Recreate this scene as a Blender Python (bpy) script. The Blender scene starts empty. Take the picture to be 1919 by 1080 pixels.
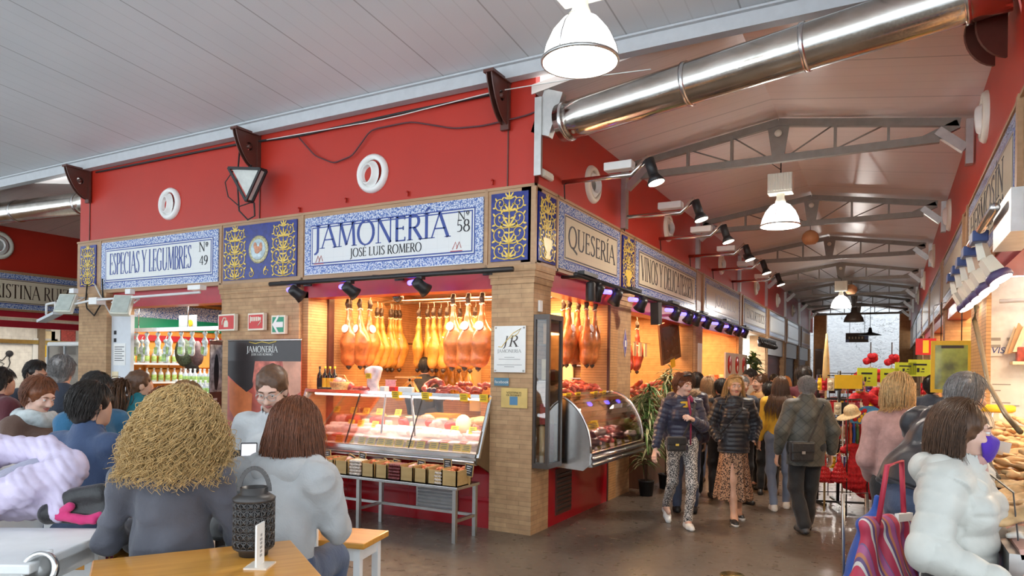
import bpy, bmesh, math, random
import numpy as np
from mathutils import Vector, Matrix
PI = math.pi
SC = bpy.context.scene
COL = SC.collection
random.seed(7)
RNG = np.random.default_rng(7)

VE, cos, sin = Vector, math.cos, math.sin

# ---- camera
CAM_F, CAM_YAW, CAM_ROLL = 1300.0, -0.4984, 0.0138
CAM_C = np.array([3.284, -6.488, 1.75])
_f = np.array([sin(CAM_YAW), cos(CAM_YAW), 0.0])
_r0 = np.array([cos(CAM_YAW), -sin(CAM_YAW), 0.0])
_u0 = np.array([0, 0, 1.0])
_r = _r0 * cos(CAM_ROLL) + _u0 * sin(CAM_ROLL)
_u = _u0 * cos(CAM_ROLL) - _r0 * sin(CAM_ROLL)
cam_d = bpy.data.cameras.new('camera')
cam = bpy.data.objects.new('camera', cam_d)
COL.objects.link(cam)
cam_d.sensor_width = 36.0
cam_d.lens = CAM_F / 1919 * 36.0
cam_d.shift_y = 151.3 / 1919
cam_d.clip_start = 0.05
cam.matrix_world = Matrix(((_r[0], _u[0], -_f[0], CAM_C[0]), (_r[1], _u[1], -_f[1], CAM_C[1]), (_r[2], _u[2], -_f[2], CAM_C[2]), (0, 0, 0, 1)))
SC.camera = cam

def at(px, py, x=None, y=None, z=None, d=None):
    """point of the place seen at a photo pixel, on a known plane or at a known depth"""
    v = _f + _r * (px - 959.5) / CAM_F - _u * (py - 691.3) / CAM_F
    if x is not None: t = (x - CAM_C[0]) / v[0]
    elif y is not None: t = (y - CAM_C[1]) / v[1]
    elif z is not None: t = (z - CAM_C[2]) / v[2]
    else: t = d
    return VE(CAM_C + v * t)

# ----- world, exposure
SC.view_settings.view_transform = 'Standard'
SC.view_settings.look = 'None'
SC.view_settings.gamma = 1.0
SC.view_settings.exposure = 0.42
SC.view_settings.use_curve_mapping = False
W = bpy.data.worlds.new('sky'); SC.world = W; W.use_nodes = True
W.node_tree.nodes['Background'].inputs[0].default_value = (0.80, 0.91, 1.0, 1)
W.node_tree.nodes['Background'].inputs[1].default_value = 1.65
SC.cycles.use_denoising = True
SC.cycles.max_bounces = 7
SC.cycles.diffuse_bounces = 4
SC.cycles.glossy_bounces = 3
SC.cycles.transmission_bounces = 6
SC.cycles.transparent_max_bounces = 12
SC.cycles.sample_clamp_indirect = 6
SC.cycles.caustics_reflective = False
SC.cycles.caustics_refractive = False

def light_area(loc, sx, sy, power, col, rot=(0, 0, 0), spread=180):
    l = bpy.data.lights.new('stall_light', 'AREA'); l.shape = 'RECTANGLE'
    l.size, l.size_y, l.energy, l.color = sx, sy, power, col
    l.spread = math.radians(spread)
    o = bpy.data.objects.new('stall_light', l); COL.objects.link(o)
    o.location = loc; o.rotation_euler = rot
    return o
def light_point(loc, power, col, r=.05, parent=None):
    l = bpy.data.lights.new('bulb_light', 'POINT'); l.energy, l.color, l.shadow_soft_size = power, col, r
    o = bpy.data.objects.new('bulb_light', l); COL.objects.link(o); o.location = loc
    if parent: o.parent = parent
    return o
# the sun stands behind the market and lights unseen ground added in front to throw light up to the ceiling
_s = bpy.data.lights.new('sun', 'SUN'); _s.energy = 14.0; _s.angle = .01; _s.color = (1, .98, .95)
_so = bpy.data.objects.new('sun', _s); COL.objects.link(_so); _so.rotation_euler = (-math.radians(42), 0, math.radians(12))
WARM = (1.0, 0.60, 0.28); WARMW = (1.0, 0.82, 0.62)
# fluorescent battens and lamp rows inside the stalls
light_area((-1.9, 1.0, 2.80), 2.2, 0.9, 78, WARM)          # ham stall
light_area((-1.9, 0.25, 2.60), 2.4, 0.25, 36, WARMW)
light_area((-0.75, 1.55, 2.78), 0.7, 1.4, 64, WARM)       # cheese counter
light_area((-6.1, 1.3, 2.70), 2.2, 1.2, 96, (1, .93, .82))  # spice stall
light_area((-1.2, 5.05, 2.78), 1.6, 2.8, 152, WARM)          # wine stall
light_area((-1.2, 9.4, 2.78), 1.6, 3.0, 176, WARM)
light_area((-1.5, 13.5, 2.78), 2.2, 3.0, 256, (1, .97, .92))
light_area((4.9, -0.3, 2.72), 1.4, 2.4, 85, (1, .78, .52))   # fish stall on the right
light_area((5.0, 5.6, 2.72), 1.2, 3.0, 105, WARM)
light_area((5.0, 10.5, 2.72), 1.2, 3.0, 128, WARM)
light_area((-14.6, 2.2, 2.8), 2.0, 3.0, 60, (1, .93, .82))  # far left stall

# ----- materials
MATS = {}
class NT:
    def __init__(s, name):
        s.m = bpy.data.materials.new(name); s.m.use_nodes = True
        s.t = s.m.node_tree; s.b = s.t.nodes['Principled BSDF']
    def n(s, typ, **kw):
        nd = s.t.nodes.new('ShaderNode' + typ)
        for k, v in kw.items():
            if k.startswith('i_'):
                key = k[2:]
                nd.inputs[int(key) if key.isdigit() else key].default_value = v
            else: setattr(nd, k, v)
        return nd
    def l(s, a, b): s.t.links.new(a, b)
    def pos(s):
        return s.n('NewGeometry').outputs['Position']
    def obj(s):
        return s.n('TexCoord').outputs['Object']
    def noise(s, vec, scale, detail=3, rough=.5):
        nd = s.n('TexNoise', i_Scale=scale, i_Detail=detail, i_Roughness=rough); s.l(vec, nd.inputs['Vector']); return nd
    def ramp(s, fac, stops):
        nd = s.n('ValToRGB'); e = nd.color_ramp.elements
        while len(e) < len(stops): e.new(.5)
        for i, (p, c) in enumerate(stops):
            e[i].position = p; e[i].color = (*c, 1) if len(c) == 3 else c
        s.l(fac, nd.inputs[0]); return nd.outputs[0]
    def mix(s, fac, a, b, mode='MIX'):
        nd = s.n('Mix', data_type='RGBA', blend_type=mode)
        for sock, v in ((nd.inputs[0], fac), (nd.inputs[6], a), (nd.inputs[7], b)):
            if isinstance(v, (int, float)): sock.default_value = v
            elif isinstance(v, tuple): sock.default_value = (*v, 1)
            else: s.l(v, sock)
        return nd.outputs[2]
    def math(s, op, a, b=0.0, c=None):
        nd = s.n('Math', operation=op)
        for i, v in enumerate((a, b, c)):
            if v is None: continue
            if isinstance(v, (int, float)): nd.inputs[i].default_value = v
            else: s.l(v, nd.inputs[i])
        return nd.outputs[0]
    def sep(s, vec):
        nd = s.n('SeparateXYZ'); s.l(vec, nd.inputs[0]); return nd.outputs
    def comb(s, x, y, z=0.0):
        nd = s.n('CombineXYZ')
        for i, v in enumerate((x, y, z)):
            if isinstance(v, (int, float)): nd.inputs[i].default_value = v
            else: s.l(v, nd.inputs[i])
        return nd.outputs[0]
    def bump(s, h, strength=.3, dist=.01):
        nd = s.n('Bump', i_Strength=strength, i_Distance=dist); s.l(h, nd.inputs['Height']); s.l(nd.outputs[0], s.b.inputs['Normal'])
    def set(s, **kw):
        for k, v in kw.items():
            k = {'rough': 'Roughness', 'metal': 'Metallic', 'col': 'Base Color', 'trans': 'Transmission Weight', 'ior': 'IOR', 'coat': 'Coat Weight',
                 'emc': 'Emission Color', 'ems': 'Emission Strength', 'alpha': 'Alpha', 'sheen': 'Sheen Weight', 'sss': 'Subsurface Weight', 'spec': 'Specular IOR Level'}[k]
            i = s.b.inputs[k]
            if isinstance(v, tuple): i.default_value = (*v, 1) if len(v) == 3 else v
            elif isinstance(v, (int, float)): i.default_value = v
            else: s.l(v, i)
        return s

def M(name, col=(.8, .8, .8), rough=.5, metal=0.0, var=.10, sc=12, bump=0.0, bsc=60, emit=0, sheen=0, coat=0, sss=0, fold=0):
    if name in MATS: return MATS[name]
    t = NT(name)
    c2 = tuple(min(1, c * (1 + var)) for c in col); c1 = tuple(c * (1 - var) for c in col)
    nz = t.noise(t.obj(), sc, 3)
    t.set(col=t.ramp(nz.outputs[0], [(.3, c1), (.7, c2)]), rough=rough, metal=metal)
    if sheen: t.set(sheen=sheen)
    if coat: t.set(coat=coat)
    if sss:
        t.set(sss=sss); t.b.inputs['Subsurface Radius'].default_value = (.02, .008, .004); t.b.inputs['Subsurface Scale'].default_value = .3
    if emit: t.set(emc=col, ems=emit)
    if fold: h = t.noise(t.obj(), 15, 6, .62); h.inputs['Distortion'].default_value = 1.2; t.bump(h.outputs[0], fold, .035)
    elif bump:
        t.bump(t.noise(t.obj(), bsc, 4).outputs[0], bump, .01)
    MATS[name] = t.m
    return t.m

def glass(name, tint=(1, 1, 1), amount=.06, rough=.02):
    """thin pane: mostly clear with a real glossy reflection"""
    if name in MATS: return MATS[name]
    t = NT(name)
    tr = t.n('BsdfTransparent'); tr.inputs[0].default_value = (*tint, 1)
    gl = t.n('BsdfGlossy'); gl.inputs['Roughness'].default_value = rough
    fr = t.n('Fresnel', i_IOR=1.45)
    fac = t.math('MULTIPLY_ADD', fr.outputs[0], .75, amount)
    mx = t.n('MixShader'); t.l(fac, mx.inputs[0]); t.l(tr.outputs[0], mx.inputs[1]); t.l(gl.outputs[0], mx.inputs[2])
    t.l(mx.outputs[0], t.t.nodes['Material Output'].inputs['Surface'])
    MATS[name] = t.m; return t.m

def brick(name, c1, c2, mortar, bw=.29, rh=.05, ms=.004, rough=.75):
    t = NT(name); x, y, z = t.sep(t.pos())
    v = t.comb(t.math('ADD', x, y), z)
    b = t.n('TexBrick', i_Scale=1.0); b.inputs['Brick Width'].default_value = bw; b.inputs['Row Height'].default_value = rh
    b.inputs['Mortar Size'].default_value = ms; b.inputs['Mortar Smooth'].default_value = .3; b.inputs['Bias'].default_value = 0
    for k, c in (('Color1', c1), ('Color2', c2), ('Mortar', mortar)): b.inputs[k].default_value = (*c, 1)
    t.l(v, b.inputs['Vector'])
    nz = t.noise(t.pos(), 9, 4)
    t.set(col=t.mix(.35, b.outputs['Color'], t.ramp(nz.outputs[0], [(.25, tuple(.6 * c for c in c1)), (.75, tuple(min(1, 1.25 * c) for c in c2))])), rough=rough)
    t.bump(b.outputs['Fac'], -.4, .006)
    MATS[name] = t.m; return t.m

def wood(name, c1, c2, rough=.35, axis=0, sc=1.0, coat=.2):
    t = NT(name); p = t.obj(); x, y, z = t.sep(p)
    a = [x, y, z]; a[axis] = t.math('MULTIPLY', a[axis], .08)
    v = t.comb(*a)
    nz = t.noise(v, 28 * sc, 5, .6); n2 = t.noise(v, 5 * sc, 2)
    g = t.ramp(nz.outputs[0], [(.3, c1), (.7, c2)])
    t.set(col=t.mix(t.math('MULTIPLY', n2.outputs[0], .6), g, tuple(.75 * c for c in c1)), rough=rough, coat=coat)
    MATS[name] = t.m; return t.m

brick('brick_tan', (.43, .25, .13), (.58, .37, .20), (.30, .19, .10))
brick('brick_slat', (.50, .25, .09), (.60, .33, .14), (.24, .11, .04), bw=.9, rh=.035, ms=.004, rough=.6)
brick('tile_wall', (.74, .72, .66), (.78, .76, .70), (.55, .53, .5), bw=.2, rh=.2, ms=.004, rough=.25)
wood('pine', (.62, .25, .03), (.82, .42, .08), rough=.28, axis=0)
wood('trim_wood', (.40, .23, .12), (.52, .32, .17), rough=.5, axis=0)
wood('dark_wood', (.10, .05, .03), (.18, .09, .05), rough=.4, axis=2)
wood('crate_wood', (.52, .33, .12), (.66, .45, .20), rough=.6, axis=0)
M('red_wall', (.46, .025, .011), rough=.42, var=.05, sc=1.5)
M('red_panel', (.42, .008, .016), rough=.16, var=.04, sc=2, coat=.3)
M('red_lintel', (.46, .02, .035), rough=.35, var=.05)
M('white_paint', (.80, .80, .79), rough=.45, var=.03)
M('white_plastic', (.84, .83, .80), rough=.35, var=.02)
M('grey_paint', (.52, .54, .56), rough=.4, var=.04)
M('truss_grey', (.27, .25, .22), rough=.45, var=.08, metal=.2)
M('steel', (.72, .71, .70), rough=.22, metal=1, var=.06, sc=30)
M('steel_dull', (.55, .54, .52), rough=.38, metal=1, var=.08)
M('black_metal', (.018, .017, .018), rough=.4, var=.1)
M('black_plastic', (.02, .02, .022), rough=.5, var=.1)
M('dark_brown', (.10, .035, .025), rough=.4, var=.1)
M('bronze_frame', (.085, .065, .055), rough=.35, var=.08, metal=.3)
M('cream_vent', (.80, .77, .66), rough=.4, var=.03)
M('vent_hole', (.30, .29, .27), rough=.6, var=.1)
M('lamp_cream', (.82, .80, .68), rough=.4, var=.03)
M('terracotta', (.55, .27, .12), rough=.6, var=.08)
M('cable', (.10, .035, .04), rough=.6, var=.1)
M('cable_black', (.02, .02, .02), rough=.6, var=.1)
M('cable_white', (.75, .74, .70), rough=.6, var=.05)
M('lamp_glow', (1.0, .96, .86), emit=6.0, var=0)
M('spot_glow', (1.0, .86, .66), emit=9.0, var=0)
M('blue_glow', (.10, .08, 1.0), emit=5.0, var=0)
M('tube_glow', (1.0, .93, .85), emit=6.0, var=0)
M('price_yellow', (.95, .62, .03), rough=.5, var=.04)
M('price_lime', (.78, .90, .03), rough=.5, var=.03)
M('chalk', (.035, .04, .045), rough=.6, var=.15)
M('ink', (.015, .015, .02), rough=.6, var=0)
M('ink_blue', (.02, .05, .27), rough=.3, var=.05)
M('ink_brown', (.05, .03, .02), rough=.4, var=.05)
M('ink_grey', (.35, .34, .33), rough=.5, var=.05)
M('white_ink', (.85, .85, .82), rough=.5, var=0)
M('gold', (.80, .56, .10), rough=.3, var=.12, sc=60)
M('cobalt', (.012, .022, .20), rough=.15, var=.25, sc=20)
M('sign_white', (.72, .73, .72), rough=.22, var=.03, sc=5)
M('sign_cream', (.74, .66, .50), rough=.25, var=.04, sc=5)
M('sign_red', (.62, .015, .012), rough=.35, var=.03)
M('sign_green', (.0, .27, .13), rough=.35, var=.03)
M('sign_edge', (.80, .74, .60), rough=.4, var=.03)
glass('clear_glass'); glass('case_glass', (1, .985, .98), .05); glass('cabinet_glass', (.95, .93, .9), .06)

def tile_border():
    t = NT('tile_border'); x, y, z = t.sep(t.pos()); h = t.math('ADD', x, y)
    v = t.comb(h, z)
    n1 = t.noise(v, 38, 2, .6); n2 = t.n('TexVoronoi', i_Scale=42.0, feature='DISTANCE_TO_EDGE'); t.l(v, n2.inputs['Vector'])
    f = t.math('ADD', t.math('MULTIPLY', n2.outputs[0], 1.2), t.math('SUBTRACT', n1.outputs[0], .42))
    c = t.ramp(f, [(.16, (.06, .13, .40)), (.26, (.60, .65, .74))])
    gx = t.math('GREATER_THAN', t.math('FRACT', t.math('DIVIDE', h, .215)), .985)
    gz = t.math('GREATER_THAN', t.math('FRACT', t.math('DIVIDE', t.math('SUBTRACT', z, 2.86), .16)), .98)
    t.set(col=t.mix(t.math('MAXIMUM', gx, gz), c, (.30, .34, .45)), rough=.15)
    MATS['tile_border'] = t.m
tile_border()

def sign_tile(name, c):
    t = NT(name); x, y, z = t.sep(t.pos()); h = t.math('ADD', x, y)
    gx = t.math('GREATER_THAN', t.math('FRACT', t.math('DIVIDE', h, .155)), .985)
    gz = t.math('GREATER_THAN', t.math('FRACT', t.math('DIVIDE', z, .155)), .985)
    nz = t.noise(t.pos(), 3, 2)
    cc = t.mix(t.math('MULTIPLY', nz.outputs[0], .3), c, tuple(.85 * q for q in c))
    t.set(col=t.mix(t.math('MULTIPLY', t.math('MAXIMUM', gx, gz), .45), cc, (.45, .45, .45)), rough=.16)
    MATS[name] = t.m
sign_tile('sign_white', (.74, .75, .73)); sign_tile('sign_cream', (.74, .65, .48))

def floor_mat():
    t = NT('floor_slab'); p = t.pos(); x, y, z = t.sep(p)
    b = t.n('TexBrick', i_Scale=1.0); b.inputs['Brick Width'].default_value = .9; b.inputs['Row Height'].default_value = .45
    b.inputs['Mortar Size'].default_value = .005; b.inputs['Mortar Smooth'].default_value = .2
    for k, c in (('Color1', (.085, .072, .062)), ('Color2', (.135, .112, .093)), ('Mortar', (.04, .035, .03))): b.inputs[k].default_value = (*c, 1)
    t.l(p, b.inputs['Vector'])
    n1 = t.noise(p, 1.4, 5, .65); n2 = t.noise(p, 22, 4, .6)
    c = t.mix(.5, b.outputs['Color'], t.ramp(n1.outputs[0], [(.28, (.095, .072, .054)), (.5, (.155, .115, .083)), (.72, (.23, .172, .122))]))
    c = t.mix(.3, c, t.ramp(n2.outputs[0], [(.3, (.07, .056, .045)), (.7, (.24, .19, .15))]))
    t.set(col=c, rough=t.ramp(t.noise(p, 9, 4).outputs[0], [(.3, (.24,) * 3), (.7, (.44,) * 3)]))
    t.bump(t.math('ADD', t.math('MULTIPLY', b.outputs['Fac'], -1), t.math('MULTIPLY', n2.outputs[0], .25)), .25, .004)
    MATS['floor_slab'] = t.m
floor_mat()

def ceiling_mat(name, col, axis, rough, period=.05, seam=1.05):
    """profiled metal sheets: fine ribs, panel seams; axis is the coordinate the ribs repeat along"""
    t = NT(name); p = t.pos(); c = t.sep(p)[axis]
    rib = t.math('ABSOLUTE', t.math('SUBTRACT', t.math('FRACT', t.math('DIVIDE', c, period)), .5))
    sm = t.math('GREATER_THAN', t.math('FRACT', t.math('DIVIDE', c, seam)), .985)
    big = t.math('GREATER_THAN', t.math('FRACT', t.math('DIVIDE', c, .21)), .94)
    nz = t.noise(p, .8, 3)
    cc = t.ramp(nz.outputs[0], [(.3, tuple(.93 * q for q in col)), (.7, col)])
    cc = t.mix(t.math('MULTIPLY', big, .22), cc, tuple(.5 * q for q in col))
    cc = t.mix(t.math('MULTIPLY', sm, .6), cc, tuple(.35 * q for q in col))
    t.set(col=cc, rough=rough)
    t.bump(t.math('ADD', rib, t.math('MULTIPLY', sm, -2)), .22, .006)
    MATS[name] = t.m
ceiling_mat('ceiling_hall', (.70, .74, .77), 0, .45)
ceiling_mat('ceiling_aisle', (.86, .76, .70), 1, .30, .05, 1.06)

def rough_wall():
    t = NT('whitewash'); p = t.pos(); x, y, z = t.sep(p)
    v = t.comb(x, t.math('MULTIPLY', y, 1.0), t.math('MULTIPLY', z, 1.8))
    n1 = t.noise(v, 1.1, 6, .65); n2 = t.noise(v, 7, 5, .7); n3 = t.noise(v, .5, 2)
    cr = t.math('ABSOLUTE', t.math('SUBTRACT', n1.outputs[0], .5))
    c = t.ramp(n2.outputs[0], [(.3, (.66, .66, .68)), (.65, (.90, .90, .90))])
    spots = t.math('MULTIPLY', t.math('LESS_THAN', cr, .006), t.math('GREATER_THAN', n3.outputs[0], .50))
    t.set(col=t.mix(t.math('MULTIPLY', spots, .75), c, (.12, .11, .10)), rough=.9)
    t.bump(n2.outputs[0], .6, .05)
    MATS['whitewash'] = t.m
rough_wall()

def duct_mat():
    t = NT('duct_metal'); p = t.obj(); x, y, z = t.sep(p)
    n1 = t.noise(t.comb(t.math('MULTIPLY', x, .6), y, z), 6, 3); n2 = t.noise(p, 60, 2)
    t.set(col=t.ramp(n1.outputs[0], [(.3, (.55, .50, .44)), (.7, (.80, .76, .70))]), metal=1, rough=t.ramp(n2.outputs[0], [(.3, (.10,) * 3), (.7, (.24,) * 3)]))
    t.bump(n1.outputs[0], .08, .02)
    MATS['duct_metal'] = t.m
duct_mat()

# ----- geometry helpers
def wloc(o):
    v = VE((0, 0, 0))
    while o is not None:
        v = v + o.location; o = o.parent
    return v
def tag(o, label=None, cat=None, group=None, kind=None):
    if label: o['label'] = label
    if cat: o['category'] = cat
    if group: o['group'] = group
    if kind: o['kind'] = kind
    return o
def thing(name, label, cat, loc=(0, 0, 0), rz=0.0, group=None):
    o = bpy.data.objects.new(name, None); COL.objects.link(o)
    o.empty_display_size = .1
    o.location = loc; o.rotation_euler = (0, 0, rz)
    return tag(o, label, cat, group)
def kids(o): return [c for c in o.children]
def copy_tree(o, parent=None, loc=None, rz=None, label=None, group=None, scale=None):
    c = o.copy(); COL.objects.link(c); c.parent = parent
    if loc is not None: c.location = loc
    if rz is not None: c.rotation_euler = (0, 0, rz)
    if scale is not None: c.scale = scale
    if label: c['label'] = label
    if group: c['group'] = group
    for ch in list(o.children): copy_tree(ch, c)
    return c
def finish(o, mat, parent, smooth, bevel):
    ms = mat if isinstance(mat, (list, tuple)) else [mat]
    for m in ms: o.data.materials.append(MATS[m] if isinstance(m, str) else m)
    COL.objects.link(o)
    if parent is not None: o.parent = parent
    if bevel:
        b = o.modifiers.new('edge', 'BEVEL'); b.width = bevel; b.segments = 2; b.limit_method = 'ANGLE'; b.angle_limit = .6
    return o

class MB:
    def __init__(s): s.v = []; s.f = []; s.mi = []; s.sm = []; s.cur = 0
    def add(s, vs, fs, smooth=False):
        b = len(s.v); s.v += [tuple(v) for v in vs]
        for f in fs: s.f.append([b + i for i in f]); s.mi.append(s.cur); s.sm.append(smooth)
        return s
    def box(s, lo, hi, R=None, c=None):
        """axis box lo..hi; R rotates it about c (default its centre)"""
        lo, hi = [min(a, b) for a, b in zip(lo, hi)], [max(a, b) for a, b in zip(lo, hi)]
        vs = [VE((x, y, z)) for x in (lo[0], hi[0]) for y in (lo[1], hi[1]) for z in (lo[2], hi[2])]
        if R is not None:
            c = VE(c) if c is not None else (VE(lo) + VE(hi)) / 2
            vs = [R @ (v - c) + c for v in vs]
        return s.add(vs, [(0, 1, 3, 2), (4, 6, 7, 5), (0, 4, 5, 1), (2, 3, 7, 6), (0, 2, 6, 4), (1, 5, 7, 3)])
    def bar(s, p0, p1, w, h, up=(0, 0, 1)):
        p0, p1 = VE(p0), VE(p1); d = (p1 - p0).normalized(); u = VE(up)
        if abs(d.dot(u)) > .99: u = VE((0, 1, 0))
        a = d.cross(u).normalized() * (w / 2); b = a.cross(d).normalized() * (h / 2)
        vs = [p + q for p in (p0, p1) for q in (-a - b, a - b, a + b, -a + b)]
        return s.add(vs, [(3, 2, 1, 0), (4, 5, 6, 7), (0, 1, 5, 4), (1, 2, 6, 5), (2, 3, 7, 6), (3, 0, 4, 7)])
    def tube(s, pts, r, n=8, cap=True, smooth=True, closed=False):
        pts = [VE(p) for p in pts]; m = len(pts)
        rs = r if isinstance(r, (list, tuple)) else [r] * m
        vs = []; u = None
        for i, p in enumerate(pts):
            if closed: d = pts[(i + 1) % m] - pts[i - 1]
            else: d = pts[min(i + 1, m - 1)] - pts[max(i - 1, 0)]
            d = d.normalized() if d.length > 1e-9 else VE((0, 0, 1))
            if u is None:
                u = VE((0, 0, 1)) if abs(d.z) < .9 else VE((1, 0, 0))
            a = d.cross(u)
            if a.length < 1e-6: a = d.orthogonal()
            a.normalize(); u = a.cross(d).normalized()
            for k in range(n):
                t = 2 * PI * k / n
                vs.append(p + (a * cos(t) + u * sin(t)) * rs[i])
        fs = []
        for i in range(m if closed else m - 1):
            j = (i + 1) % m
            for k in range(n):
                k2 = (k + 1) % n
                fs.append((i * n + k, i * n + k2, j * n + k2, j * n + k))
        if cap and not closed:
            fs.append(tuple(reversed(range(n)))); fs.append(tuple((m - 1) * n + k for k in range(n)))
        return s.add(vs, fs, smooth)
    def lathe(s, prof, o, axis=(0, 0, 1), n=24, smooth=True, cap=True):
        """prof: (radius, height) pairs along axis from o"""
        ax = VE(axis).normalized(); a = ax.orthogonal().normalized(); b = ax.cross(a); o = VE(o)
        vs = []
        for r, h in prof:
            for k in range(n):
                t = 2 * PI * k / n
                vs.append(o + ax * h + (a * cos(t) + b * sin(t)) * r)
        fs = []
        for i in range(len(prof) - 1):
            for k in range(n):
                k2 = (k + 1) % n
                fs.append((i * n + k, i * n + k2, (i + 1) * n + k2, (i + 1) * n + k))
        if cap:
            if prof[0][0] > 1e-5: fs.append(tuple(reversed(range(n))))
            if prof[-1][0] > 1e-5: fs.append(tuple((len(prof) - 1) * n + k for k in range(n)))
        return s.add(vs, fs, smooth)
    def prism(s, poly, o, U, V, depth, smooth=False):
        """2-D outline in the plane (o,U,V) given thickness along UxV"""
        o, U, V = VE(o), VE(U), VE(V); N = U.cross(V).normalized() * depth
        n = len(poly)
        vs = [o + U * p[0] + V * p[1] for p in poly] + [o + U * p[0] + V * p[1] + N for p in poly]
        fs = [tuple(reversed(range(n))), tuple(range(n, 2 * n))] + [(i, (i + 1) % n, n + (i + 1) % n, n + i) for i in range(n)]
        return s.add(vs, fs, smooth)
    def ell(s, c, r, R=None, nu=14, nv=10):
        c = VE(c); r = (r, r, r) if isinstance(r, (int, float)) else r
        vs = []
        for j in range(nv + 1):
            th = PI * j / nv
            for i in range(nu):
                ph = 2 * PI * i / nu
                p = VE((r[0] * sin(th) * cos(ph), r[1] * sin(th) * sin(ph), r[2] * cos(th)))
                vs.append(c + (R @ p if R is not None else p))
        fs = [(j * nu + i, (j + 1) * nu + i, (j + 1) * nu + (i + 1) % nu, j * nu + (i + 1) % nu) for j in range(nv) for i in range(nu)]
        return s.add(vs, fs, True)
    def quad(s, a, b, c, d): return s.add([a, b, c, d], [(0, 1, 2, 3)])
    def panel(s, a, b, c, d, th):
        a, b, c, d = map(Vector, (a, b, c, d)); n = (b - a).cross(d - a).normalized() * th
        return s.add([a, b, c, d, a + n, b + n, c + n, d + n], [(3, 2, 1, 0), (4, 5, 6, 7), (0, 1, 5, 4), (1, 2, 6, 5), (2, 3, 7, 6), (3, 0, 4, 7)])
    def build(s, name, mat, parent=None, world=True, bevel=0, label=None):
        off = VE((0, 0, 0))
        if parent is not None:
            if world: off = wloc(parent)
        elif s.v:
            a = np.array(s.v); off = VE(((a[:, 0].min() + a[:, 0].max()) / 2, (a[:, 1].min() + a[:, 1].max()) / 2, a[:, 2].min()))
        me = bpy.data.meshes.new(name)
        me.from_pydata([(v[0] - off[0], v[1] - off[1], v[2] - off[2]) for v in s.v], [], s.f)
        me.polygons.foreach_set('material_index', s.mi); me.polygons.foreach_set('use_smooth', s.sm)
        me.update()
        o = bpy.data.objects.new(name, me)
        if parent is None: o.location = off
        finish(o, mat, parent, True, bevel)
        if label: o['label'] = label
        return o
def mesh_np(name, V, F, mat, parent=None, smooth=True, mi=None, loc=None):
    me = bpy.data.meshes.new(name); V = np.asarray(V, np.float32); F = np.asarray(F, np.int32); k = F.shape[1]
    me.vertices.add(len(V)); me.vertices.foreach_set('co', V.ravel())
    me.loops.add(F.size); me.loops.foreach_set('vertex_index', F.ravel())
    me.polygons.add(len(F)); me.polygons.foreach_set('loop_start', np.arange(0, F.size, k, dtype=np.int32))
    me.polygons.foreach_set('loop_total', np.full(len(F), k, np.int32))
    me.polygons.foreach_set('use_smooth', np.full(len(F), smooth, bool))
    if mi is not None: me.polygons.foreach_set('material_index', np.asarray(mi, np.int32))
    me.update(calc_edges=True); me.validate()
    o = bpy.data.objects.new(name, me); finish(o, mat, parent, smooth, 0)
    if loc is not None: o.location = loc
    return o
def font_text(root, txt, size, mat, loc, rz=0, shear=0):
    c = bpy.data.curves.new('t', 'FONT'); c.body = txt; c.size = size; c.extrude = .001; c.shear = shear; t = bpy.data.objects.new('t', c)
    me = bpy.data.meshes.new_from_object(t); bpy.data.objects.remove(t); o = bpy.data.objects.new('lettering', me); o.data.materials.clear(); finish(o, mat, root, False, 0); o.rotation_euler = (PI / 2, 0, rz); o.location = loc; return o
def rotz(a): return Matrix.Rotation(a, 3, 'Z')
def rotm(ax, a): return Matrix.Rotation(a, 3, ax)
def struct(o): o['kind'] = 'structure'; return o

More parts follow.
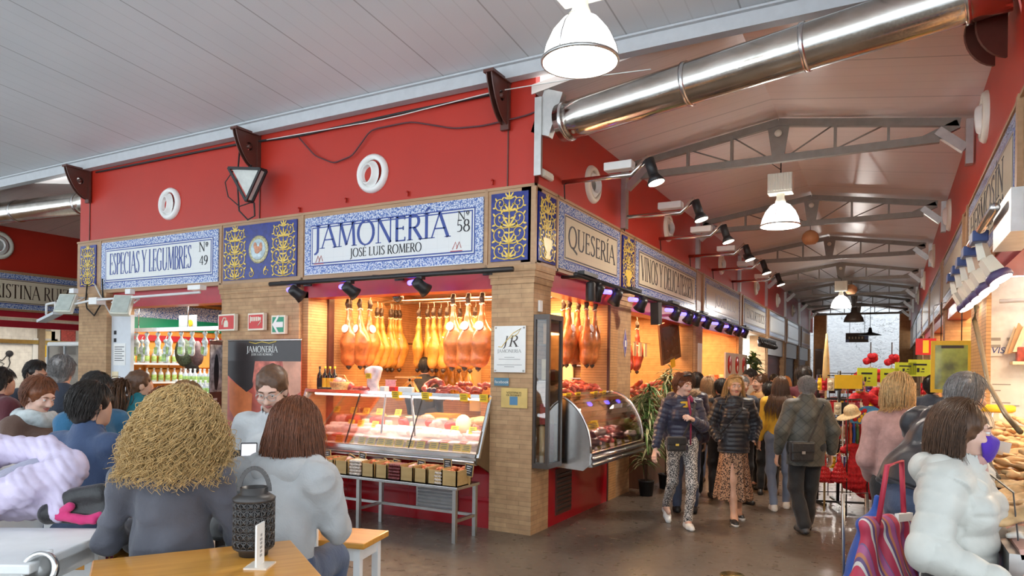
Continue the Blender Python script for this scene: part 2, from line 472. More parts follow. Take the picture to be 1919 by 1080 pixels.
# ----- implicit surfaces (one continuous skin per body or garment)
def wob(P, freq, seed=0, n=7):
    r = np.random.default_rng(seed); out = np.zeros(len(P))
    for _ in range(n):
        k = r.normal(size=3); k *= freq * r.uniform(.6, 1.5) / np.linalg.norm(k)
        out += np.sin(P @ k + r.uniform(0, 6.28))
    return out / math.sqrt(n)
def sdf_mesh(prims, res, k=.03, cut=None):
    """prims: ('c',a,b,ra,rb[,n,s]) capsule, flattened by s along n; ('e',c,(rx,ry,rz)[,R]) ellipsoid; a leading '-' carves.
    cut: list of (point, normal): keep the side the normal points away from"""
    lo = np.full(3, 1e9); hi = -lo
    boxes = []
    for p in prims:
        t = p[0].lstrip('-')
        if t == 'cut': boxes.append((0, 0)); continue
        if t == 'c':
            a, b = np.array(p[1], float), np.array(p[2], float); r = max(p[3], p[4])
            l, h = np.minimum(a, b) - r, np.maximum(a, b) + r
        else:
            c = np.array(p[1], float); r = max(p[2]) if len(p) > 3 else np.array(p[2]); l, h = c - r, c + r
        boxes.append((l - k - 2 * res, h + k + 2 * res))
        if p[0][0] != '-': lo = np.minimum(lo, l); hi = np.maximum(hi, h)
    lo -= 3 * res + k * .3; hi += 3 * res + k * .3
    N = np.ceil((hi - lo) / res).astype(int) + 1
    D = np.full(N, .5, np.float32)
    ax = [lo[i] + res * np.arange(N[i]) for i in range(3)]
    for p, (l, h) in zip(prims, boxes):
        if p[0] == 'cut':
            nm = np.array(p[2], float); nm /= np.linalg.norm(nm); np.maximum(D, (ax[0][:, None, None] - p[1][0]) * nm[0] + (ax[1][None, :, None] - p[1][1]) * nm[1] + (ax[2][None, None, :] - p[1][2]) * nm[2], out=D); continue
        i0 = np.clip(np.floor((l - lo) / res).astype(int), 0, N); i1 = np.clip(np.ceil((h - lo) / res).astype(int) + 1, 0, N)
        if np.any(i1 <= i0): continue
        X = ax[0][i0[0]:i1[0], None, None]; Y = ax[1][None, i0[1]:i1[1], None]; Z = ax[2][None, None, i0[2]:i1[2]]
        neg = p[0][0] == '-'; t = p[0].lstrip('-')
        if t == 'c':
            a, b = np.array(p[1], float), np.array(p[2], float); ba = b - a
            if len(p) > 5 and p[5] is not None:
                n = np.array(p[5], float); n /= np.linalg.norm(n); g = 1 / p[6] - 1
                ba = ba + n * (ba @ n) * g
                q0, q1, q2 = X - a[0], Y - a[1], Z - a[2]; dn = q0 * n[0] + q1 * n[1] + q2 * n[2]
                q0 = q0 + dn * n[0] * g; q1 = q1 + dn * n[1] * g; q2 = q2 + dn * n[2] * g; f = p[6] ** .5
            else:
                q0, q1, q2 = X - a[0], Y - a[1], Z - a[2]; f = 1
            hh = np.clip((q0 * ba[0] + q1 * ba[1] + q2 * ba[2]) / max(ba @ ba, 1e-12), 0, 1)
            d = (np.sqrt((q0 - hh * ba[0]) ** 2 + (q1 - hh * ba[1]) ** 2 + (q2 - hh * ba[2]) ** 2) - (p[3] + (p[4] - p[3]) * hh)) * f
        else:
            c = p[1]; r = p[2]; q0, q1, q2 = X - c[0], Y - c[1], Z - c[2]
            if len(p) > 3:
                R = np.array(p[3]).T; q0, q1, q2 = [R[i][0] * q0 + R[i][1] * q1 + R[i][2] * q2 for i in range(3)]
            d = (np.sqrt((q0 / r[0]) ** 2 + (q1 / r[1]) ** 2 + (q2 / r[2]) ** 2) - 1) * min(r)
        S = D[i0[0]:i1[0], i0[1]:i1[1], i0[2]:i1[2]]
        if neg: S[...] = np.maximum(S, -d)
        else:
            e = np.maximum(k - np.abs(S - d), 0) / k
            S[...] = np.minimum(S, d) - e * e * k * .25
    for pt, nm in (cut or []):
        nm = np.array(nm, float); nm /= np.linalg.norm(nm)
        D = np.maximum(D, (ax[0][:, None, None] - pt[0]) * nm[0] + (ax[1][None, :, None] - pt[1]) * nm[1] + (ax[2][None, None, :] - pt[2]) * nm[2])
    return surf_nets(D, lo, res)
def surf_nets(D, lo, res):
    D[0], D[-1] = .1, .1; D[:, 0], D[:, -1] = .1, .1; D[:, :, 0], D[:, :, -1] = .1, .1
    I = D < 0
    nx, ny, nz = [n - 1 for n in D.shape]
    cnt = np.zeros((nx, ny, nz), np.uint8)
    for a in (0, 1):
        for b in (0, 1):
            for c in (0, 1): cnt += I[a:nx + a, b:ny + b, c:nz + c]
    act = np.argwhere((cnt > 0) & (cnt < 8))
    idx = np.full((nx, ny, nz), -1, np.int32); idx[tuple(act.T)] = np.arange(len(act))
    s = np.zeros((len(act), 3)); w = np.zeros(len(act))
    cor = [(a, b, c) for a in (0, 1) for b in (0, 1) for c in (0, 1)]
    for e0 in cor:
        for axi in range(3):
            if e0[axi]: continue
            e1 = list(e0); e1[axi] = 1
            d0 = D[tuple((act + e0).T)]; d1 = D[tuple((act + e1).T)]
            m = (d0 < 0) != (d1 < 0); t = np.where(m, d0 / np.where(m, d0 - d1, 1), 0)
            p = np.array(e0, float)[None] + t[:, None] * np.eye(3)[axi][None]
            s += np.where(m[:, None], p, 0); w += m
    V = lo + res * (act + s / w[:, None])
    F = []
    for axi in range(3):
        a, b = [(1, 2), (2, 0), (0, 1)][axi]
        sl0 = [slice(1, -1)] * 3; sl1 = [slice(1, -1)] * 3
        sl0[axi] = slice(0, -1); sl1[axi] = slice(1, None)
        A, B = I[tuple(sl0)], I[tuple(sl1)]
        e = np.argwhere(A != B)
        if not len(e): continue
        fl = A[tuple(e.T)]
        off = np.array([1, 1, 1]); off[axi] = 0; e = e + off
        ea, eb = np.eye(3, dtype=int)[a], np.eye(3, dtype=int)[b]
        q = np.stack([idx[tuple((e - ea - eb).T)], idx[tuple((e - eb).T)], idx[tuple(e.T)], idx[tuple((e - ea).T)]], 1)
        q[~fl] = q[~fl][:, ::-1]
        F.append(q)
    F = np.concatenate(F); return V, F[(F >= 0).all(1)]
def normals(V, F):
    n = np.cross(V[F[:, 2]] - V[F[:, 0]], V[F[:, 3]] - V[F[:, 1]]); N = np.zeros_like(V)
    for i in range(4): np.add.at(N, F[:, i], n)
    return N / (np.linalg.norm(N, axis=1, keepdims=True) + 1e-12)
def push(V, F, amount): return V + normals(V, F) * np.asarray(amount)[:, None]
def tubes_np(P, r, n=3):
    """P: (strands, points, 3); one tube each; r scalar, (points,) or (strands,points)"""
    T = np.gradient(P, axis=1); T /= np.linalg.norm(T, axis=2, keepdims=True) + 1e-9
    ref = np.array([.31, .52, .8]); A = np.cross(T, ref); A /= np.linalg.norm(A, axis=2, keepdims=True) + 1e-9; B = np.cross(T, A)
    r = np.broadcast_to(np.asarray(r), P.shape[:2])[..., None]
    V = np.stack([P + r * (A * cos(2 * PI * k / n) + B * sin(2 * PI * k / n)) for k in range(n)], 2)
    S, m = P.shape[:2]
    base = (np.arange(S)[:, None, None] * m + np.arange(m - 1)[None, :, None]) * n; kk = np.arange(n)[None, None]; k2 = (kk + 1) % n
    F = np.stack([base + kk, base + k2, base + n + k2, base + n + kk], -1).reshape(-1, 4)
    return V.reshape(-1, 3), F

# ----- lettering: roman capitals drawn as strokes with serifs
TH, TN = .135, .055
def _arc(cx, cy, rx, ry, a0, a1, n=14): return [(cx + rx * cos(math.radians(a0 + (a1 - a0) * i / n)), cy + ry * sin(math.radians(a0 + (a1 - a0) * i / n))) for i in range(n + 1)]
# each glyph: advance, straight strokes (x0,y0,x1,y1,w), curves (points, 'thick where upright'), serif feet
G = {
 'A': (.78, [(.02, 0, .38, 1, TN), (.36, 1, .74, 0, TH), (.15, .36, .60, .36, TN)], [], [(.03, 0), (.73, 0)]),
 'B': (.60, [(.12, 0, .12, 1, TH), (.1, 1, .32, 1, TN), (.1, .53, .34, .53, TN), (.1, 0, .34, 0, TN)], [_arc(.32, .765, .18, .235, 90, -90), _arc(.33, .265, .23, .265, 90, -90)], []),
 'C': (.74, [(.66, .97, .66, .78, TN)], [_arc(.44, .5, .38, .5, 52, 310)], []),
 'D': (.80, [(.12, 0, .12, 1, TH), (.1, 1, .34, 1, TN), (.1, 0, .34, 0, TN)], [_arc(.33, .5, .40, .5, 90, -90)], []),
 'E': (.56, [(.12, 0, .12, 1, TH), (.1, .975, .48, .975, TN), (.1, .52, .42, .52, TN), (.1, .025, .5, .025, TN), (.48, 1, .48, .86, TN), (.5, 0, .5, .16, TN), (.42, .6, .42, .44, TN)], [], []),
 'F': (.54, [(.12, 0, .12, 1, TH), (.1, .975, .48, .975, TN), (.1, .5, .42, .5, TN), (.48, 1, .48, .86, TN)], [], [(.12, 0)]),
 'G': (.80, [(.66, .97, .66, .80, TN), (.66, .04, .66, .42, TH * .9), (.52, .42, .76, .42, TN)], [_arc(.44, .5, .38, .5, 52, 305)], []),
 'H': (.84, [(.13, 0, .13, 1, TH), (.70, 0, .70, 1, TH), (.13, .52, .70, .52, TN)], [], [(.13, 0), (.13, 1), (.70, 0), (.70, 1)]),
 'I': (.32, [(.16, 0, .16, 1, TH)], [], [(.16, 0), (.16, 1)]),
 'J': (.32, [(.17, 0, .17, 1, TH)], [[(.17, .02), (.15, -.12), (.07, -.2), (-.02, -.23)]], [(.17, 1)]),
 'K': (.70, [(.12, 0, .12, 1, TH), (.14, .45, .54, 1, TN), (.26, .58, .66, 0, TH)], [], [(.12, 0), (.12, 1), (.54, 1), (.65, 0)]),
 'L': (.56, [(.12, 0, .12, 1, TH), (.1, .025, .5, .025, TN), (.5, 0, .5, .18, TN)], [], [(.12, 1)]),
 'M': (.96, [(.10, 0, .17, 1, TN), (.17, 1, .48, .06, TH), (.48, .06, .80, 1, TN), (.80, 1, .87, 0, TH)], [], [(.10, 0), (.87, 0), (.15, 1), (.82, 1)]),
 'N': (.84, [(.13, 0, .13, 1, TN), (.13, 1, .71, 0, TH), (.71, 0, .71, 1, TN)], [], [(.13, 0), (.11, 1), (.71, 1)]),
 'O': (.88, [], [_arc(.44, .5, .38, .5, 0, 360, 28)], []),
 'P': (.58, [(.12, 0, .12, 1, TH), (.1, .975, .32, .975, TN), (.1, .48, .32, .48, TN)], [_arc(.31, .73, .22, .25, 90, -90)], [(.12, 0)]),
 'Q': (.88, [(.42, .03, .92, -.20, TH * .8)], [_arc(.44, .5, .38, .5, 0, 360, 28)], []),
 'R': (.66, [(.12, 0, .12, 1, TH), (.1, .975, .32, .975, TN), (.1, .5, .32, .5, TN), (.30, .5, .64, 0, TH)], [_arc(.31, .74, .21, .24, 90, -90)], [(.12, 0), (.64, 0)]),
 'S': (.54, [(.44, .98, .44, .82, TN), (.07, .02, .07, .2, TN)], [[(.44, .9), (.36, .97), (.25, .985), (.13, .93), (.09, .80), (.13, .67), (.27, .56), (.40, .44), (.47, .30), (.44, .13), (.34, .03), (.22, .015), (.07, .1)]], []),
 'T': (.66, [(.33, 0, .33, 1, TH), (.04, .975, .62, .975, TN), (.04, 1, .04, .84, TN), (.62, 1, .62, .84, TN)], [], [(.33, 0)]),
 'U': (.80, [(.14, 1, .14, .32, TH), (.67, 1, .67, .32, TN)], [[(.14, .34), (.17, .14), (.28, .03), (.41, .0), (.54, .03), (.64, .14), (.67, .34)]], [(.14, 1), (.67, 1)]),
 'V': (.76, [(.04, 1, .39, 0, TH), (.38, 0, .72, 1, TN)], [], [(.05, 1), (.72, 1)]),
 'X': (.72, [(.06, 1, .66, 0, TH), (.06, 0, .66, 1, TN)], [], [(.07, 1), (.65, 0), (.07, 0), (.65, 1)]),
 'Y': (.72, [(.04, 1, .37, .48, TH), (.36, .48, .69, 1, TN), (.37, .5, .37, 0, TH)], [], [(.05, 1), (.69, 1), (.37, 0)]),
 'Z': (.66, [(.08, .975, .6, .975, TN), (.6, .98, .08, .02, TH), (.08, .025, .62, .025, TN), (.08, 1, .08, .84, TN), (.62, 0, .62, .18, TN)], [], []),
 '4': (.56, [(.40, 0, .40, .98, TH * .8), (.40, .98, .04, .3, TN), (.04, .28, .54, .28, TN)], [], []),
 '9': (.54, [], [_arc(.26, .68, .2, .3, 0, 360, 20), [(.46, .68), (.44, .4), (.3, .1), (.12, 0)]], []),
 '5': (.52, [(.14, .97, .44, .97, TN * 1.5), (.14, .97, .12, .56, TN)], [[(.12, .56), (.26, .62), (.40, .52), (.45, .33), (.40, .12), (.26, .02), (.08, .04)]], []),
 '8': (.54, [], [_arc(.26, .75, .17, .24, 0, 360, 20), _arc(.26, .26, .22, .27, 0, 360, 20)], []),
 'º': (.36, [(.06, .48, .28, .48, TN)], [_arc(.17, .76, .11, .17, 0, 360, 16)], []),
 'a': (.5, [(.40, 0, .40, .62, TN * 1.6)], [_arc(.22, .3, .18, .3, 0, 360, 16)], []),
 ' ': (.30, [], [], []), '.': (.2, [(.08, 0, .08, .12, .12)], [], []), '-': (.36, [(.05, .42, .3, .42, TN)], [], []),
}
def text_mesh(mb, txt, o, U, V, height, width=None, depth=.003, gap=.05, center=False):
    """lay text from o along U (unit) with cap height along V (unit); width squeezes it to fit. Returns width."""
    U, V = VE(U).normalized(), VE(V).normalized(); N = U.cross(V); o = VE(o)
    acc = {'Í': 'I', 'É': 'E', 'Á': 'A', 'Ó': 'O'}
    total = sum(G.get(acc.get(c, c), G['E'])[0] + gap for c in txt) - gap
    sx = height if width is None else width / total
    x = -total / 2 if center else 0.0
    wk = max(.55, min(1.0, sx / height)) if width else 1
    def P(px, py): return o + U * ((x + px) * sx) + V * (py * height)
    def ribbon(pts, ws):
        pts = [VE((p[0] * sx, p[1] * height)) for p in pts]; n = len(pts); L = []; Rr = []
        for i, p in enumerate(pts):
            d = pts[min(i + 1, n - 1)] - pts[max(i - 1, 0)]; d.normalize(); q = VE((-d.y, d.x)) * (ws[i] * .5 * height * wk)
            L.append(p + q); Rr.append(p - q)
        vs = []
        for k in range(n):
            for q in (Rr[k], L[k]):
                w0 = o + U * (x * sx + q.x) + V * q.y; vs += [w0, w0 + N * depth]
        fs = []
        for k in range(n - 1):
            a = 4 * k; b = a + 4
            fs += [(a + 1, b + 1, b + 3, a + 3), (a, a + 2, b + 2, b), (a, b, b + 1, a + 1), (a + 2, a + 3, b + 3, b + 2)]
        fs += [(0, 1, 3, 2), (4 * n - 4, 4 * n - 2, 4 * n - 1, 4 * n - 3)]
        mb.add(vs, fs)
    for ch in txt:
        adv, st, cv, sf = G.get(acc.get(ch, ch), G['E'])
        for (x0, y0, x1, y1, w) in st: ribbon([(x0, y0), (x1, y1)], [w, w])
        for pts in cv:
            n = len(pts); ws = []
            for i in range(n):
                a, b = pts[max(i - 1, 0)], pts[min(i + 1, n - 1)]; dx, dy = b[0] - a[0], b[1] - a[1]
                ws.append(TN + (TH - TN) * (abs(dy) / (math.hypot(dx, dy) + 1e-9)) ** 1.3)
            ribbon(pts, ws)
        for (fx, fy) in sf:
            dy = .0175 if fy < .5 else -.0175
            ribbon([(fx - .13, fy + dy), (fx + .13, fy + dy)], [.035, .035])
        if ch in acc:
            cx = adv / 2
            ribbon([(cx - .04, 1.08), (cx + .1, 1.24)], [.05, .09])
        x += adv + gap
    return total * sx
# ==== setting
b = MB(); b.box((-24, -9, -.12), (12, 40, 0)); struct(b.build('floor', 'floor_slab'))
b = MB(); b.box((-70, -90, -.2), (60, -9, -.02)); struct(b.build('bounce_pavement', M('bounce_paving', (.62, .66, .70), rough=.8)))  # unseen pale ground, added to bounce sunlight onto the hall ceiling
ES = .10
def slab(x0, x1, y0, z0, y1, z1, th): return MB().add([(x0, y0, z0), (x1, y0, z0), (x1, y1, z1), (x0, y1, z1), (x0, y0, z0 + th), (x1, y0, z0 + th), (x1, y1, z1 + th), (x0, y1, z1 + th)],
    [(0, 1, 2, 3), (7, 6, 5, 4), (0, 4, 5, 1), (1, 5, 6, 2), (2, 6, 7, 3), (3, 7, 4, 0)])
struct(slab(-24, 9, -8.6, 4.94 + 8.6 * ES, -.02, 4.94, .12).build('ceiling', 'ceiling_hall'))
b = MB(); b.box((-24, -.14, 4.80), (9, -.02, 4.945)); b.bar((-24, -.16, 4.94), (9, -.16, 4.94), .05, .02); struct(b.build('trim_1', 'grey_paint'))
# aisle roofs: shallow gables
def gable(x0, x1, name):
    xm = (x0 + x1) / 2; b = MB()
    for xa, xb in ((x0, xm), (x1, xm)):
        p = [(xa, 0, 4.64), (xb, 0, 4.96), (xb, 30.3, 4.96), (xa, 30.3, 4.64)]
        b.add(p + [(q[0], q[1], q[2] + .1) for q in p], [(0, 1, 2, 3), (4, 5, 6, 7), (0, 4, 5, 1), (3, 7, 6, 2), (0, 4, 7, 3), (1, 5, 6, 2)])
    return struct(b.build(name, 'ceiling_aisle'))
gable(-.06, 4.10, 'ceiling_aisle'); gable(-13.36, -8.26, 'ceiling_passage')
b = MB(); b.box((-8.2, .1, 4.70), (-.1, 30.3, 4.85)); b.box((4.15, -4, 4.70), (9, 30.3, 4.85)); b.box((-22, -.02, 4.70), (-13.4, 30.3, 4.85)); struct(b.build('roof', 'grey_paint'))  # unseen slabs added over the blocks to keep sky light out of the stalls
# red walls above the tiled band
ZB, ZT, ZW = 2.845, 3.70, 4.97
b = MB(); b.box((-8.25, .02, ZT), (-.02, .12, ZW)); 
struct(b.build('wall_front', 'red_wall'))
b = MB(); b.box((-.12, .02, ZT), (-.02, 30.3, 4.70)); struct(b.build('wall_aisle', 'red_wall'))
b = MB(); b.box((-8.26, .12, ZT), (-8.16, 30.3, 4.72)); struct(b.build('wall_passage', 'red_wall'))
b = MB(); b.box((4.09, -4, ZT), (4.2, 30.3, 4.72)); struct(b.build('wall_right', 'red_wall'))
b = MB(); b.box((-13.45, -.02, ZT), (-13.35, 30.3, 4.72)); struct(b.build('wall_far_left', 'red_wall'))
# sheet joints on the red walls
b = MB()
for x in (-7.98, -4.12, -.34): b.box((x - .006, .008, ZT), (x + .006, .03, ZW))
for y in (2.74, 6.98, 11.2): b.box((-.03, y - .006, ZT), (-.008, y + .006, 4.65))
struct(b.build('trim_2', 'dark_brown'))
# end wall in daylight, end columns
b = MB(); b.box((-6, 34.5, 0), (12, 34.8, 9)); struct(b.build('wall_end', 'whitewash'))
for i, (xa, xb) in enumerate(((.05, .60), (3.66, 4.2))):
    b = MB(); b.box((xa, 29.8, 0), (xb, 30.3, 4.62)); struct(b.build('pillar_end', 'brick_slat'))

# ---- brick pillars with corbelled heads
def pillar(x0, x1, y0, y1, head=True, top=2.845):
    b = MB(); b.box((x0, y0, 0), (x1, y1, top))
    if head:
        for k in range(3): e = .012 * (k + 1); b.box((x0 - e, y0 - e, top - .19 + .065 * k), (x1 + e, y1 + e, top - .125 + .065 * k))
    return struct(b.build('pillar_brick', 'brick_tan'))
pillar(-8.22, -7.47, 0, .45); pillar(-4.82, -3.36, 0, .45); pillar(-.51, 0, 0, .42)
pillar(-.42, 0, 2.57, 3.12)
for y0 in (6.92, 11.25, 15.4, 19.7, 23.95, 28.45): pillar(-.45, 0, y0, y0 + .55, head=False)
b = MB(); b.box((4.09, 1.50, 0), (4.13, 2.9, 2.845)); struct(b.build('pillar_brick', 'brick_slat'))
for y0 in (7.15, 11.4, 15.5, 19.8, 24.0): pillar(4.09, 4.55, y0, y0 + .6, head=False)
# orange-lit jamb beside the ham stall
b = MB(); b.box((-3.36, .06, 0), (-3.26, .50, 2.7)); struct(b.build('trim_3', 'brick_slat'))
b = MB(); b.box((-3.262, .40, 0), (-3.225, .5, 2.7)); struct(b.build('trim_4', 'dark_brown'))

# ---- stall interiors: back walls, side walls, ceilings
def room(name, x0, x1, y0, y1, mat, ceil='dark_brown', back=None, z=2.86):
    """walls of one stall; back: which sides get a wall"""
    b = MB()
    for s_ in back:
        if s_ == 'N': b.box((x0, y1 - .06, 0), (x1, y1, z))
        if s_ == 'S': b.box((x0, y0, 0), (x1, y0 + .06, z))
        if s_ == 'W': b.box((x0, y0, 0), (x0 + .06, y1, z))
        if s_ == 'E': b.box((x1 - .06, y0, 0), (x1, y1, z))
    struct(b.build('wall_' + name, mat))
    b = MB(); b.box((x0, y0, z), (x1, y1, z + .08)); struct(b.build('ceiling_' + name, ceil))
M('ceil_warm', (.62, .50, .36), rough=.6); M('spice_orange', (.78, .33, .06), rough=.5); M('white_wall', (.82, .82, .80), rough=.5)
M('shutter', (.10, .028, .03), rough=.5, var=.1)
room('ham_stall', -3.30, -.05, .46, 2.55, 'brick_slat', 'ceil_warm', 'NW')
room('spice_stall', -8.15, -3.38, .46, 3.2, 'spice_orange', 'dark_brown', 'N')
b = MB(); b.box((-3.40, .46, 0), (-3.34, 3.2, 2.86)); b.box((-8.2, .46, 0), (-8.1, 3.2, 2.86)); struct(b.build('wall_spice_side', 'spice_orange'))
room('wine_stall', -2.6, -.05, 2.60, 6.95, 'brick_slat', 'ceil_warm', 'NWS')
room('sweet_stall', -2.6, -.05, 7.0, 11.3, 'brick_slat', 'ceil_warm', 'NWS')
room('bright_stall', -3.6, -.05, 11.4, 15.5, 'white_wall', 'white_wall', 'NWS')
for y0 in (15.95, 20.25, 24.5):
    b = MB()
    for k in range(23): b.box((-.20 - .015 * (k % 2), y0, .1 * k), (-.14 - .015 * (k % 2), y0 + 3.75, .1 * k + .1))
    struct(b.build('wall_shutter', 'shutter'))
    b = MB(); b.box((-.14, y0, 2.3), (-.05, y0 + 3.75, 2.845)); struct(b.build('trim_5', 'grey_paint'))
room('fish_stall', 4.15, 6.2, -3.2, 1.9, 'white_wall', 'white_wall', 'NES')
room('right_stall', 4.15, 6.2, 2.9, 30, 'brick_slat', 'ceil_warm', 'NE')
for y0 in (7.2, 11.5, 15.7, 20): 
    b = MB(); b.box((4.15, y0, 0), (6.2, y0 + .1, 2.86)); struct(b.build('wall_partition', 'brick_slat'))
# far-left stall across the passage
b = MB(); b.box((-16.4, -4, 0), (-16.3, 12, 2.9)); struct(b.build('wall_poultry_stall', 'tile_wall'))
b = MB(); b.box((-16.4, -4, 2.86), (-13.4, 12, 2.95)); struct(b.build('ceiling_poultry_stall', 'ceil_warm'))
b = MB(); b.box((-16.4, 4.6, 0), (-13.5, 4.7, 2.9)); struct(b.build('wall_poultry_side', 'tile_wall'))
b = MB(); b.box((-13.5, -4, 2.50), (-13.36, 12, 2.64)); b.box((-13.5, -4, 2.72), (-13.36, 12, 2.85)); struct(b.build('trim_6', 'red_lintel'))
b = MB(); b.box((-13.46, 4.3, 0), (-13.0, 5.0, 2.85)); struct(b.build('pillar_passage', 'brick_tan'))
b = MB(); b.box((-13.4, 14.5, 0), (-8.2, 14.7, 4.9)); struct(b.build('wall_passage_end', 'whitewash'))

# red lintels / shutter boxes over the stall openings
b = MB(); b.box((-3.36, .06, 2.62), (-.51, .30, ZB)); b.box((-7.47, .08, 2.62), (-4.82, .34, ZB)); struct(b.build('trim_7', 'red_lintel'))
b = MB()
for y0, y1 in ((.42, 2.57), (3.12, 6.92), (7.47, 11.25)): b.box((-.30, y0, 2.62), (-.06, y1, ZB))
for y0, y1 in ((-3.2, 1.25), (2.9, 7.15), (7.75, 11.4), (12, 15.5)): b.box((4.12, y0, 2.66), (4.4, y1, ZB))
struct(b.build('trim_8', 'red_lintel'))

# ----- tiled band: wooden frames, sign panels, ornament panels
b = MB(); b.box((-8.28, 0, ZB), (0, .16, ZT)); b.box((-8.28, -.012, ZT - .03), (0, 0, ZT)); b.box((-8.28, -.012, ZB), (0, 0, ZB + .03)); struct(b.build('trim_band_front', 'trim_wood'))
b = MB(); b.box((-.16, 0, ZB), (0, 28.7, ZT)); b.box((0, -.012, ZT - .03), (.014, 28.7, ZT)); b.box((0, 0, ZB), (.014, 28.7, ZB + .03))
for y in (.0, .545, 2.6, 3.2): b.box((0, y - .012, ZB), (.014, y + .028, ZT))
for y0 in (6.88, 7.45, 11.27, 11.66, 15.38, 15.99, 19.69, 20.29, 23.93, 24.92): b.box((0, y0 - .03, ZB - .05), (.03, y0 + .05, ZT))
struct(b.build('trim_band_aisle', 'trim_wood'))
b = MB(); b.box((4.07, -4, ZB), (4.2, 28.7, ZT)); b.box((4.05, -4, ZT - .03), (4.07, 28.7, ZT)); b.box((4.05, -4, ZB), (4.07, 28.7, ZB + .03))
for y0 in (-.62, 2.98, 3.5, 7.2, 7.6, 11.4, 11.8, 15.5): b.box((4.04, y0, ZB - .05), (4.07, y0 + .09, ZT))
struct(b.build('trim_band_right', 'trim_wood'))
b = MB(); b.box((-13.36, -4, ZB), (-13.3, 12, ZT)); struct(b.build('trim_band_passage', 'trim_wood'))
b = MB()
for x in (-7.64, -4.845, -3.31, -.585, -.02): b.box((x - .02, -.012, ZB), (x + .02, 0, ZT))
struct(b.build('trim_band_posts', 'trim_wood'))

def sign(name, label, o, U, w, z0, z1, texts, ground='sign_white', ink='ink_blue', bw=.145, group='tiled shop signs along the stall fronts'):
    """tiled sign: blue-and-white border, ruled lines, pale field, lettering. o=left end in plan, U=reading direction"""
    o = VE((o[0], o[1], 0)); U = VE(U); V = VE((0, 0, 1)); N = U.cross(V)
    root = thing(name, label, 'sign', o + V * z0, 0, group)
    h = z1 - z0
    def rect(b, x0, x1, y0, y1, d0, d1):
        pts = [o + U * x + V * (z0 + y) for x, y in ((x0, y0), (x1, y0), (x1, y1), (x0, y1))]
        b.panel(*[p + N * d0 for p in pts], d1 - d0)
    b = MB(); rect(b, 0, w, 0, h, -.004, .012); b.build('tile_border', 'tile_border', root)
    b = MB(); rect(b, bw - .045, w - bw + .045, bw - .045, h - bw + .045, .012, .014); b.build('border_line', 'ink_blue', root)
    b = MB(); rect(b, bw - .03, w - bw + .03, bw - .03, h - bw + .03, .014, .0155); rect(b, .008, w - .008, -.002, .006, .012, .013); b.build('border_line', ground, root)
    b = MB(); rect(b, bw - .015, w - bw + .015, bw - .015, h - bw + .015, .0155, .017); b.build('border_line', ink, root)
    b = MB(); rect(b, bw, w - bw, bw, h - bw, .017, .019); b.build('field', ground, root)
    b = MB(); b2 = MB()
    for (t, x, y, ch, tw, big) in texts:
        text_mesh(b if big else b2, t, o + U * (x * w) + V * (z0 + y * h) + N * .019, U, V, ch, tw)
    if b.v: b.build('lettering', ink, root)
    if b2.v: b2.build('small_lettering', 'ink', root)
    return root
SL, SH2 = (1, 0, 0), (0, 1, 0)
sign('shop_sign', 'blue-bordered tile sign reading ESPECIAS Y LEGUMBRES over the spice stall', (-7.60, -.004), SL, 2.71, 2.90, 3.63,
     [('ESPECIAS Y LEGUMBRES', .085, .30, .33, 1.93, True), ('Nº', .855, .60, .13, .2, False), ('49', .86, .34, .13, .18, False)], ink='ink_blue')
sg = sign('shop_sign', 'large tile sign reading JAMONERÍA Nº 58 over the ham stall', (-3.26, -.004), SL, 2.64, 2.90, 3.62,
     [('JAMONERÍA', .068, .44, .29, 2.02, True), ('JOSÉ LUIS ROMERO', .29, .25, .105, 1.06, False), ('Nº', .875, .68, .10, .16, False), ('58', .87, .50, .13, .18, False)])
b = MB()
for (x, z) in ((-3.03, 3.08), (-.98, 3.10)):
    for k in range(2): b.tube([(x - .03 + .05 * k, -.026, z - .03), (x + .01 + .05 * k, -.026, z + .05), (x + .035 + .05 * k, -.026, z - .02)], .004, 5)
    b.box((x - .06, -.026, z - .055), (x + .1, -.023, z - .045))
b.build('emblem', M('emblem_red', (.55, .12, .10), var=0), sg)
sign('shop_sign', 'cream tile sign reading QUESERÍA around the corner in the aisle', (.004, .60), SH2, 1.97, 2.89, 3.64, [('QUESERÍA', .11, .36, .25, 1.53, True)], 'sign_cream', 'ink')
sign('shop_sign', 'cream tile sign reading VINOS Y DELICATESSEN along the aisle', (.004, 3.26), SH2, 3.58, 2.89, 3.64, [('VINOS Y DELICATESSEN', .06, .28, .36, 3.1, True)], 'sign_cream', 'ink')
FS = [(7.54, 3.68, 'third sign along the left of the aisle, faint narrow lettering', 'ink_grey', .25, .62), (11.74, 3.6, 'fourth sign along the left of the aisle, brown lettering', 'ink_brown', .12, .8),
      (16.07, 3.58, 'fifth sign along the left of the aisle, pale and washed out', 'ink_grey', .25, .5), (20.37, 3.52, 'sixth sign along the left of the aisle, pale and washed out', 'ink_grey', .25, .5), (25.0, 3.4, 'last sign along the left of the aisle, before the end column', 'ink_grey', .25, .5)]
for (y, w, lb, ink, x0, fr) in FS:
    sign('shop_sign', 'pale tile sign, ' + lb, (.004, y), SH2, w, 2.89, 3.64, [('JOSE LUIS' if y < 8 else 'ENCURTIDOS', x0, .36, .24, w * fr, True)] if y < 15 else [], 'sign_cream', ink)
sign('shop_sign', 'tile sign reading HERMOSÍN above the brightly lit fish stall', (4.066, 2.93), (0, -1, 0), 3.4, 2.89, 3.64, [('HERMOSÍN', .1, .42, .26, 2.5, True), ('DE LA TIENDA', .38, .24, .10, 1.6, False)], 'sign_cream', 'ink')
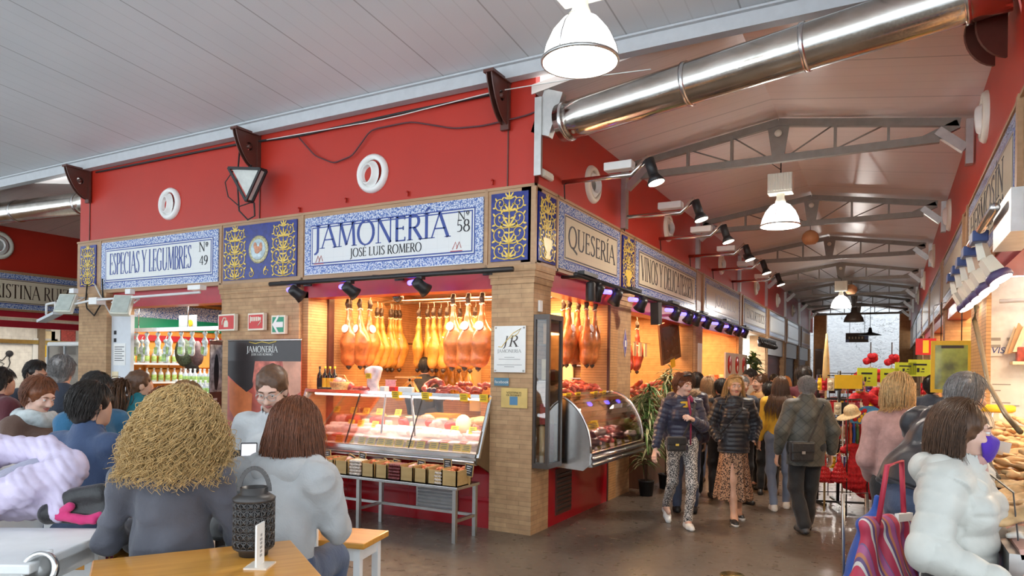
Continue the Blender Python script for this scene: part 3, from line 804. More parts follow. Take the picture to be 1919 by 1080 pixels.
for (y, lb) in ((7.15, 'second'), (11.35, 'third'), (15.45, 'fourth'), (19.8, 'fifth'), (24, 'sixth')):
    sign('shop_sign', 'tile sign on the right aisle wall, %s beyond the fish stall pillar' % lb, (4.066, y), (0, -1, 0), 3.5, 2.89, 3.64, [], 'sign_cream', 'ink')
sign('shop_sign', 'cream tile sign ending in the name RUIZ across the left passage', (-13.296, .55), SH2, 2.45, 2.89, 3.64, [('CRISTINA RUIZ', .16, .30, .30, 1.68, True)], 'sign_cream', 'ink_brown')

def arabesque(name, label, o, U, w, z0, z1, style):
    """cobalt tile panel with raised gold candelabra scrolls, mirrored about its middle"""
    o = VE((o[0], o[1], 0)); U = VE(U); V = VE((0, 0, 1)); N = U.cross(V); h = z1 - z0
    root = thing(name, label, 'tile panel', o + V * z0, 0, 'blue and gold tile panels in the band')
    def W3(x, y, d=.016): return o + U * (w / 2 + x) + V * (z0 + y) + N * d
    b = MB(); b.panel(W3(-w / 2, 0, -.004), W3(w / 2, 0, -.004), W3(w / 2, h, -.004), W3(-w / 2, h, -.004), .018); b.build('tile_ground', 'cobalt', root)
    b = MB()
    def stem(pts, r): b.tube([W3(*p) for p in pts], [r * (1.25 - .8 * i / (len(pts) - 1)) for i in range(len(pts))], 5)
    def leaf(x, y, a, l, wd):
        c, s_ = cos(a), sin(a); P = []
        for t, q in ((0, 0), (.2, .45), (.45, .7), (.62, .45), (.8, .55), (1, 0), (.8, -.55), (.62, -.45), (.45, -.7), (.2, -.45)):
            u, v = t * l, q * wd; P.append((x + u * c - v * s_, y + u * s_ + v * c))
        b.prism([(w / 2 + p[0], z0 + p[1]) for p in P], o + N * .012, U, V, .008)
    def spiral(x, y, r, a0, turns, sgn, wd):
        pts = []
        for i in range(22):
            t = i / 21; a = a0 + sgn * turns * 2 * PI * t; q = r * (1 - .85 * t); pts.append((x + q * cos(a), y + q * sin(a)))
        stem(pts, wd); return pts
    def both(fn):
        for s_ in (1, -1): fn(s_)
    def half(cx, ww, s0):
        """one candelabra about x=cx, half-width ww"""
        u = min(ww, h * .35)
        def f(s_):
            for (yy, rr, a0, sg_) in ((.16, .50, -1.4, 1), (.40, .55, -1.3, 1), (.62, .50, -1.2, 1), (.84, .42, -1.0, 1)):
                r = rr * u; x = cx + s_ * (ww * .52)
                pts = []
                for i in range(20):
                    t = i / 19; a = a0 + sg_ * 1.25 * 2 * PI * t; q = r * (1 - .8 * t); pts.append((x + s_ * q * cos(a) * .82, yy * h + q * sin(a) * .8))
                stem([(cx, yy * h - r * .9), (cx + s_ * ww * .25, yy * h - r * .95)] + pts, .0065)
                for i in (1, 4, 7, 10, 13): leaf(pts[i][0], pts[i][1], math.atan2(pts[i][1] - yy * h, pts[i][0] - x) + .5 * s_, r * .45, r * .16)
                leaf(pts[-1][0], pts[-1][1], 1.2, r * .28, r * .2)
        both(f)
        stem([(cx, .04 * h), (cx, .96 * h)], .008)
        for yy, l in ((.05, .14), (.27, .16), (.50, .20), (.72, .16), (.90, .12)):
            for a in (.35, .95, 1.57, 2.19, 2.79): leaf(cx, yy * h, a, l * h * (.75 if abs(a - 1.57) > 1 else 1), .022 * h)
    if style == 'vase':
        half(0, w * .46, 0)
        pr_ = [(-.10, .06), (.10, .06), (.07, .10), (.04, .14), (.13, .24), (.16, .34), (.10, .36), (-.10, .36), (-.16, .34), (-.13, .24), (-.04, .14), (-.07, .10)]
        b.prism([(w / 2 + p[0] * w * 1.7, z0 + p[1] * h) for p in pr_], o + N * .012, U, V, .012)
        for i in range(26): leaf((((i * 37) % 100) / 100 - .5) * w * .8, (.38 + .56 * ((i * 61) % 100) / 100) * h, i * 2.4, .07 * h, .02 * h)
    elif style == 'twin':
        for c in (-.33, .33): half(c * w, w * .155, 0)
        for s_ in (1, -1): spiral(s_ * .1 * w, .1 * h, .07 * h, .4, 1.2, s_, .006); leaf(s_ * .07 * w, .12 * h, 1.57 - s_ * .6, .12 * h, .03 * h)
    else: half(0, w * .46, 0)
    b.build('gold_scrolls', 'gold', root)
    if style == 'twin':
        b = MB(); c = W3(0, .53 * h, .014)
        b.lathe([(.0, .010), (.155, .010), (.185, .006), (.185, 0)], c, N, 32); b.build('medallion_rim', M('majolica', (.50, .46, .26), rough=.3, var=.5, sc=40), root)
        b = MB(); b.lathe([(0, .004), (.135, .004), (.14, 0)], W3(0, .53 * h, .024), N, 32); b.build('medallion', M('majolica_blue', (.50, .62, .66), rough=.3, var=.3, sc=14), root)
        b = MB(); b.ell(W3(-.01, .52 * h, .03), (.055, .008, .05)); b.ell(W3(-.05, .60 * h, .03), (.03, .008, .045)); b.ell(W3(.055, .57 * h, .03), (.03, .008, .06)); b.build('medallion_flower', M('majolica_red', (.62, .28, .16), var=.3, sc=30), root)
    return root
arabesque('ornament_panel', 'narrow blue and gold tile panel at the left end of the front', (-8.17, -.004), SL, .42, 2.97, 3.62, 'tall')
arabesque('ornament_panel', 'wide blue and gold tile panel with round medallion, between two shop signs', (-4.78, -.004), SL, 1.38, 2.90, 3.63, 'twin')
arabesque('ornament_panel', 'blue and gold tile panel on the corner, front side', (-.52, -.004), SL, .45, 2.90, 3.63, 'tall')
arabesque('ornament_panel', 'blue and gold tile panel with an urn on the corner, aisle side', (.004, .06), SH2, .43, 2.90, 3.63, 'vase')
arabesque('ornament_panel', 'narrow blue and gold tile panel between the two cream aisle signs', (.004, 2.67), SH2, .5, 2.90, 3.63, 'vase')

# ----- round vents in the red walls
def vent(label, o, N, r=.235):
    o = VE(o); N = VE(N); root = thing('round_vent', label, 'vent', o, 0, 'round vents in the red walls')
    b = MB(); b.lathe([(r, 0), (r, .02), (r * .9, .05), (r * .74, .055), (r * .70, .03), (r * .70, .0)], o, N, 32, cap=False); b.build('rim', 'cream_vent' if abs(N.x) > .5 else 'white_plastic', root)
    T = VE((0, 0, 1)).cross(N)
    b = MB(); b.lathe([(r * .70, .012), (r * .60, .03), (r * .52, .075), (r * .47, .085), (r * .44, .06), (r * .44, -.04), (0, -.04)], o + T * r * -.10 + VE((0, 0, -.01)), (N + T * -.25).normalized(), 28, cap=False); b.build('nozzle', 'white_plastic', root)
    b = MB(); b.lathe([(0, .0), (r * .43, .0), (r * .43, -.03)], o + T * r * -.1, (N + T * -.25).normalized(), 24); b.build('duct_mouth', 'vent_hole', root)
vent('white round vent above the large ham stall sign', (-2.196, .02, 4.07), (0, -1, 0)); vent('white round vent above the spice stall sign', (-5.985, .02, 4.09), (0, -1, 0))
vent('cream round vent at the left picture edge, across the passage', (-13.34, 1.2, 4.22), (1, 0, 0), .3)
for y, z, n in ((1.61, 4.07, 'first'), (4.97, 4.15, 'second'), (9.14, 4.12, 'third'), (13.67, 4.12, 'fourth'), (17.85, 4.13, 'fifth'), (22.0, 4.13, 'sixth')): vent('cream round vent on the left aisle wall, %s from the corner' % n, (-.02, y, z), (1, 0, 0))
for y, z, n in ((1.68, 4.28, 'nearest, cone-shaped in profile'), (6.3, 4.25, 'second along'), (10.6, 4.25, 'third along'), (15, 4.25, 'fourth along'), (19.5, 4.25, 'fifth along')): vent('cream round vent on the right aisle wall, ' + n, (4.09, y, z), (-1, 0, 0), .25)

# ----- eave brackets: brown quarter-curve plates with a hole
def bracket(label, x, s=1):
    root = thing('eave_bracket', label, 'bracket', (x, -.02, 4.35), 0, 'brown eave brackets on the front')
    P = [(0, 0)]
    for i in range(13): a = PI / 2 * i / 12; P.append((.36 * sin(a) * 1.0, .46 - .46 * cos(a) ** 1.5 if i else 0))
    P.append((0, .46)); hole = [(.14 + .055 * cos(2 * PI * i / 16), .27 + .055 * sin(2 * PI * i / 16)) for i in range(16)]
    bm = bmesh.new(); vs = [bm.verts.new((0, -p[0], p[1])) for p in P]; hs = [bm.verts.new((0, -p[0], p[1])) for p in hole]
    es = [bm.edges.new((vs[i], vs[(i + 1) % len(vs)])) for i in range(len(vs)) if (vs[i].co - vs[(i + 1) % len(vs)].co).length > 1e-6] + [bm.edges.new((hs[i], hs[(i + 1) % 16])) for i in range(16)]
    bmesh.ops.triangle_fill(bm, edges=es, use_beauty=True)
    for side in (-.03, .03):
        me = bpy.data.meshes.new('plate'); bm.to_mesh(me); o = bpy.data.objects.new('plate', me); finish(o, 'dark_brown', root, False, 0)
        sm = o.modifiers.new('t', 'SOLIDIFY'); sm.thickness = .012; sm.offset = 0; o.location = (side, 0, 0)
    b = MB(); b.box((x - .05, -.04, 4.30), (x + .05, 0, 4.80)); b.box((x - .06, -.39, 4.79), (x + .06, 0, 4.82)); b.tube([(x - .05, -.16, 4.62), (x + .05, -.16, 4.62)], .03, 10); b.build('back_plate', 'dark_brown', root)
    return root
bracket('brown bracket under the eave near the front corner', -.36); bracket('brown bracket under the eave above the hanging lantern', -4.16); bracket('brown bracket under the eave at the left end', -7.98)
q_ = at(1845, 62, d=5.5); root = thing('duct_bracket', 'dark brown curved bracket plates with holes at the right end of the duct', 'bracket', q_ - VE((0, 0, .3)))
for px, py, dd in ((1834, 68, 5.5), (1856, 50, 5.3)):
    q_ = at(px, py, d=dd); b = MB(); P = [(.12, .24)] + [(.12 - .24 * sin(PI * i / 14), .24 * cos(PI * i / 14) - .0) for i in range(1, 14)] + [(.12, -.24)]
    b.prism(P, q_, (.88, .47, 0), (0, 0, 1), .02); pl = b.build('plate', 'dark_brown', root); b = MB(); b.lathe([(0, 0), (.055, 0), (.055, .006), (0, .006)], q_ + VE((-.02, -.02, -.02)), (.47, -.88, 0), 16); b.build('plate_hole', 'cream_vent', pl)

# ----- ventilation ducts
def duct(name, label, p0, p1, r, bands):
    p0, p1 = VE(p0), VE(p1); root = thing(name, label, 'duct', p0); d = (p1 - p0)
    b = MB(); b.tube([p0 + d * (i / 12) for i in range(13)], r, 32); b.build('pipe', 'duct_metal', root)
    for t in bands:
        b = MB(); c = p0 + d * t; n = d.normalized(); b.lathe([(r, -.02), (r + .012, -.02), (r + .012, .02), (r, .02)], c, n, 32, cap=False); b.build('clamp_band', 'steel', root)
        # small lug
    return root
dl, dr = at(1052, 231, d=7.25), at(1895, -32, d=5.05)
duct('ventilation_duct', 'long shiny metal duct slanting across the aisle entrance', dl, dr, .192, (.02, .36, .63, .93))
duct('ventilation_duct', 'shiny metal duct crossing the far left passage', (-13.3, .35, 4.60), (-8.27, .35, 4.44), .19, (.5, .9))
b = MB(); p = at(1012, 262, d=7.2); b.box((-.02, -.0, 3.78), (.06, .04, 4.60)); b.box((.0, .02, 4.2), (.22, .12, 4.66), rotm('Y', .35)); tag(b.build('corner_post', 'steel_dull'), 'steel post and plate on the corner beneath the duct end', 'post')
b = MB(); b.box((0, .12, 3.80), (.035, .36, 3.88)); b.box((.035, .13, 3.805), (.05, .35, 3.86)); tag(b.build('emergency_lamp', 'cream_vent', bevel=.005), 'small cream emergency light above the urn tile panel', 'light')

# ----- roof trusses across the aisle
def truss(y, label, x0=0.0, x1=4.05, group='steel roof trusses over the aisle'):
    xm = (x0 + x1) / 2; root = thing('roof_truss', label, 'truss', (xm, y, 4.35), 0, group)
    b = MB()
    b.bar((x0 + .1, y, 4.585), (xm, y, 4.885), .06, .09); b.bar((x1 - .1, y, 4.585), (xm, y, 4.885), .06, .09); b.build('top_chord', 'truss_grey', root)
    b = MB(); b.bar((x0 + .22, y, 4.43), (x1 - .3, y, 4.43), .07, .09); b.bar((x0 + .12, y, 4.57), (x0 + .45, y, 4.43), .06, .10); b.bar((x1 - .12, y, 4.57), (x1 - .45, y, 4.43), .06, .10); b.build('bottom_chord', 'truss_grey', root)
    for f in (.22, .36, .66, .80):
        x = x0 + (x1 - x0) * f; zt = 4.57 + .3 * (1 - abs(f - .5) * 2); b = MB(); b.bar((x, y, 4.46), (x, y, zt), .08, .03, (1, 0, 0)); b.build('post', 'truss_grey', root)
    for f0, f1 in ((.22, .36), (.36, .47), (.66, .53), (.80, .66)):
        xa, xb = x0 + (x1 - x0) * f0, x0 + (x1 - x0) * f1; b = MB(); b.tube([(xa, y, 4.57 + .3 * (1 - abs(f0 - .5) * 2)), (xb, y, 4.46)], .010, 6); b.build('tie_rod', 'truss_grey', root)
    b = MB(); b.prism([(-.13, .40), (.13, .40), (.07, 0), (-.07, 0)], (xm, y - .02, 4.44), (1, 0, 0), (0, 0, 1), -.02); b.build('gusset', 'truss_grey', root)
    b = MB(); b.lathe([(0, 0), (.045, 0), (.045, .004), (0, .004)], (xm, y - .04, 4.74), (0, -1, 0), 16); b.build('gusset_hole', 'cream_vent', root)
    for s_, x in ((1, x0), (-1, x1)):
        b = MB(); b.bar((x + s_ * .05, y, 4.28), (x + s_ * .32, y, 4.52), .09, .10); b.box((x - .02 * s_, y - .06, 3.72 if s_ > 0 else 4.1), (x + .05 * s_, y + .06, 4.6)); b.build('wall_bracket', 'steel_dull', root)
    return root
for i, y in enumerate((2.74, 6.95, 11.15, 15.4, 19.7, 24.0, 28.2)):
    truss(y, 'grey steel truss under the aisle roof, %s from the entrance' % ('first', 'second', 'third', 'fourth', 'fifth', 'sixth', 'last')[i])
truss(3.2, 'dark steel truss over the far left passage', -13.3, -8.3, 'trusses over the left passage')

# ----- pendant lamps
def pendant(label, x, y, zb, r, power, col, hang):
    root = thing('pendant_lamp', label, 'lamp', (x, y, zb), 0, 'bell pendant lamps')
    b = MB(); prof = [(r, 0), (r * .985, .06 * r), (r * .90, .42 * r), (r * .74, .78 * r), (r * .5, 1.08 * r), (r * .26, 1.22 * r), (r * .24, 1.24 * r), (r * .48, 1.05 * r), (r * .72, .75 * r), (r * .88, .40 * r), (r * .97, .02 * r)]
    b.lathe(prof, (x, y, zb), n=40, cap=False); b.build('shade', M('shade_glass', (.95, .95, .93), rough=.3, var=0, emit=7), root)
    b = MB(); b.lathe([(r * .98, -.02 * r), (r * 1.035, -.02 * r), (r * 1.035, .06 * r), (r * .98, .06 * r)], (x, y, zb), n=40, cap=False)
    for k in range(3):
        a = k * 2 * PI / 3 + .4; ca, sa = cos(a), sin(a)
        b.tube([(x + ca * q * 1.03, y + sa * q * 1.03, zb + h) for q, h in ((r, .03 * r), (r * .91, .44 * r), (r * .75, .8 * r), (r * .5, 1.1 * r), (r * .2, 1.27 * r))], r * .022, 6)
    b.build('guard_ring', 'steel_dull', root)
    b = MB(); b.lathe([(r * .25, 1.2 * r), (r * .27, 1.3 * r), (r * .20, 1.5 * r), (r * .2, 1.75 * r)], (x, y, zb), n=20); b.build('neck', 'lamp_cream', root)
    b = MB(); g = r * .62; zc = zb + 1.7 * r
    b.box((x - g, y - g * .6, zc), (x + g, y + g * .6, zc + r * 1.05))
    for k in range(9): xx = x - g + g * 2 * (k + .5) / 9; b.box((xx - .012, y - g * .66, zc + .03), (xx + .012, y + g * .66, zc + r * 1.02))
    b.build('gear_box', 'lamp_cream', root, bevel=.008)
    b = MB(); b.tube([(x, y, zc + r * 1.05), (x, y, hang)], .008, 6); b.tube([(x, y, zc + r * 1.3), (x - .12, y, zc + r * 1.7), (x - .05, y, hang)], .006, 5); b.build('suspension_chain', 'black_metal', root)
    b = MB(); b.ell((x, y, zb + r * .5), r * .33); b.build('bulb', 'lamp_glow', root)
    light_point((0, 0, .10 * r), power, col, r * .5, root)
    return root
pendant('large glowing bell lamp hanging in front of the entrance', 1.496, -2.338, 3.745, .245, 60, (1, .95, .86), 5.17)
pendant('glowing bell lamp with cream gear box, over the middle of the aisle', 2.01, 3.104, 3.655, .245, 170, (1, .90, .76), 4.95)
pendant('small far bell lamp glowing deep in the aisle', 2.05, 15.27, 3.62, .27, 170, (1, .95, .88), 4.43)
def ball(label, x, y, z, r):
    root = thing('ball_pendant', label, 'lamp', (x, y, z), 0, 'terracotta ball pendants')
    b = MB(); b.lathe([(r * .62, -.72 * r), (r * .9, -.4 * r), (r, 0), (r * .87, .5 * r), (r * .5, .87 * r), (r * .12, r), (0, 1.0 * r)], (x, y, z), n=28); b.build('globe', 'terracotta', root)
    b = MB(); b.tube([(x, y, z + r), (x, y, 4.45)], .006, 6); b.build('cord', 'cable_black', root)
ball('terracotta ball lamp hanging from the second truss', 2.01, 6.95, 4.16, .145); ball('terracotta ball lamp hanging deep in the aisle', 2.3, 15.4, 4.12, .16)
root = thing('bell_pendant', 'unlit dark bell lamp hanging before the white end wall', 'lamp', (2.2, 19.7, 3.5))
b = MB(); b.lathe([(.32, 0), (.29, .12), (.2, .27), (.1, .33), (.08, .5), (0, .5)], (2.2, 19.7, 3.5), n=28); b.build('shade', M('dark_shade', (.13, .10, .08), rough=.4, metal=.4), root)
b = MB(); b.tube([(2.2, 19.7, 4.0), (2.2, 19.7, 4.4)], .01, 6); b.build('cord', 'cable_black', root)
root = thing('ceiling_lamp', 'small dark disc lamp on a long cord near the end wall', 'lamp', (2.6, 24, 3.2)); b = MB(); b.lathe([(.42, 0), (.3, .05), (.08, .12), (.05, .3), (0, .3)], (2.6, 24, 3.25), n=20); b.build('shade', 'black_metal', root); b = MB(); b.tube([(2.6, 24, 3.5), (2.6, 24, 4.4)], .012, 5); b.build('cord', 'cable_black', root)

# ----- lamp arms on the left aisle wall
def arm(label, y):
    z = 3.885; root = thing('wall_spotlight', label, 'wall lamp', (0, y, z), 0, 'pipe arms with spotlights on the left aisle wall')
    b = MB(); b.tube([(-.02, y, z), (.80, y, z - .01), (.98, y, z + .16)], .028, 10); b.build('pipe', 'steel', root)
    b = MB(); b.box((.50, y - .07, z + .05), (.82, y + .07, z + .14)); b.build('ballast', 'white_plastic', root, bevel=.01)
    b = MB(); b.tube([(.99, y, z + .13), (1.05, y, z - .05)], .055, 14); b.tube([(1.05, y, z - .05), (1.075, y, z - .13)], [.055, .10], 18); b.build('spot_head', 'black_plastic', root)
    b = MB(); d = VE((.025, 0, -.08)).normalized(); b.lathe([(0, .001), (.085, .001), (.085, -.01)], (1.078, y, z - .135), d, 18); b.build('lamp_face', 'spot_glow', root)
    b = MB(); b.tube([(0, y, z), (.02, y - .02, z - .2), (.01, y, 3.70)], .008, 5); b.build('cord', 'cable_black', root)
for i, y in enumerate((.73, 2.75, 4.5, 6.4, 8.3, 10.4)): arm('pipe arm with black spotlight on the left aisle wall, %s from the corner' % ('first', 'second', 'third', 'fourth', 'fifth', 'sixth')[i], y)

# ----- spotlight bars
def spot_head(label, p, aim, group, glow=True, rz=0):
    """black spotlight slung under a bar, with a blue driver light on its left"""
    p = VE(p); aim = VE(aim).normalized(); root = thing('spotlight', label, 'spotlight', p, 0, group); s_ = aim.cross(VE((0, 0, 1))).normalized()
    b = MB(); b.tube([p, p - VE((0, 0, .07))], .02, 10); b.box(p + VE((-.035, -.035, -.03)), p + VE((.035, .035, .0))); c = p - VE((0, 0, .10)); b.build('yoke', 'black_metal', root)
    b = MB(); b.tube([c - aim * .09, c - aim * .05, c + aim * .03, c + aim * .09], [.05, .062, .066, .085], 18); b.build('head', 'black_metal', root)
    b = MB(); b.lathe([(0, .002), (.07, .002), (.07, -.01)], c + aim * .085, aim, 18); b.build('lens', 'spot_glow', root)
    if glow:
        b = MB(); q = c + s_ * -.15 + VE((0, -.03, .05)); b.tube([q - s_ * .07, q + s_ * .07], .028, 10); b.build('driver_light', 'blue_glow', root)
    return root
root = thing('light_bar', 'long black bar with spotlights across the front of the ham stall', 'light bar', (-1.8, -.35, 2.74))
b = MB(); b.tube([(-3.5, -.35, 2.76), (-.06, -.35, 2.755)], .028, 10); b.build('rail', 'black_metal', root)
for x in (-3.2, -1.75, -.55): b = MB(); b.tube([(x, 0, 2.80), (x - .12, -.35, 2.77)], .022, 8); b.box((x - .06, -.03, 2.76), (x + .06, 0, 2.84)); b.build('wall_arm', 'black_metal', root)
for x, n in ((-3.05, 'left'), (-2.20, 'middle'), (-1.20, 'right')): spot_head('black spotlight with blue light, %s of three over the ham stall' % n, (x, -.35, 2.735), (.35, .75, -.55), 'spotlights over the ham stall')
root = thing('light_bar', 'long black bar with spotlights along the left side of the aisle', 'light bar', (.32, 5.5, 2.74))
b = MB(); b.tube([(.32, .35, 2.77), (.32, 11.2, 2.77)], .026, 10); b.build('rail', 'black_metal', root)
for y in (.7, 2.3, 4.2, 6.2, 8.2, 10.4): b = MB(); b.tube([(0, y, 2.80), (.32, y - .1, 2.77)], .02, 8); b.box((.28, y - .2, 2.79), (.36, y + .2, 2.83)); b.build('wall_arm', 'black_metal', root)
for y, g, n in ((1.0, False, 'first'), (1.62, True, 'second'), (2.62, True, 'third'), (4.35, True, 'fourth'), (5.15, True, 'fifth'), (5.7, True, 'sixth'), (6.5, True, 'seventh'), (7.6, True, 'eighth'), (8.6, True, 'ninth'), (9.5, True, 'tenth'), (10.3, True, 'eleventh')):
    spot_head('black spotlight on the aisle bar, %s from the corner' % n, (.32, y, 2.75), (-.5, .25, -.75), 'spotlights on the aisle bar', g)
for y, n in ((.78, 'short black tube speaker beside the corner, under the aisle bar'), (3.35, 'flat black speaker under the aisle bar by the wine stall')):
    root = thing('speaker', n, 'speaker', (.32, y, 2.5)); b = MB()
    if y < 1: b.lathe([(.05, 0), (.055, .01), (.055, .2), (.04, .22)], (.32, y, 2.52), n=18)
    else: b.box((.24, y - .09, 2.42), (.36, y + .09, 2.74), rotm('X', .1))
    b.build('body', 'black_plastic', root, bevel=.006); b = MB(); b.tube([(.32, y, 2.72), (.32, y, 2.77)], .012, 6); b.build('mount', 'black_metal', root)
# row of spots at the bright stall, far
for k in range(8): spot_head('small black lamp in the far row above the bright doorway, %s' % ('first', 'second', 'third', 'fourth', 'fifth', 'sixth', 'seventh', 'eighth')[k], (.2, 13.2 + .38 * k, 2.66), (.3, -.5, -.8), 'row of lamps above the bright doorway', False)
b = MB(); b.bar((.2, 13, 2.68), (.2, 16.1, 2.68), .04, .04); tag(b.build('lamp_rail', 'black_metal'), 'black rail carrying the far row of lamps', 'rail')

# white floodlights on the left pillar
def flood(label, p, rot):
    p = VE(p); root = thing('floodlight', label, 'floodlight', p, 0, 'white floodlights on the left pillar')
    R = rotm('Z', rot) @ rotm('X', -.5)
    def T(v): return p + R @ VE(v)
    b = MB(); b.box(p + VE((-.13, -.04, -.16)), p + VE((.13, .04, .16)), R, p); b.build('housing', M('flood_cream', (.72, .72, .62), rough=.4), root, bevel=.01)
    b = MB(); b.box(p + VE((-.11, -.05, -.14)), p + VE((.11, -.038, .14)), R, p); b.build('glass', M('flood_glass', (.5, .55, .5), rough=.1), root)
    b = MB(); b.tube([T((-.15, 0, .05)), T((-.15, .12, .2)), T((.15, .12, .2)), T((.15, 0, .05))], .012, 6); b.box(p + VE((-.02, .05, .17)), p + VE((.1, .12, .24))); b.build('yoke', 'white_paint', root)
flood('white floodlight on the pipe left of the spice stall pillar', at(124, 570, y=-.5), .5); flood('white floodlight on the pipe in front of the spice stall door panel', at(229, 573, y=-.5), .6)
root = thing('lamp_bracket', 'white U-shaped lamp bracket sticking out left of the pillar', 'bracket', at(95, 590, y=-.6)); p = at(95, 590, y=-.6)
b = MB(); b.tube([p + VE((-.12, 0, .16)), p + VE((-.12, 0, .0)), ], .018, 6); b.tube([p + VE((.12, 0, .18)), p + VE((.12, 0, .02))], .018, 6); b.tube([p + VE((-.12, 0, .16)), p + VE((.12, 0, .18))], .018, 6); b.build('yoke', 'white_paint', root)
b = MB(); b.box(p + VE((-.26, -.07, -.06)), p + VE((.2, .07, -.02)), rotm('Y', -.25)); b.build('plate', 'grey_paint', root)
root = thing('pipe_rail', 'thin white pipe across the spice stall front carrying floodlights', 'pipe', (-6.3, -.4, 2.7))
b = MB(); b.tube([at(105, 578, y=-.45), at(172, 563, y=-.42), at(375, 548, y=-.4)], .018, 8); b.build('pipe', 'white_paint', root); b = MB(); b.box((-4.95, -.44, 2.74), (-4.70, -.34, 2.80)); b.box((-7.2, -.44, 2.62), (-7.0, -.3, 2.72)); b.build('clamp', 'white_plastic', root)
b = MB(); c = at(170, 560, y=-.05); b.tube([(-7.95, -.03, 3.0), (-7.93, -.06, 2.75), c + VE((-.1, 0, -.15)), c + VE((.1, 0, -.27)), c + VE((.32, 0, -.05)), c + VE((.3, 0, .3))], .012, 6); tag(b.build('loose_cable', 'cable_black'), 'dark looped cable hanging on the left pillar', 'cable')
b = MB(); b.tube([(-7.75, -.03, 3.0), (-7.6, -.05, 2.85), at(205, 585, y=-.1), at(222, 590, y=-.4)], .012, 6); tag(b.build('loose_cable', 'cable_white'), 'white cable running to the floodlight in front of the door panel', 'cable')

# hanging triangular lantern with cable loops
p = VE((-4.03, -.22, 4.28)); root = thing('lantern', 'black-framed triangular wall lantern hanging by its cable', 'lantern', p - VE((0, 0, .4)))
tri = [(-.23, .02), (.23, -.02), (.03, -.42)]
b = MB(); b.prism([(q[0] * .9, q[1] * .9 - .02) for q in tri], p, (1, .25, 0), (0, 0, 1), .08); b.build('pane', M('lantern_pane', (.62, .64, .60), rough=.4), root)
b = MB()
for i in range(3):
    A, B_ = tri[i], tri[(i + 1) % 3]
    for d in (0, -.1): b.bar(p + VE((A[0], A[0] * .25 + d, A[1])), p + VE((B_[0], B_[0] * .25 + d, B_[1])), .025, .03)
for q in tri: b.bar(p + VE((q[0], q[0] * .25, q[1])), p + VE((q[0], q[0] * .25 - .1, q[1])), .025, .025)
b.build('frame', 'black_metal', root)
b = MB(); b.tube([(-4.14, -.1, 4.4), (-4.10, -.2, 4.3)], .012, 6); b.tube([(-4.26, -.2, 4.62), (-4.28, -.22, 4.2), (-4.26, -.2, 3.78), (-4.15, -.15, 3.66), (-4.02, -.15, 3.7), (-3.98, -.2, 3.86)], .011, 6)
b.tube([p + VE((-.2, -.1, 0)), p + VE((-.42, -.05, -.12)), p + VE((-.42, 0, -.3)), p + VE((-.2, 0, -.45)), p + VE((.02, 0, -.42))], .008, 6); b.build('cable', 'cable_black', root)

# cables along the red wall
def cable(label, pts, r=.009, m='cable'):
    P = []
    for i in range(len(pts) - 1):
        for k in range(6): P.append(VE(pts[i]).lerp(VE(pts[i + 1]), k / 6))
    P.append(VE(pts[-1])); Q = [P[0]] + [(P[i - 1] + P[i] * 2 + P[i + 1]) / 4 for i in range(1, len(P) - 1)] + [P[-1]]
    b = MB(); b.tube(Q, r, 6); return tag(b.build('wall_cable', m), label, 'cable')
cable('purple cable sagging across the red wall above the ham sign', [at(560, 258, y=-.02), at(590, 292, y=-.02), at(625, 306, y=-.02), at(660, 292, y=-.02), at(695, 243, y=-.02), at(770, 228, y=-.02), at(850, 241, y=-.02), at(905, 236, y=-.02), at(985, 217, y=-.02), at(1040, 195, y=.1)])
cable('dark cable running along the top of the red front wall', [at(180, 323, y=-.02), at(445, 270, y=-.02), at(560, 255, y=-.02), at(750, 212, y=-.02), at(930, 175, y=-.02)], .014, 'cable_black')
cable('pale wire strung under the eave toward the duct', [at(500, 262, y=-.05), at(720, 224, y=-.05), at(925, 172, y=-.1), at(1060, 150, y=-.1), at(1220, 130, y=-.1)], .006, 'cable_white')
b = MB()
for x, z in ((-3.38, 3.74), (-2.6, 3.78), (-1.66, 3.76), (-.52, 3.76)): b.lathe([(.012, 0), (.012, .03), (0, .035)], (x, .01, z + .03), (0, -1, 0), 8); b.box((x - .008, -.01, z - .02), (x + .008, .01, z + .02))
tag(b.build('wall_hooks', 'red_wall'), 'small red hooks along the wall above the ham sign', 'hooks', None, 'stuff')
# ==== stalls and their goods
ORDS = 'first second third fourth fifth sixth seventh eighth ninth tenth eleventh twelfth thirteenth fourteenth fifteenth sixteenth seventeenth eighteenth nineteenth twentieth'.split()
def ORD(i): return ORDS[i] if i < 20 else ('twenty-' + ORDS[i - 20] if i < 29 else ('thirtieth' if i == 29 else 'thirty-' + ORDS[i - 30]))
rnd = random.Random(3)
R_ = rnd.uniform
M('ham_orange', (.50, .15, .04), rough=.28, var=.45, sc=9, bump=.25, bsc=30, coat=.3); M('ham_yellow', (.58, .26, .045), rough=.3, var=.40, sc=10, bump=.2, bsc=30, coat=.2)
M('ham_red', (.45, .07, .04), rough=.3, var=.45, sc=14, bump=.2, coat=.3)
M('hoof', (.05, .03, .02), rough=.4); M('ham_label', (.82, .70, .68), rough=.4, var=.12, sc=30); M('rope', (.62, .55, .42), rough=.8)
M('meat_pink', (.74, .38, .34), rough=.25, var=.22, sc=25, coat=.4); M('meat_red', (.48, .07, .06), rough=.25, var=.35, sc=22, coat=.4); M('meat_white', (.82, .66, .60), rough=.25, var=.15, sc=25, coat=.4)
M('sausage_orange', (.55, .13, .04), rough=.4, var=.3, sc=20); M('sausage_dark', (.20, .04, .04), rough=.4, var=.3, sc=20); M('sausage_netted', (.70, .58, .50), rough=.5, var=.45, sc=70)
M('cheese', (.80, .55, .22), rough=.4, var=.1); M('cheese_pale', (.84, .70, .45), rough=.4, var=.1); M('loaf', (.66, .38, .17), rough=.5, var=.15)
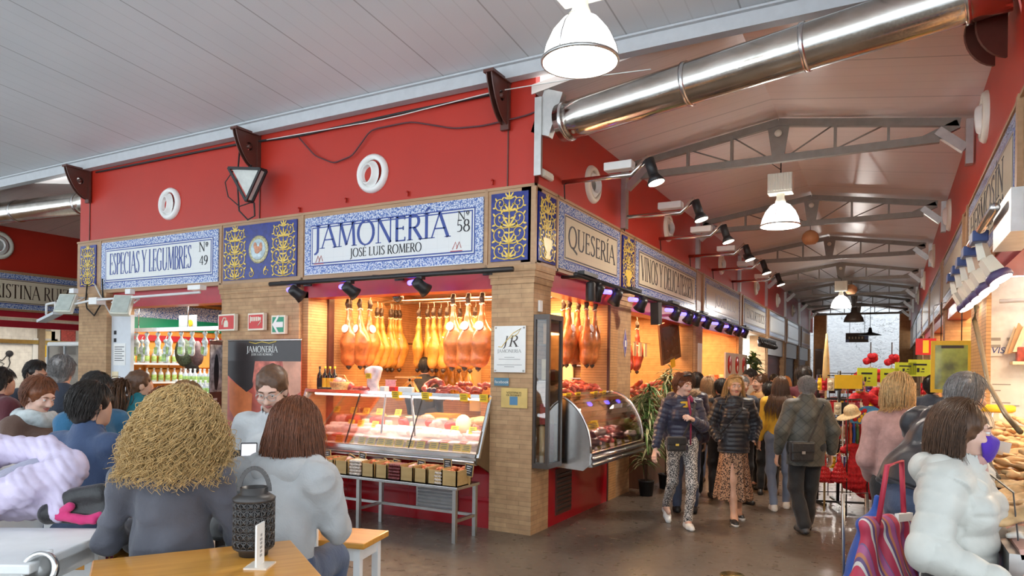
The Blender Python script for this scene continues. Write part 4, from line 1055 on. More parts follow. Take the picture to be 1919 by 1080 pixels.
M('plastic_wrap', (.80, .62, .62), rough=.15, var=.2, sc=18, coat=.6); M('bottle_dark', (.02, .015, .012), rough=.12, coat=.5); M('label_yellow', (.90, .62, .05), rough=.5)
M('wicker', (.58, .38, .16), rough=.7, var=.3, sc=60, bump=.4, bsc=90); M('olive_panel', (.14, .085, .04), rough=.35, var=.1); M('deck_white', (.80, .76, .72), rough=.3)
M('plum', (.06, .015, .035), rough=.3, coat=.4)

# raised working floors inside the stalls
b = MB(); b.box((-3.2, .5, 0), (-.5, 2.45, .16)); struct(b.build('floor_ham_stall', 'deck_white'))

# ---- hams
def ham_proto(name, label, mat, big=True):
    root = thing(name, label, 'ham', (0, 0, 0), 0)
    s_ = 1.0 if big else .70
    P = [('c', (0, 0, -.02), (.0, 0, -.20), .026, .030), ('c', (0, 0, -.20), (.01, .0, -.36), .032, .065 * s_), ('c', (.005, 0, -.31), (.02, 0, -.48), .07 * s_, .145 * s_, (0, 1, 0), .66),
         ('c', (.015, 0, -.48), (-.005, 0, -.66), .145 * s_, .115 * s_, (0, 1, 0), .66), ('e', (.05 * s_, -.02, -.45), (.09 * s_, .06, .13)), ('e', (-.03, 0, -.69), (.09 * s_, .06, .09))]
    V, F = sdf_mesh(P, .012, .05); V = push(V, F, wob(V, 26, 3) * .004)
    mesh_np('meat', V, F, mat, root)
    V, F = sdf_mesh([('c', (0, 0, .055), (0, -.012, .02), .022, .028), ('c', (.0, -.012, .02), (0, 0, -.03), .03, .026), ('c', (.012, 0, .075), (.01, 0, .05), .014, .02), ('c', (-.012, 0, .075), (-.01, 0, .05), .014, .02)], .007, .015)
    mesh_np('hoof', V, F, 'hoof', root)
    b = MB(); b.tube([(.03 * cos(a), .03 * sin(a), -.05 - .012 * sin(3 * a)) for a in [2 * PI * i / 14 for i in range(14)]], .007, 5, closed=True); b.build('string', 'rope', root, 0); b = MB(); b.tube([(0, 0, .07), (.01, 0, .12), (0, 0, .17)], .005, 5); b.build('hanging_loop', 'rope', root, 0)
    if big:
        b = MB(); b.lathe([(0, .004), (.052, .004), (.055, 0), (0, -.002)], (.0, -.078, -.30), (0, -1, .18), 20); o = b.build('tag', 'ham_label', root, 0, label='round pale maker tag')
    else:
        b = MB(); b.tube([(.045 * cos(a), .045 * sin(a) * .9, -.335 + .006 * cos(2 * a)) for a in [2 * PI * i / 14 for i in range(14)]], .013, 6, closed=True); b.build('band', 'white_ink', root, 0, label='white paper band')
    b = MB(); b.lathe([(.0, -.83), (.032, -.80), (.036, -.785), (.004, -.75), (0, -.74)], (-.02, 0, 0), n=12); b.build('drip_cone', 'hoof', root, 0, label='dark drip cone')
    return root
big0 = ham_proto('cured_ham', 'tmp', 'ham_orange', True); sm0 = ham_proto('cured_ham', 'tmp', 'ham_yellow', False)
def ham_at(proto, label, p, group, rz=0, sc=1, first=[]):
    if id(proto) in first: o = copy_tree(proto)
    else: first.append(id(proto)); o = proto
    o.location = p; o.rotation_euler = (R_(-.03, .03), R_(-.05, .05), rz); o.scale = (sc,) * 3; o['label'] = label; o['group'] = group
    return o
gA, gB = 'hams hanging in the ham stall, front', 'hams hanging in the ham stall, back'
for i, (px, y) in enumerate(((627, .62), (652, .58), (675, .62), (693, .78), (850, .55), (878, .55), (904, .55))):
    p = at(px, 566 if i < 4 else 552, y=y); ham_at(big0, 'big netted orange ham with round tag, %s from the left of the front row' % ORD(i), (max(p.x, -3.06), p.y, 2.56), gA, R_(-.25, .25) if i != 3 else 1.4, 1.03)
for i, (px, y) in enumerate(((640, 1.2), (664, 1.3), (706, 1.5), (721, 1.62), (735, 1.55), (749, 1.65), (786, 1.5), (802, 1.6), (813, 1.5), (825, 1.6), (838, 1.5), (862, 1.7), (890, 1.6))):
    p = at(px, 586, y=y); ham_at(sm0, 'slim yellow ham with paper band, %s from the left of the rear row' % ORD(i), (max(p.x, -3.08), p.y, 2.50), gB, R_(-1.2, 1.2), 1.0)
for i, px in enumerate((818, 834, 848, 862, 880, 660, 690)):
    p = at(px, 660, y=1.9); ham_at(sm0, ('yellow ham hung low behind the butcher, %s from the left' % ORD(i)) if i < 5 else ('yellow ham hung low on the left of the back wall, %s' % ('outer', 'inner')[i - 5]), (p.x, p.y, 1.93), 'low hams on the back wall', R_(-1, 1), .8)
root = thing('hanging_rail', 'steel rails under the ham stall ceiling carrying the hams', 'rail', (-1.8, 1.1, 2.66))
for y, z in ((.6, 2.73), (1.25, 2.67), (1.56, 2.67)): b = MB(); b.tube([(-3.24, y, z), (-.3, y, z)], .014, 8); b.build('rail', 'steel', root)
for x in (-2.9, -.5):
    for y in (.6, 1.56): b = MB(); b.tube([(x, y, 2.67), (x, y, 2.86)], .01, 6); b.build('drop_rod', 'steel', root)
b = MB(); b.tube([(-3.24, 1.9, 2.1), (-.5, 1.9, 2.1)], .014, 8); tag(b.build('hanging_rail', 'steel'), 'low steel rail on the ham stall back wall', 'rail')
# yellow alcove, beam, camera dome
b = MB(); b.box((-2.3, 2.44, 1.1), (-.6, 2.48, 2.55)); struct(b.build('wall_alcove', M('alcove', (.86, .66, .34), rough=.5, var=.05)))
b = MB(); b.box((-2.05, 2.36, .9), (-1.9, 2.44, 2.6)); struct(b.build('trim_9', 'brick_slat'))
root = thing('camera_dome', 'dark dome camera under the lintel of the ham stall', 'camera', (-1.85, .6, 2.52)); p = at(745, 560, y=.4)
b = MB(); b.lathe([(.16, .06), (.16, .075), (0, .08)], p, n=20); b.build('plate', 'black_plastic', root); b = MB(); b.ell(p + VE((0, 0, .02)), (.065, .065, .07)); b.build('dome', 'bottle_dark', root)
b = MB(); b.tube([p + VE((0, 0, .07)), (p.x, p.y, 2.86)], .012, 6); b.build('stem', 'black_plastic', root)

# ---- ham stall counter: glass case on a red base
X0, X1 = -3.22, -.53
root = thing('display_counter', 'refrigerated glass counter of the ham stall with red base', 'counter', (-1.9, .3, 0))
b = MB(); b.box((X0, .05, 0), (X1, .5, .72)); b.build('base', 'red_panel', root)
b = MB()
for x in (-2.55, -1.62, -.92): b.box((x - .004, .046, .06), (x + .004, .05, .70))
b.box((X0, .042, .30), (X1, .05, .33)); b.build('base_seam', 'red_lintel', root)
g = MB(); g.box((-1.50, .03, .14), (-.93, .052, .40)); gr = g.build('vent_grille', 'steel_dull', root)
for k in range(6): g = MB(); g.box((-1.47, .015, .165 + .037 * k), (-.96, .035, .185 + .037 * k), rotm('X', .5)); g.build('louvre', 'grey_paint', gr)
b = MB(); b.box((X0, -.25, .72), (X1, .95, .80)); b.box((X0, -.262, .735), (X1, -.25, .775)); b.build('tray_body', 'steel_dull', root)
b = MB(); b.box((X0, -.275, .80), (X1, -.225, .84)); b.tube([(X0, -.28, .76), (X1, -.28, .76)], .018, 8); b.build('bumper', 'steel', root)
# stepped deck
for k in range(4): b = MB(); b.box((X0 + .02, -.22 + .25 * k, .80), (X1 - .02, .03 + .25 * k, .84 + .055 * k)); b.build('deck_step', 'deck_white', root)
b = MB(); b.panel((X0, -.235, .84), (X1, -.235, .84), (X1, .02, 1.43), (X0, .02, 1.43), .008); b.build('front_glass', 'case_glass', root)
b = MB(); b.box((X0, .0, 1.43), (X1, .42, 1.445)); b.build('top_glass', 'case_glass', root)
b = MB(); b.box((X0, -.012, 1.425), (X1, .02, 1.462)); b.build('top_rail', 'steel', root)
for x in (-2.35, -1.42): b = MB(); b.bar((x, -.235, .85), (x + .01, .015, 1.43), .008, .012); b.build('glass_joint', 'black_metal', root)
for x in (-1.98, -1.6): b = MB(); b.bar((x, .05, 1.42), (x + (.06 if x > -1.8 else -.06), .05, .95), .025, .012); b.build('inner_strut', 'steel', root)
b = MB(); poly = [(-.245, .74), (-.245, .86), (.02, 1.465), (.46, 1.465), (.46, .60), (.05, .60)]
b.prism(poly, (X1, 0, 0), (0, 1, 0), (0, 0, 1), .02); b.build('end_panel', 'olive_panel', root, label='dark olive end panel')
b = MB(); b.bar((X1 + .025, -.245, .80), (X1 + .025, .02, 1.46), .03, .03); b.build('edge_trim', 'steel', root); b = MB(); b.bar((X0, -.245, .80), (X0, .02, 1.46), .03, .03); b.build('edge_trim', 'steel', root)
b = MB(); b.box((X0, .46, .80), (X1, .50, 1.12)); b.build('rear_sill', 'steel_dull', root)
b = MB(); b.tube([(X0 + .1, .06, 1.405), (X1 - .1, .06, 1.405)], .012, 8); b.build('case_lamp', 'tube_glow', root)
light_area((-1.9, .12, 1.40), 2.5, .10, 14, (1, .86, .78))
# price tags
tag0 = None
def price(p, w=.075, h=.055, label='', mat='price_yellow', rz=0, tilt=-.35, group='yellow price tags in the ham counter'):
    root = thing('price_tag', label, 'price tag', p, rz, group)
    b = MB(); b.box((-w / 2, -.002, 0), (w / 2, .002, h), rotm('X', tilt), (0, 0, 0)); b.build('card', mat, root, 0)
    for k in range(3 if w > .06 else 2): q = MB(); R = rotm('X', tilt); z = h * (.78 - .24 * k); a = R @ VE((0, -.0035, z)); q.box((-w * (.38 - .06 * (k % 2)), a.y - .0006, a.z - .003), (w * (.30 + .05 * (k % 2)), a.y + .0006, a.z + .003), R); q.build('writing', 'ink', root, 0)
    return root
for i, px in enumerate((602, 633, 655, 675, 694, 711, 728, 746, 765, 786, 810, 830, 854, 872)):
    x = at(px, 840, y=-.19).x; 
    if x < X1 - .05: price((x, -.19 + R_(0, .02), .845), .11, .085, 'yellow price card in the front row of the ham counter, %s from left' % ORD(i), rz=R_(-.1, .1))
for i, px in enumerate((604, 630, 661, 685, 710, 745, 657, 675, 702, 851, 885)):
    row = 0 if i < 6 else 1; y = .52 if row == 0 else .25; z = 1.02 if row == 0 else .95
    x = at(px, 780, y=y).x; price((x, y, z + (.12 if row == 0 else .05)), .10, .08, 'yellow price card among the meats in the %s, %s from left' % (('back row', 'middle row')[row], ORD(i if row == 0 else i - 6)))
for i, (px, y) in enumerate(((742, 735), (798, 735), (870, 738), (907, 752))):
    p = at(px, y + 6, y=-.03); price((p.x, -.035, 1.385), .105, .085, 'yellow price card hooked on the counter top rail, %s from left' % ORD(i), tilt=.1)
# meats on the deck
def blob(name, label, cat, p, r, mat, rz=0, group=None, lump=.1, seed=0, roll=0):
    V, F = sdf_mesh([('e', (0, 0, 0), r)], max(r) / 6, .01); V = V * (1 + wob(V, 6 / max(r) * .35, seed)[:, None] * lump * .5)
    o = mesh_np(name, V, F, mat); o.location = p; o.rotation_euler = (0, roll, rz); return tag(o, label, cat, group)
rows = [(.0, .88, 20, 'meat_pink'), (.27, .935, 18, 'meat_white'), (.5, .99, 13, 'meat_red'), (.72, 1.03, 9, 'cheese')]
kinds = {0: ['plastic_wrap', 'meat_pink', 'meat_red', 'plastic_wrap', 'meat_white'], 1: ['meat_white', 'meat_pink', 'plastic_wrap', 'meat_white'], 2: ['meat_pink', 'meat_red', 'ham_red', 'meat_pink', 'cheese_pale'], 3: ['cheese', 'meat_pink', 'cheese_pale', 'loaf']}
rn = ['front row', 'second row', 'third row', 'back row']
base_blob = {}
for ri, (y, z, n, _) in enumerate(rows):
    for i in range(n):
        x = X0 + .12 + (X1 - X0 - .24) * (i + .5 + R_(-.18, .18)) / n; m = kinds[ri][(i * 7 + i // 3) % len(kinds[ri])]
        kind = ('packaged cold meat', 'sausage', 'meat joint', 'cheese')[0 if ri == 0 else (1 if ri == 1 else (2 if m != 'cheese_pale' else 3))] if ri < 3 else ('cheese' if 'cheese' in m else 'meat joint')
        lb = '%s %s in the %s of the ham counter, %s from left' % ({'plastic_wrap': 'plastic-wrapped pale', 'meat_pink': 'pink', 'meat_red': 'dark red', 'meat_white': 'pale', 'ham_red': 'brick-red', 'cheese': 'golden', 'cheese_pale': 'pale yellow', 'loaf': 'brown'}[m], kind, rn[ri], ORD(i))
        nm = {'packaged cold meat': 'meat_packet', 'sausage': 'cured_sausage', 'meat joint': 'meat_joint', 'cheese': 'cheese_wheel'}[kind]
        key = (nm, m)
        if key not in base_blob:
            if nm == 'meat_packet': V, F = sdf_mesh([('e', (-.03, 0, .0), (.06, .075, .025)), ('e', (.035, .01, .006), (.055, .07, .022))], .009, .03); V = push(V, F, wob(V, 60, 5) * .004)
            elif nm == 'cured_sausage': V, F = sdf_mesh([('c', (-.09, 0, 0), (.07, .01, 0), .032, .036), ('c', (-.05, .06, .01), (.10, .05, .0), .03, .033), ('c', (-.03, .02, .045), (.08, .03, .04), .028, .03), ('c', (-.12, 0, 0), (-.14, 0, .01), .01, .006)], .009, .012)
            elif nm == 'meat_joint': V, F = sdf_mesh([('c', (-.06, 0, 0), (.07, .01, .0), .07, .062), ('e', (.03, -.02, .03), (.07, .06, .05))], .011, .03); V = push(V, F, wob(V, 40, 6) * .005)
            else: V, F = sdf_mesh([('c', (0, 0, -.02), (0, 0, .03), .085, .085)], .012, .01, cut=[((0, 0, .035), (0, 0, 1)), ((0, 0, -.03), (0, 0, -1))])
            base_blob[key] = o = mesh_np(nm, V, F, m)
        else: o = base_blob[key].copy(); COL.objects.link(o)
        o.location = (x, y + R_(-.04, .04), z + .04 + (.015 if ri > 1 else -.01)); o.rotation_euler = (0, 0, R_(-.6, .6)); q = R_(.9, 1.15); o.scale = (q, q, q)
        tag(o, lb, 'meat' if kind != 'cheese' else 'cheese', 'goods laid out in the ham counter')
# big pieces by the right end of the case
for i, (px, py, r, m, lb) in enumerate(((868, 795, (.11, .05, .11), 'cheese_pale', 'large ring-cut pale meat roll standing at the back right of the counter'), (905, 790, (.12, .09, .055), 'loaf', 'upper round loaf at the right end of the counter'), (895, 812, (.13, .09, .05), 'loaf', 'lower long loaf at the right end of the counter'))):
    p = at(px, py, y=.36); blob('bread_loaf' if m == 'loaf' else 'meat_roll', lb, 'bread' if m == 'loaf' else 'meat', (min(p.x, X1 - .15), p.y, p.z), r, m, 0, None, .05, i)
# goods standing on the counter top
def bottle(name, label, p, h, r, mat, lab, group, world=True):
    root = thing(name, label, 'bottle', p, 0, group)
    b = MB(); b.lathe([(0, 0), (r, 0), (r, h * .58), (r * .8, h * .68), (r * .36, h * .76), (r * .33, h * .94)], (0, 0, 0), n=16); b.build('glass', mat, root, 0)
    b = MB(); b.lathe([(r * .36, h * .90), (r * .40, h * .91), (r * .40, h), (0, h)], (0, 0, 0), n=14); b.build('cap', lab if mat == 'bottle_dark' else 'white_plastic', root, 0)
    b = MB(); b.lathe([(r * 1.01, h * .12), (r * 1.03, h * .13), (r * 1.03, h * .50), (r * 1.01, h * .51)], (0, 0, 0), n=16, cap=False); b.build('label', lab, root, 0)
    return root
TOPZ = 1.447
for i, px in enumerate((597, 607, 616, 625)): p = at(px, 720, y=.12); bottle('oil_bottle', ('dark bottle' if i == 0 else 'yellow-labelled bottle') + ' at the left end of the counter top, %s from left' % ORD(i), (p.x, .14, TOPZ), .30, .035, 'bottle_dark', 'label_yellow' if i else 'ink', 'bottles on the counter top')
root = thing('hamper_basket', 'small wicker basket with wrapped goods on the counter top', 'basket', (at(634, 720, y=.12).x, .16, TOPZ))
b = MB(); b.lathe([(.10, 0), (.13, .07), (.135, .11), (.12, .11), (.09, .015)], (0, 0, 0), n=20); b.build('basket', 'wicker', root, 0)
b = MB(); b.tube([(-.125, 0, .10), (-.06, 0, .19), (.06, 0, .19), (.125, 0, .10)], .008, 6); b.build('handle', 'wicker', root, 0)
b = MB(); b.ell((-.03, 0, .11), (.08, .07, .06)); b.ell((.05, .01, .10), (.06, .06, .05)); b.build('contents', 'meat_pink', root, 0)
p = at(650, 715, y=.2); blob('ham_tin', 'dark red triangular packet beside the basket on the counter top', 'packet', (p.x + .03, .2, TOPZ + .06), (.08, .05, .065), 'meat_red', .3, None, .3, 4)
V, F = sdf_mesh([('c', (0, 0, .06), (0, 0, .2), .085, .10, (0, 1, 0), .55), ('e', (-.07, 0, .27), (.05, .03, .05)), ('e', (.08, 0, .27), (.05, .03, .05))], .012, .05); V = push(V, F, wob(V, 45, 8) * .008)
o = mesh_np('meat_bag', V, F, 'plastic_wrap'); o.location = (at(702, 715, y=.15).x, .13, TOPZ - .01); tag(o, 'large clear bag of cured meat with a yellow card, standing on the counter', 'bag')
price((o.location.x - .02, .055, TOPZ + .16), .085, .065, 'yellow card stuck on the bag of cured meat', tilt=0)
p = at(727, 712, y=.15); root = thing('counter_sign', 'small pink framed card on the counter top beside the meat bag', 'sign', (p.x + .03, .16, TOPZ))
b = MB(); b.box((-.075, 0, .02), (.075, .01, .14)); b.build('card', M('pink_card', (.70, .30, .32), var=.2, sc=30), root, 0); b = MB(); b.box((-.085, .003, .01), (.085, .014, .02)); b.box((-.085, .003, .14), (.085, .014, .15)); b.build('frame', 'meat_pink', root, 0)
for i, px in enumerate((668, 682)): p = at(px, 725, y=.1); blob('sausage_tray', 'flat tray of sliced sausage on the counter top, %s of two' % ('left', 'right')[i], 'tray', (p.x, .12, TOPZ + .03), (.10, .07, .035), 'meat_red', 0, None, .3, i)
for i, (px, m) in enumerate(((722, 'white_ink'), (740, 'sign_red'), (757, 'white_ink'), (769, 'white_ink'))):
    p = at(px, 725, y=.1); b = MB(); b.box((p.x - .05, .05, TOPZ), (p.x + .05, .12, TOPZ + .07), rotm('Z', .2 * i - .3)); tag(b.build('carton', m, bevel=.006), '%s small carton on the counter top, %s from left' % ('red' if m == 'sign_red' else 'white', ORD(i)), 'carton', 'cartons on the counter top')
root = thing('ham_stand', 'wooden ham carving stand on the counter behind the cartons', 'stand', (at(765, 715, y=.3).x, .3, TOPZ))
b = MB(); b.box((-.16, -.06, .17), (.16, .06, .19), rotm('Y', -.0)); b.build('board', 'pine', root, 0); b = MB(); b.bar((-.14, 0, 0), (.08, 0, .18), .05, .03); b.bar((.14, 0, 0), (.02, 0, .18), .05, .03); b.build('leg_frame', 'pine', root, 0)
for i, px in enumerate((806, 815, 811)): p = at(px, 724, y=.1); blob('dark_sausage', 'round black pudding on the counter top, %s of three' % ('left', 'right', 'rear')[i], 'sausage', (p.x, .1 + .07 * (i == 2), TOPZ + .035), (.045, .045, .04), 'plum', 0, 'black puddings', .1, i)
V, F = sdf_mesh([('c', (.10 * cos(a), .08 * sin(a), .04 + .02 * sin(2 * a)), (.10 * cos(a + .7), .08 * sin(a + .7), .045 + .02 * sin(2 * a + 1.4)), .035, .035) for a in [i * .7 for i in range(9)]], .01, .01)
o = mesh_np('sausage_ring', V, F, 'ham_red'); o.location = (at(818, 712, y=.2).x, .2, TOPZ + .06); o.scale = (1.2, 1, 1.1); o.rotation_euler = (1.2, 0, 0); tag(o, 'coiled string of red sausage standing on the counter, below the low hams', 'sausage')
sp = None
for i in range(12):
    px = 826 + 7.5 * i; p = at(px, 722, y=.1 + .06 * (i % 2))
    if sp is None:
        V, F = sdf_mesh([('c', (-.09 + .045 * k, .012 * sin(k * 2), .0 + .012 * cos(k * 1.7)), (-.055 + .045 * k, .012 * sin(k * 2 + 1), .012 * sin(k)), .024, .024) for k in range(5)], .008, .006); sp = o = mesh_np('chorizo_string', V, F, 'ham_red')
    else: o = sp.copy(); COL.objects.link(o)
    o.location = (min(p.x, X1 - .1), .08 + .09 * (i % 3), TOPZ + .025 + .045 * ((i // 2) % 3)); o.rotation_euler = (R_(-.4, .4), R_(-.3, .3), R_(-1, 1)); tag(o, 'red chorizo string in the heap at the right of the counter top, %s from left' % ORD(i), 'sausage', 'chorizo heap on the counter top')
p = at(915, 700, y=.3); bottle('oil_bottle', 'dark bottle at the right end of the counter top', (X1 - .06, .3, TOPZ), .28, .035, 'bottle_dark', 'ink', 'bottles on the counter top')
# knife rack, slicer silhouettes behind the glass
for i, (px, w, m, lb) in enumerate(((665, .34, 'steel', 'steel meat slicer seen through the counter glass on the left'), (830, .3, 'pine', 'wooden chopping board behind the counter glass on the right'))):
    p = at(px, 765, y=1.08); root = thing('meat_slicer' if i == 0 else 'chopping_board', lb, 'slicer' if i == 0 else 'board', (p.x, 1.08, 1.10))
    if i == 0:
        b = MB(); b.box((-.17, -.1, 0), (.17, .1, .08)); b.build('body', m, root, 0, bevel=.01); b = MB(); b.lathe([(0, 0), (.12, 0), (.12, .012), (0, .02)], (0, -.05, .17), (0, -1, .1), 24); b.build('blade', 'steel', root, 0)
    else: b = MB(); b.box((-.2, -.13, 0), (.2, .13, .05)); b.build('board', m, root, 0, bevel=.006)
b = MB(); b.box((X0 + .05, .97, .16), (X1 - .05, 1.2, 1.10)); tag(b.build('work_counter', 'steel_dull', bevel=.008), 'steel work counter behind the glass case', 'counter')
# low shelf bench with baskets
root = thing('bench_table', 'low steel-framed bench in front of the ham counter', 'bench', (-1.6, -.48, 0)); BZ = .56
b = MB(); b.box((-2.8, -.70, BZ - .03), (-.47, -.26, BZ)); b.build('top', 'steel', root, bevel=.004)
for x in (-.51, -1.75, -2.76):
    for y in (-.67, -.29): b = MB(); b.box((x - .02, y - .02, 0), (x + .02, y + .02, BZ - .03)); b.build('leg', 'steel_dull', root)
    b = MB(); b.box((x - .015, -.65, .20), (x + .015, -.31, .23)); b.build('brace', 'steel_dull', root)
b = MB(); b.box((-2.76, -.305, .20), (-.51, -.275, .23)); b.build('rail', 'steel_dull', root)
bk0 = None
for i, (xa, xb) in enumerate(((-2.30, -2.12), (-2.10, -1.92), (-1.72, -1.55), (-1.53, -1.37), (-1.20, -1.03), (-1.02, -.86), (-.85, -.67), (-2.52, -2.42))):
    if i == 7: break
    root = thing('crate', 'small wooden crate of snacks on the bench, %s from left' % ORD(i), 'crate', ((xa + xb) / 2, -.55, BZ), 0, 'wooden crates on the bench'); w = (xb - xa) / 2 - .004
    b = MB()
    for (p0, p1) in (((-w, -.12), (w, -.11)), ((-w, .11), (w, .12)), ((-w, -.12), (-w + .01, .12)), ((w - .01, -.12), (w, .12))): b.box((p0[0], p0[1], 0), (p1[0], p1[1], .15 if p1[1] < .1 else .17))
    b.box((-w, -.12, 0), (w, .12, .01)); b.build('box', 'crate_wood', root, 0)
    b = MB()
    for k in range(7): b.ell((R_(-w * .7, w * .7), R_(-.08, .08), .13 + R_(0, .03)), (R_(.02, .035), R_(.02, .035), .02), nu=8, nv=6)
    b.build('contents', ('sausage_orange', 'meat_pink', 'sausage_orange')[i % 3], root, 0)
root = thing('crate', 'larger wooden crate at the right end of the bench', 'crate', (-.57, -.55, BZ), 0, 'wooden crates on the bench')
b = MB()
for (p0, p1) in (((-.09, -.14), (.09, -.128)), ((-.09, .128), (.09, .14)), ((-.09, -.14), (-.078, .14)), ((.078, -.14), (.09, .14))): b.box((p0[0], p0[1], 0), (p1[0], p1[1], .16))
b.box((-.09, -.14, 0), (.09, .14, .01)); b.build('box', 'crate_wood', root, 0); b = MB()
for k in range(8): b.ell((R_(-.06, .06), R_(-.1, .1), .13 + R_(0, .03)), (.035, .03, .025), nu=8, nv=6)
b.build('contents', 'sausage_orange', root, 0)
for i, (x, m, n) in enumerate(((-2.42, 'sausage_netted', 4), (-1.82, 'sausage_netted', 5), (-1.28, 'sausage_dark', 5), (-.69, 'sausage_netted', 4))):
    for k in range(n):
        V, F = (None, None)
        if (m, 'stk') not in base_blob:
            V, F = sdf_mesh([('c', (-.06 + .03 * j, -.06, 0), (-.06 + .03 * j, .06, 0), .017, .017) for j in range(5)], .007, .01); base_blob[(m, 'stk')] = o = mesh_np('sausage_packet', V, F, m)
        else: o = base_blob[(m, 'stk')].copy(); COL.objects.link(o)
        o.location = (x + R_(-.006, .006), -.60, BZ + .02 + .034 * k); o.rotation_euler = (0, 0, R_(-.1, .1))
        tag(o, '%s packet, %s from the bottom in the %s stack on the bench' % ('netted white sausage' if 'net' in m else 'dark sausage', ORD(k), ('leftmost', 'second', 'dark', 'rightmost')[i]), 'sausage packet', 'sausage packets stacked on the bench')
for i, (px, py) in enumerate(((612, 843), (656, 852), (677, 848), (720, 861), (741, 862), (787, 863), (837, 862), (883, 870))):
    p = at(px, py + 18, y=-.46); root = thing('chalk_label', 'small slate price label standing among the crates, %s from left' % ORD(i), 'price label', (p.x, -.44 if i != 7 else -.5, BZ), 0, 'slate price labels on the bench')
    h = p.z - BZ + .1; t = R_(-.15, .15) + (.45 if i in (1, 3) else 0)
    b = MB(); R = rotm('Y', t); b.box((-.045, -.004, h - .12), (.045, .004, h), R, (0, 0, h - .06)); b.build('slate', 'chalk', root, 0)
    b = MB()
    for (a, c) in (((-.05, h - .125), (.05, h - .118)), ((-.05, h - .002), (.05, h + .005)), ((-.05, h - .125), (-.044, h + .005)), ((.044, h - .125), (.05, h + .005))): b.box((a[0], -.006, a[1]), (c[0], .004, c[1]), R, (0, 0, h - .06))
    b.build('frame', 'crate_wood', root, 0)
    b = MB()
    for k in range(4): b.box((-.028, -.0065, h - .025 - .022 * k), (.028 - .012 * (k % 2), -.004, h - .019 - .022 * k), R, (0, 0, h - .06))
    b.build('writing', 'white_ink', root, 0)
    b = MB(); b.box((-.006, .004, 0), (.006, .012, h - .04)); b.build('stake', 'crate_wood', root, 0)

# ---- plaque and stickers on the corner pillar
root = thing('plaque', 'white square plaque with a JR monogram and JAMONERIA on the corner pillar', 'plaque', (-.27, 0, 1.71)); b = MB(); b.box((-.455, -.028, 1.71), (-.075, -.014, 2.205)); b.build('board', 'white_plastic', root, bevel=.003)
b = MB(); text_mesh(b, 'JAMONERIA', (-.41, -.028, 1.92), SL, (0, 0, 1), .035, .285); b.build('lettering', 'ink_grey', root)
b = MB(); text_mesh(b, 'J', (-.335, -.028, 1.99), (1, 0, .0), (.25, 0, 1), .11, .03); text_mesh(b, 'R', (-.275, -.028, 1.985), SL, (.25, 0, 1), .12, .10); b.build('monogram', 'ink_brown', root)
b = MB(); b.tube([(-.40, -.03, 1.985), (-.36, -.03, 1.98), (-.30, -.03, 2.05), (-.22, -.03, 2.13), (-.13, -.03, 2.175), (-.17, -.03, 2.12), (-.26, -.03, 2.07)], .004, 5); b.build('gold_flourish', 'gold', root)
b = MB()
for z, w in ((1.87, .06), (1.85, .13), (1.79, .15), (1.77, .06)): b.box((-.265 - w, -.0295, z - .003), (-.265 + w, -.0275, z + .003))
b.build('small_print', 'ink_grey', root)
for x in (-.435, -.095):
    for z in (1.73, 2.185): b = MB(); b.lathe([(.01, 0), (.01, .006), (0, .008)], (x, -.028, z), (0, -1, 0), 10); b.build('screw', 'steel_dull', root)
def text_small(o, txt, x0, y0, z, h, w, mat, nm='lettering'): b = MB(); text_mesh(b, txt, (x0, y0, z), SL, (0, 0, 1), h, w); return b.build(nm, mat, o)
root = thing('sticker', 'blue rectangular social network sticker below the white plaque', 'sticker', (-.36, 0, 1.56)); b = MB(); b.box((-.455, -.018, 1.565), (-.275, -.014, 1.65)); b.build('card', M('sticker_blue', (.10, .22, .30)), root)
font_text(root, 'facebook', .046, 'white_ink', (-.445 - root.location.x, -.02, 1.592 - root.location.z))
root = thing('sticker', 'yellow notice sticker lowest on the corner pillar', 'sticker', (-.2, 0, 1.34)); b = MB(); b.box((-.365, -.018, 1.335), (-.05, -.014, 1.545)); b.build('card', M('notice_yellow', (.72, .50, .16), var=.2, sc=4), root)
b = MB(); b.box((-.26, -.0195, 1.365), (-.165, -.018, 1.455)); b.build('blue_square', M('notice_blue', (.10, .25, .42)), root); text_small(root, 'VISITENOS', -.30, -.018, 1.485, .02, .18, 'ink_brown'); text_small(root, 'EN INTERNET', -.30, -.018, 1.46, .017, .18, 'ink_brown')
b = MB(); b.box((0, .10, 2.36), (.025, .17, 2.48)); tag(b.build('wall_switch', 'white_plastic', bevel=.004), 'small white switch box above the glass cabinet', 'switch')

# ---- glass cabinet on the aisle side of the corner
root = thing('glass_cabinet', 'tall narrow glass cabinet with dark frame on the corner pillar', 'cabinet', (.12, .25, .70))
xa, xb, ya, yb, za, zb = .005, .165, .03, .34, .71, 2.32
for (x, y) in ((xa, ya), (xb, ya), (xa, yb), (xb, yb)): b = MB(); b.box((x - .018, y - .018, za), (x + .018, y + .018, zb)); b.build('corner_post', 'bronze_frame', root)
for z in (za, zb - .05): b = MB(); b.box((xa - .020, ya - .020, z), (xb + .020, yb + .020, z + .052)); b.build('frame_plate', 'bronze_frame', root)
b = MB(); b.box((xa, yb - .004, za), (xb, yb, zb)); b.build('back_panel', M('cabinet_back', (.75, .42, .14)), root)
for q in (((xa, ya, za), (xb, ya, zb), .004, 'y'), ((xb, ya, za), (xb, yb, zb), .004, 'x')):
    b = MB(); b.box(q[0], (q[1][0] + (.003 if q[3] == 'x' else 0), q[1][1] + (.003 if q[3] == 'y' else 0), q[1][2])); b.build('pane', 'cabinet_glass', root)
for z in (1.15, 1.62, 2.0): b = MB(); b.box((xa + .02, ya + .02, z), (xb - .02, yb - .02, z + .008)); b.build('shelf', 'cabinet_glass', root)
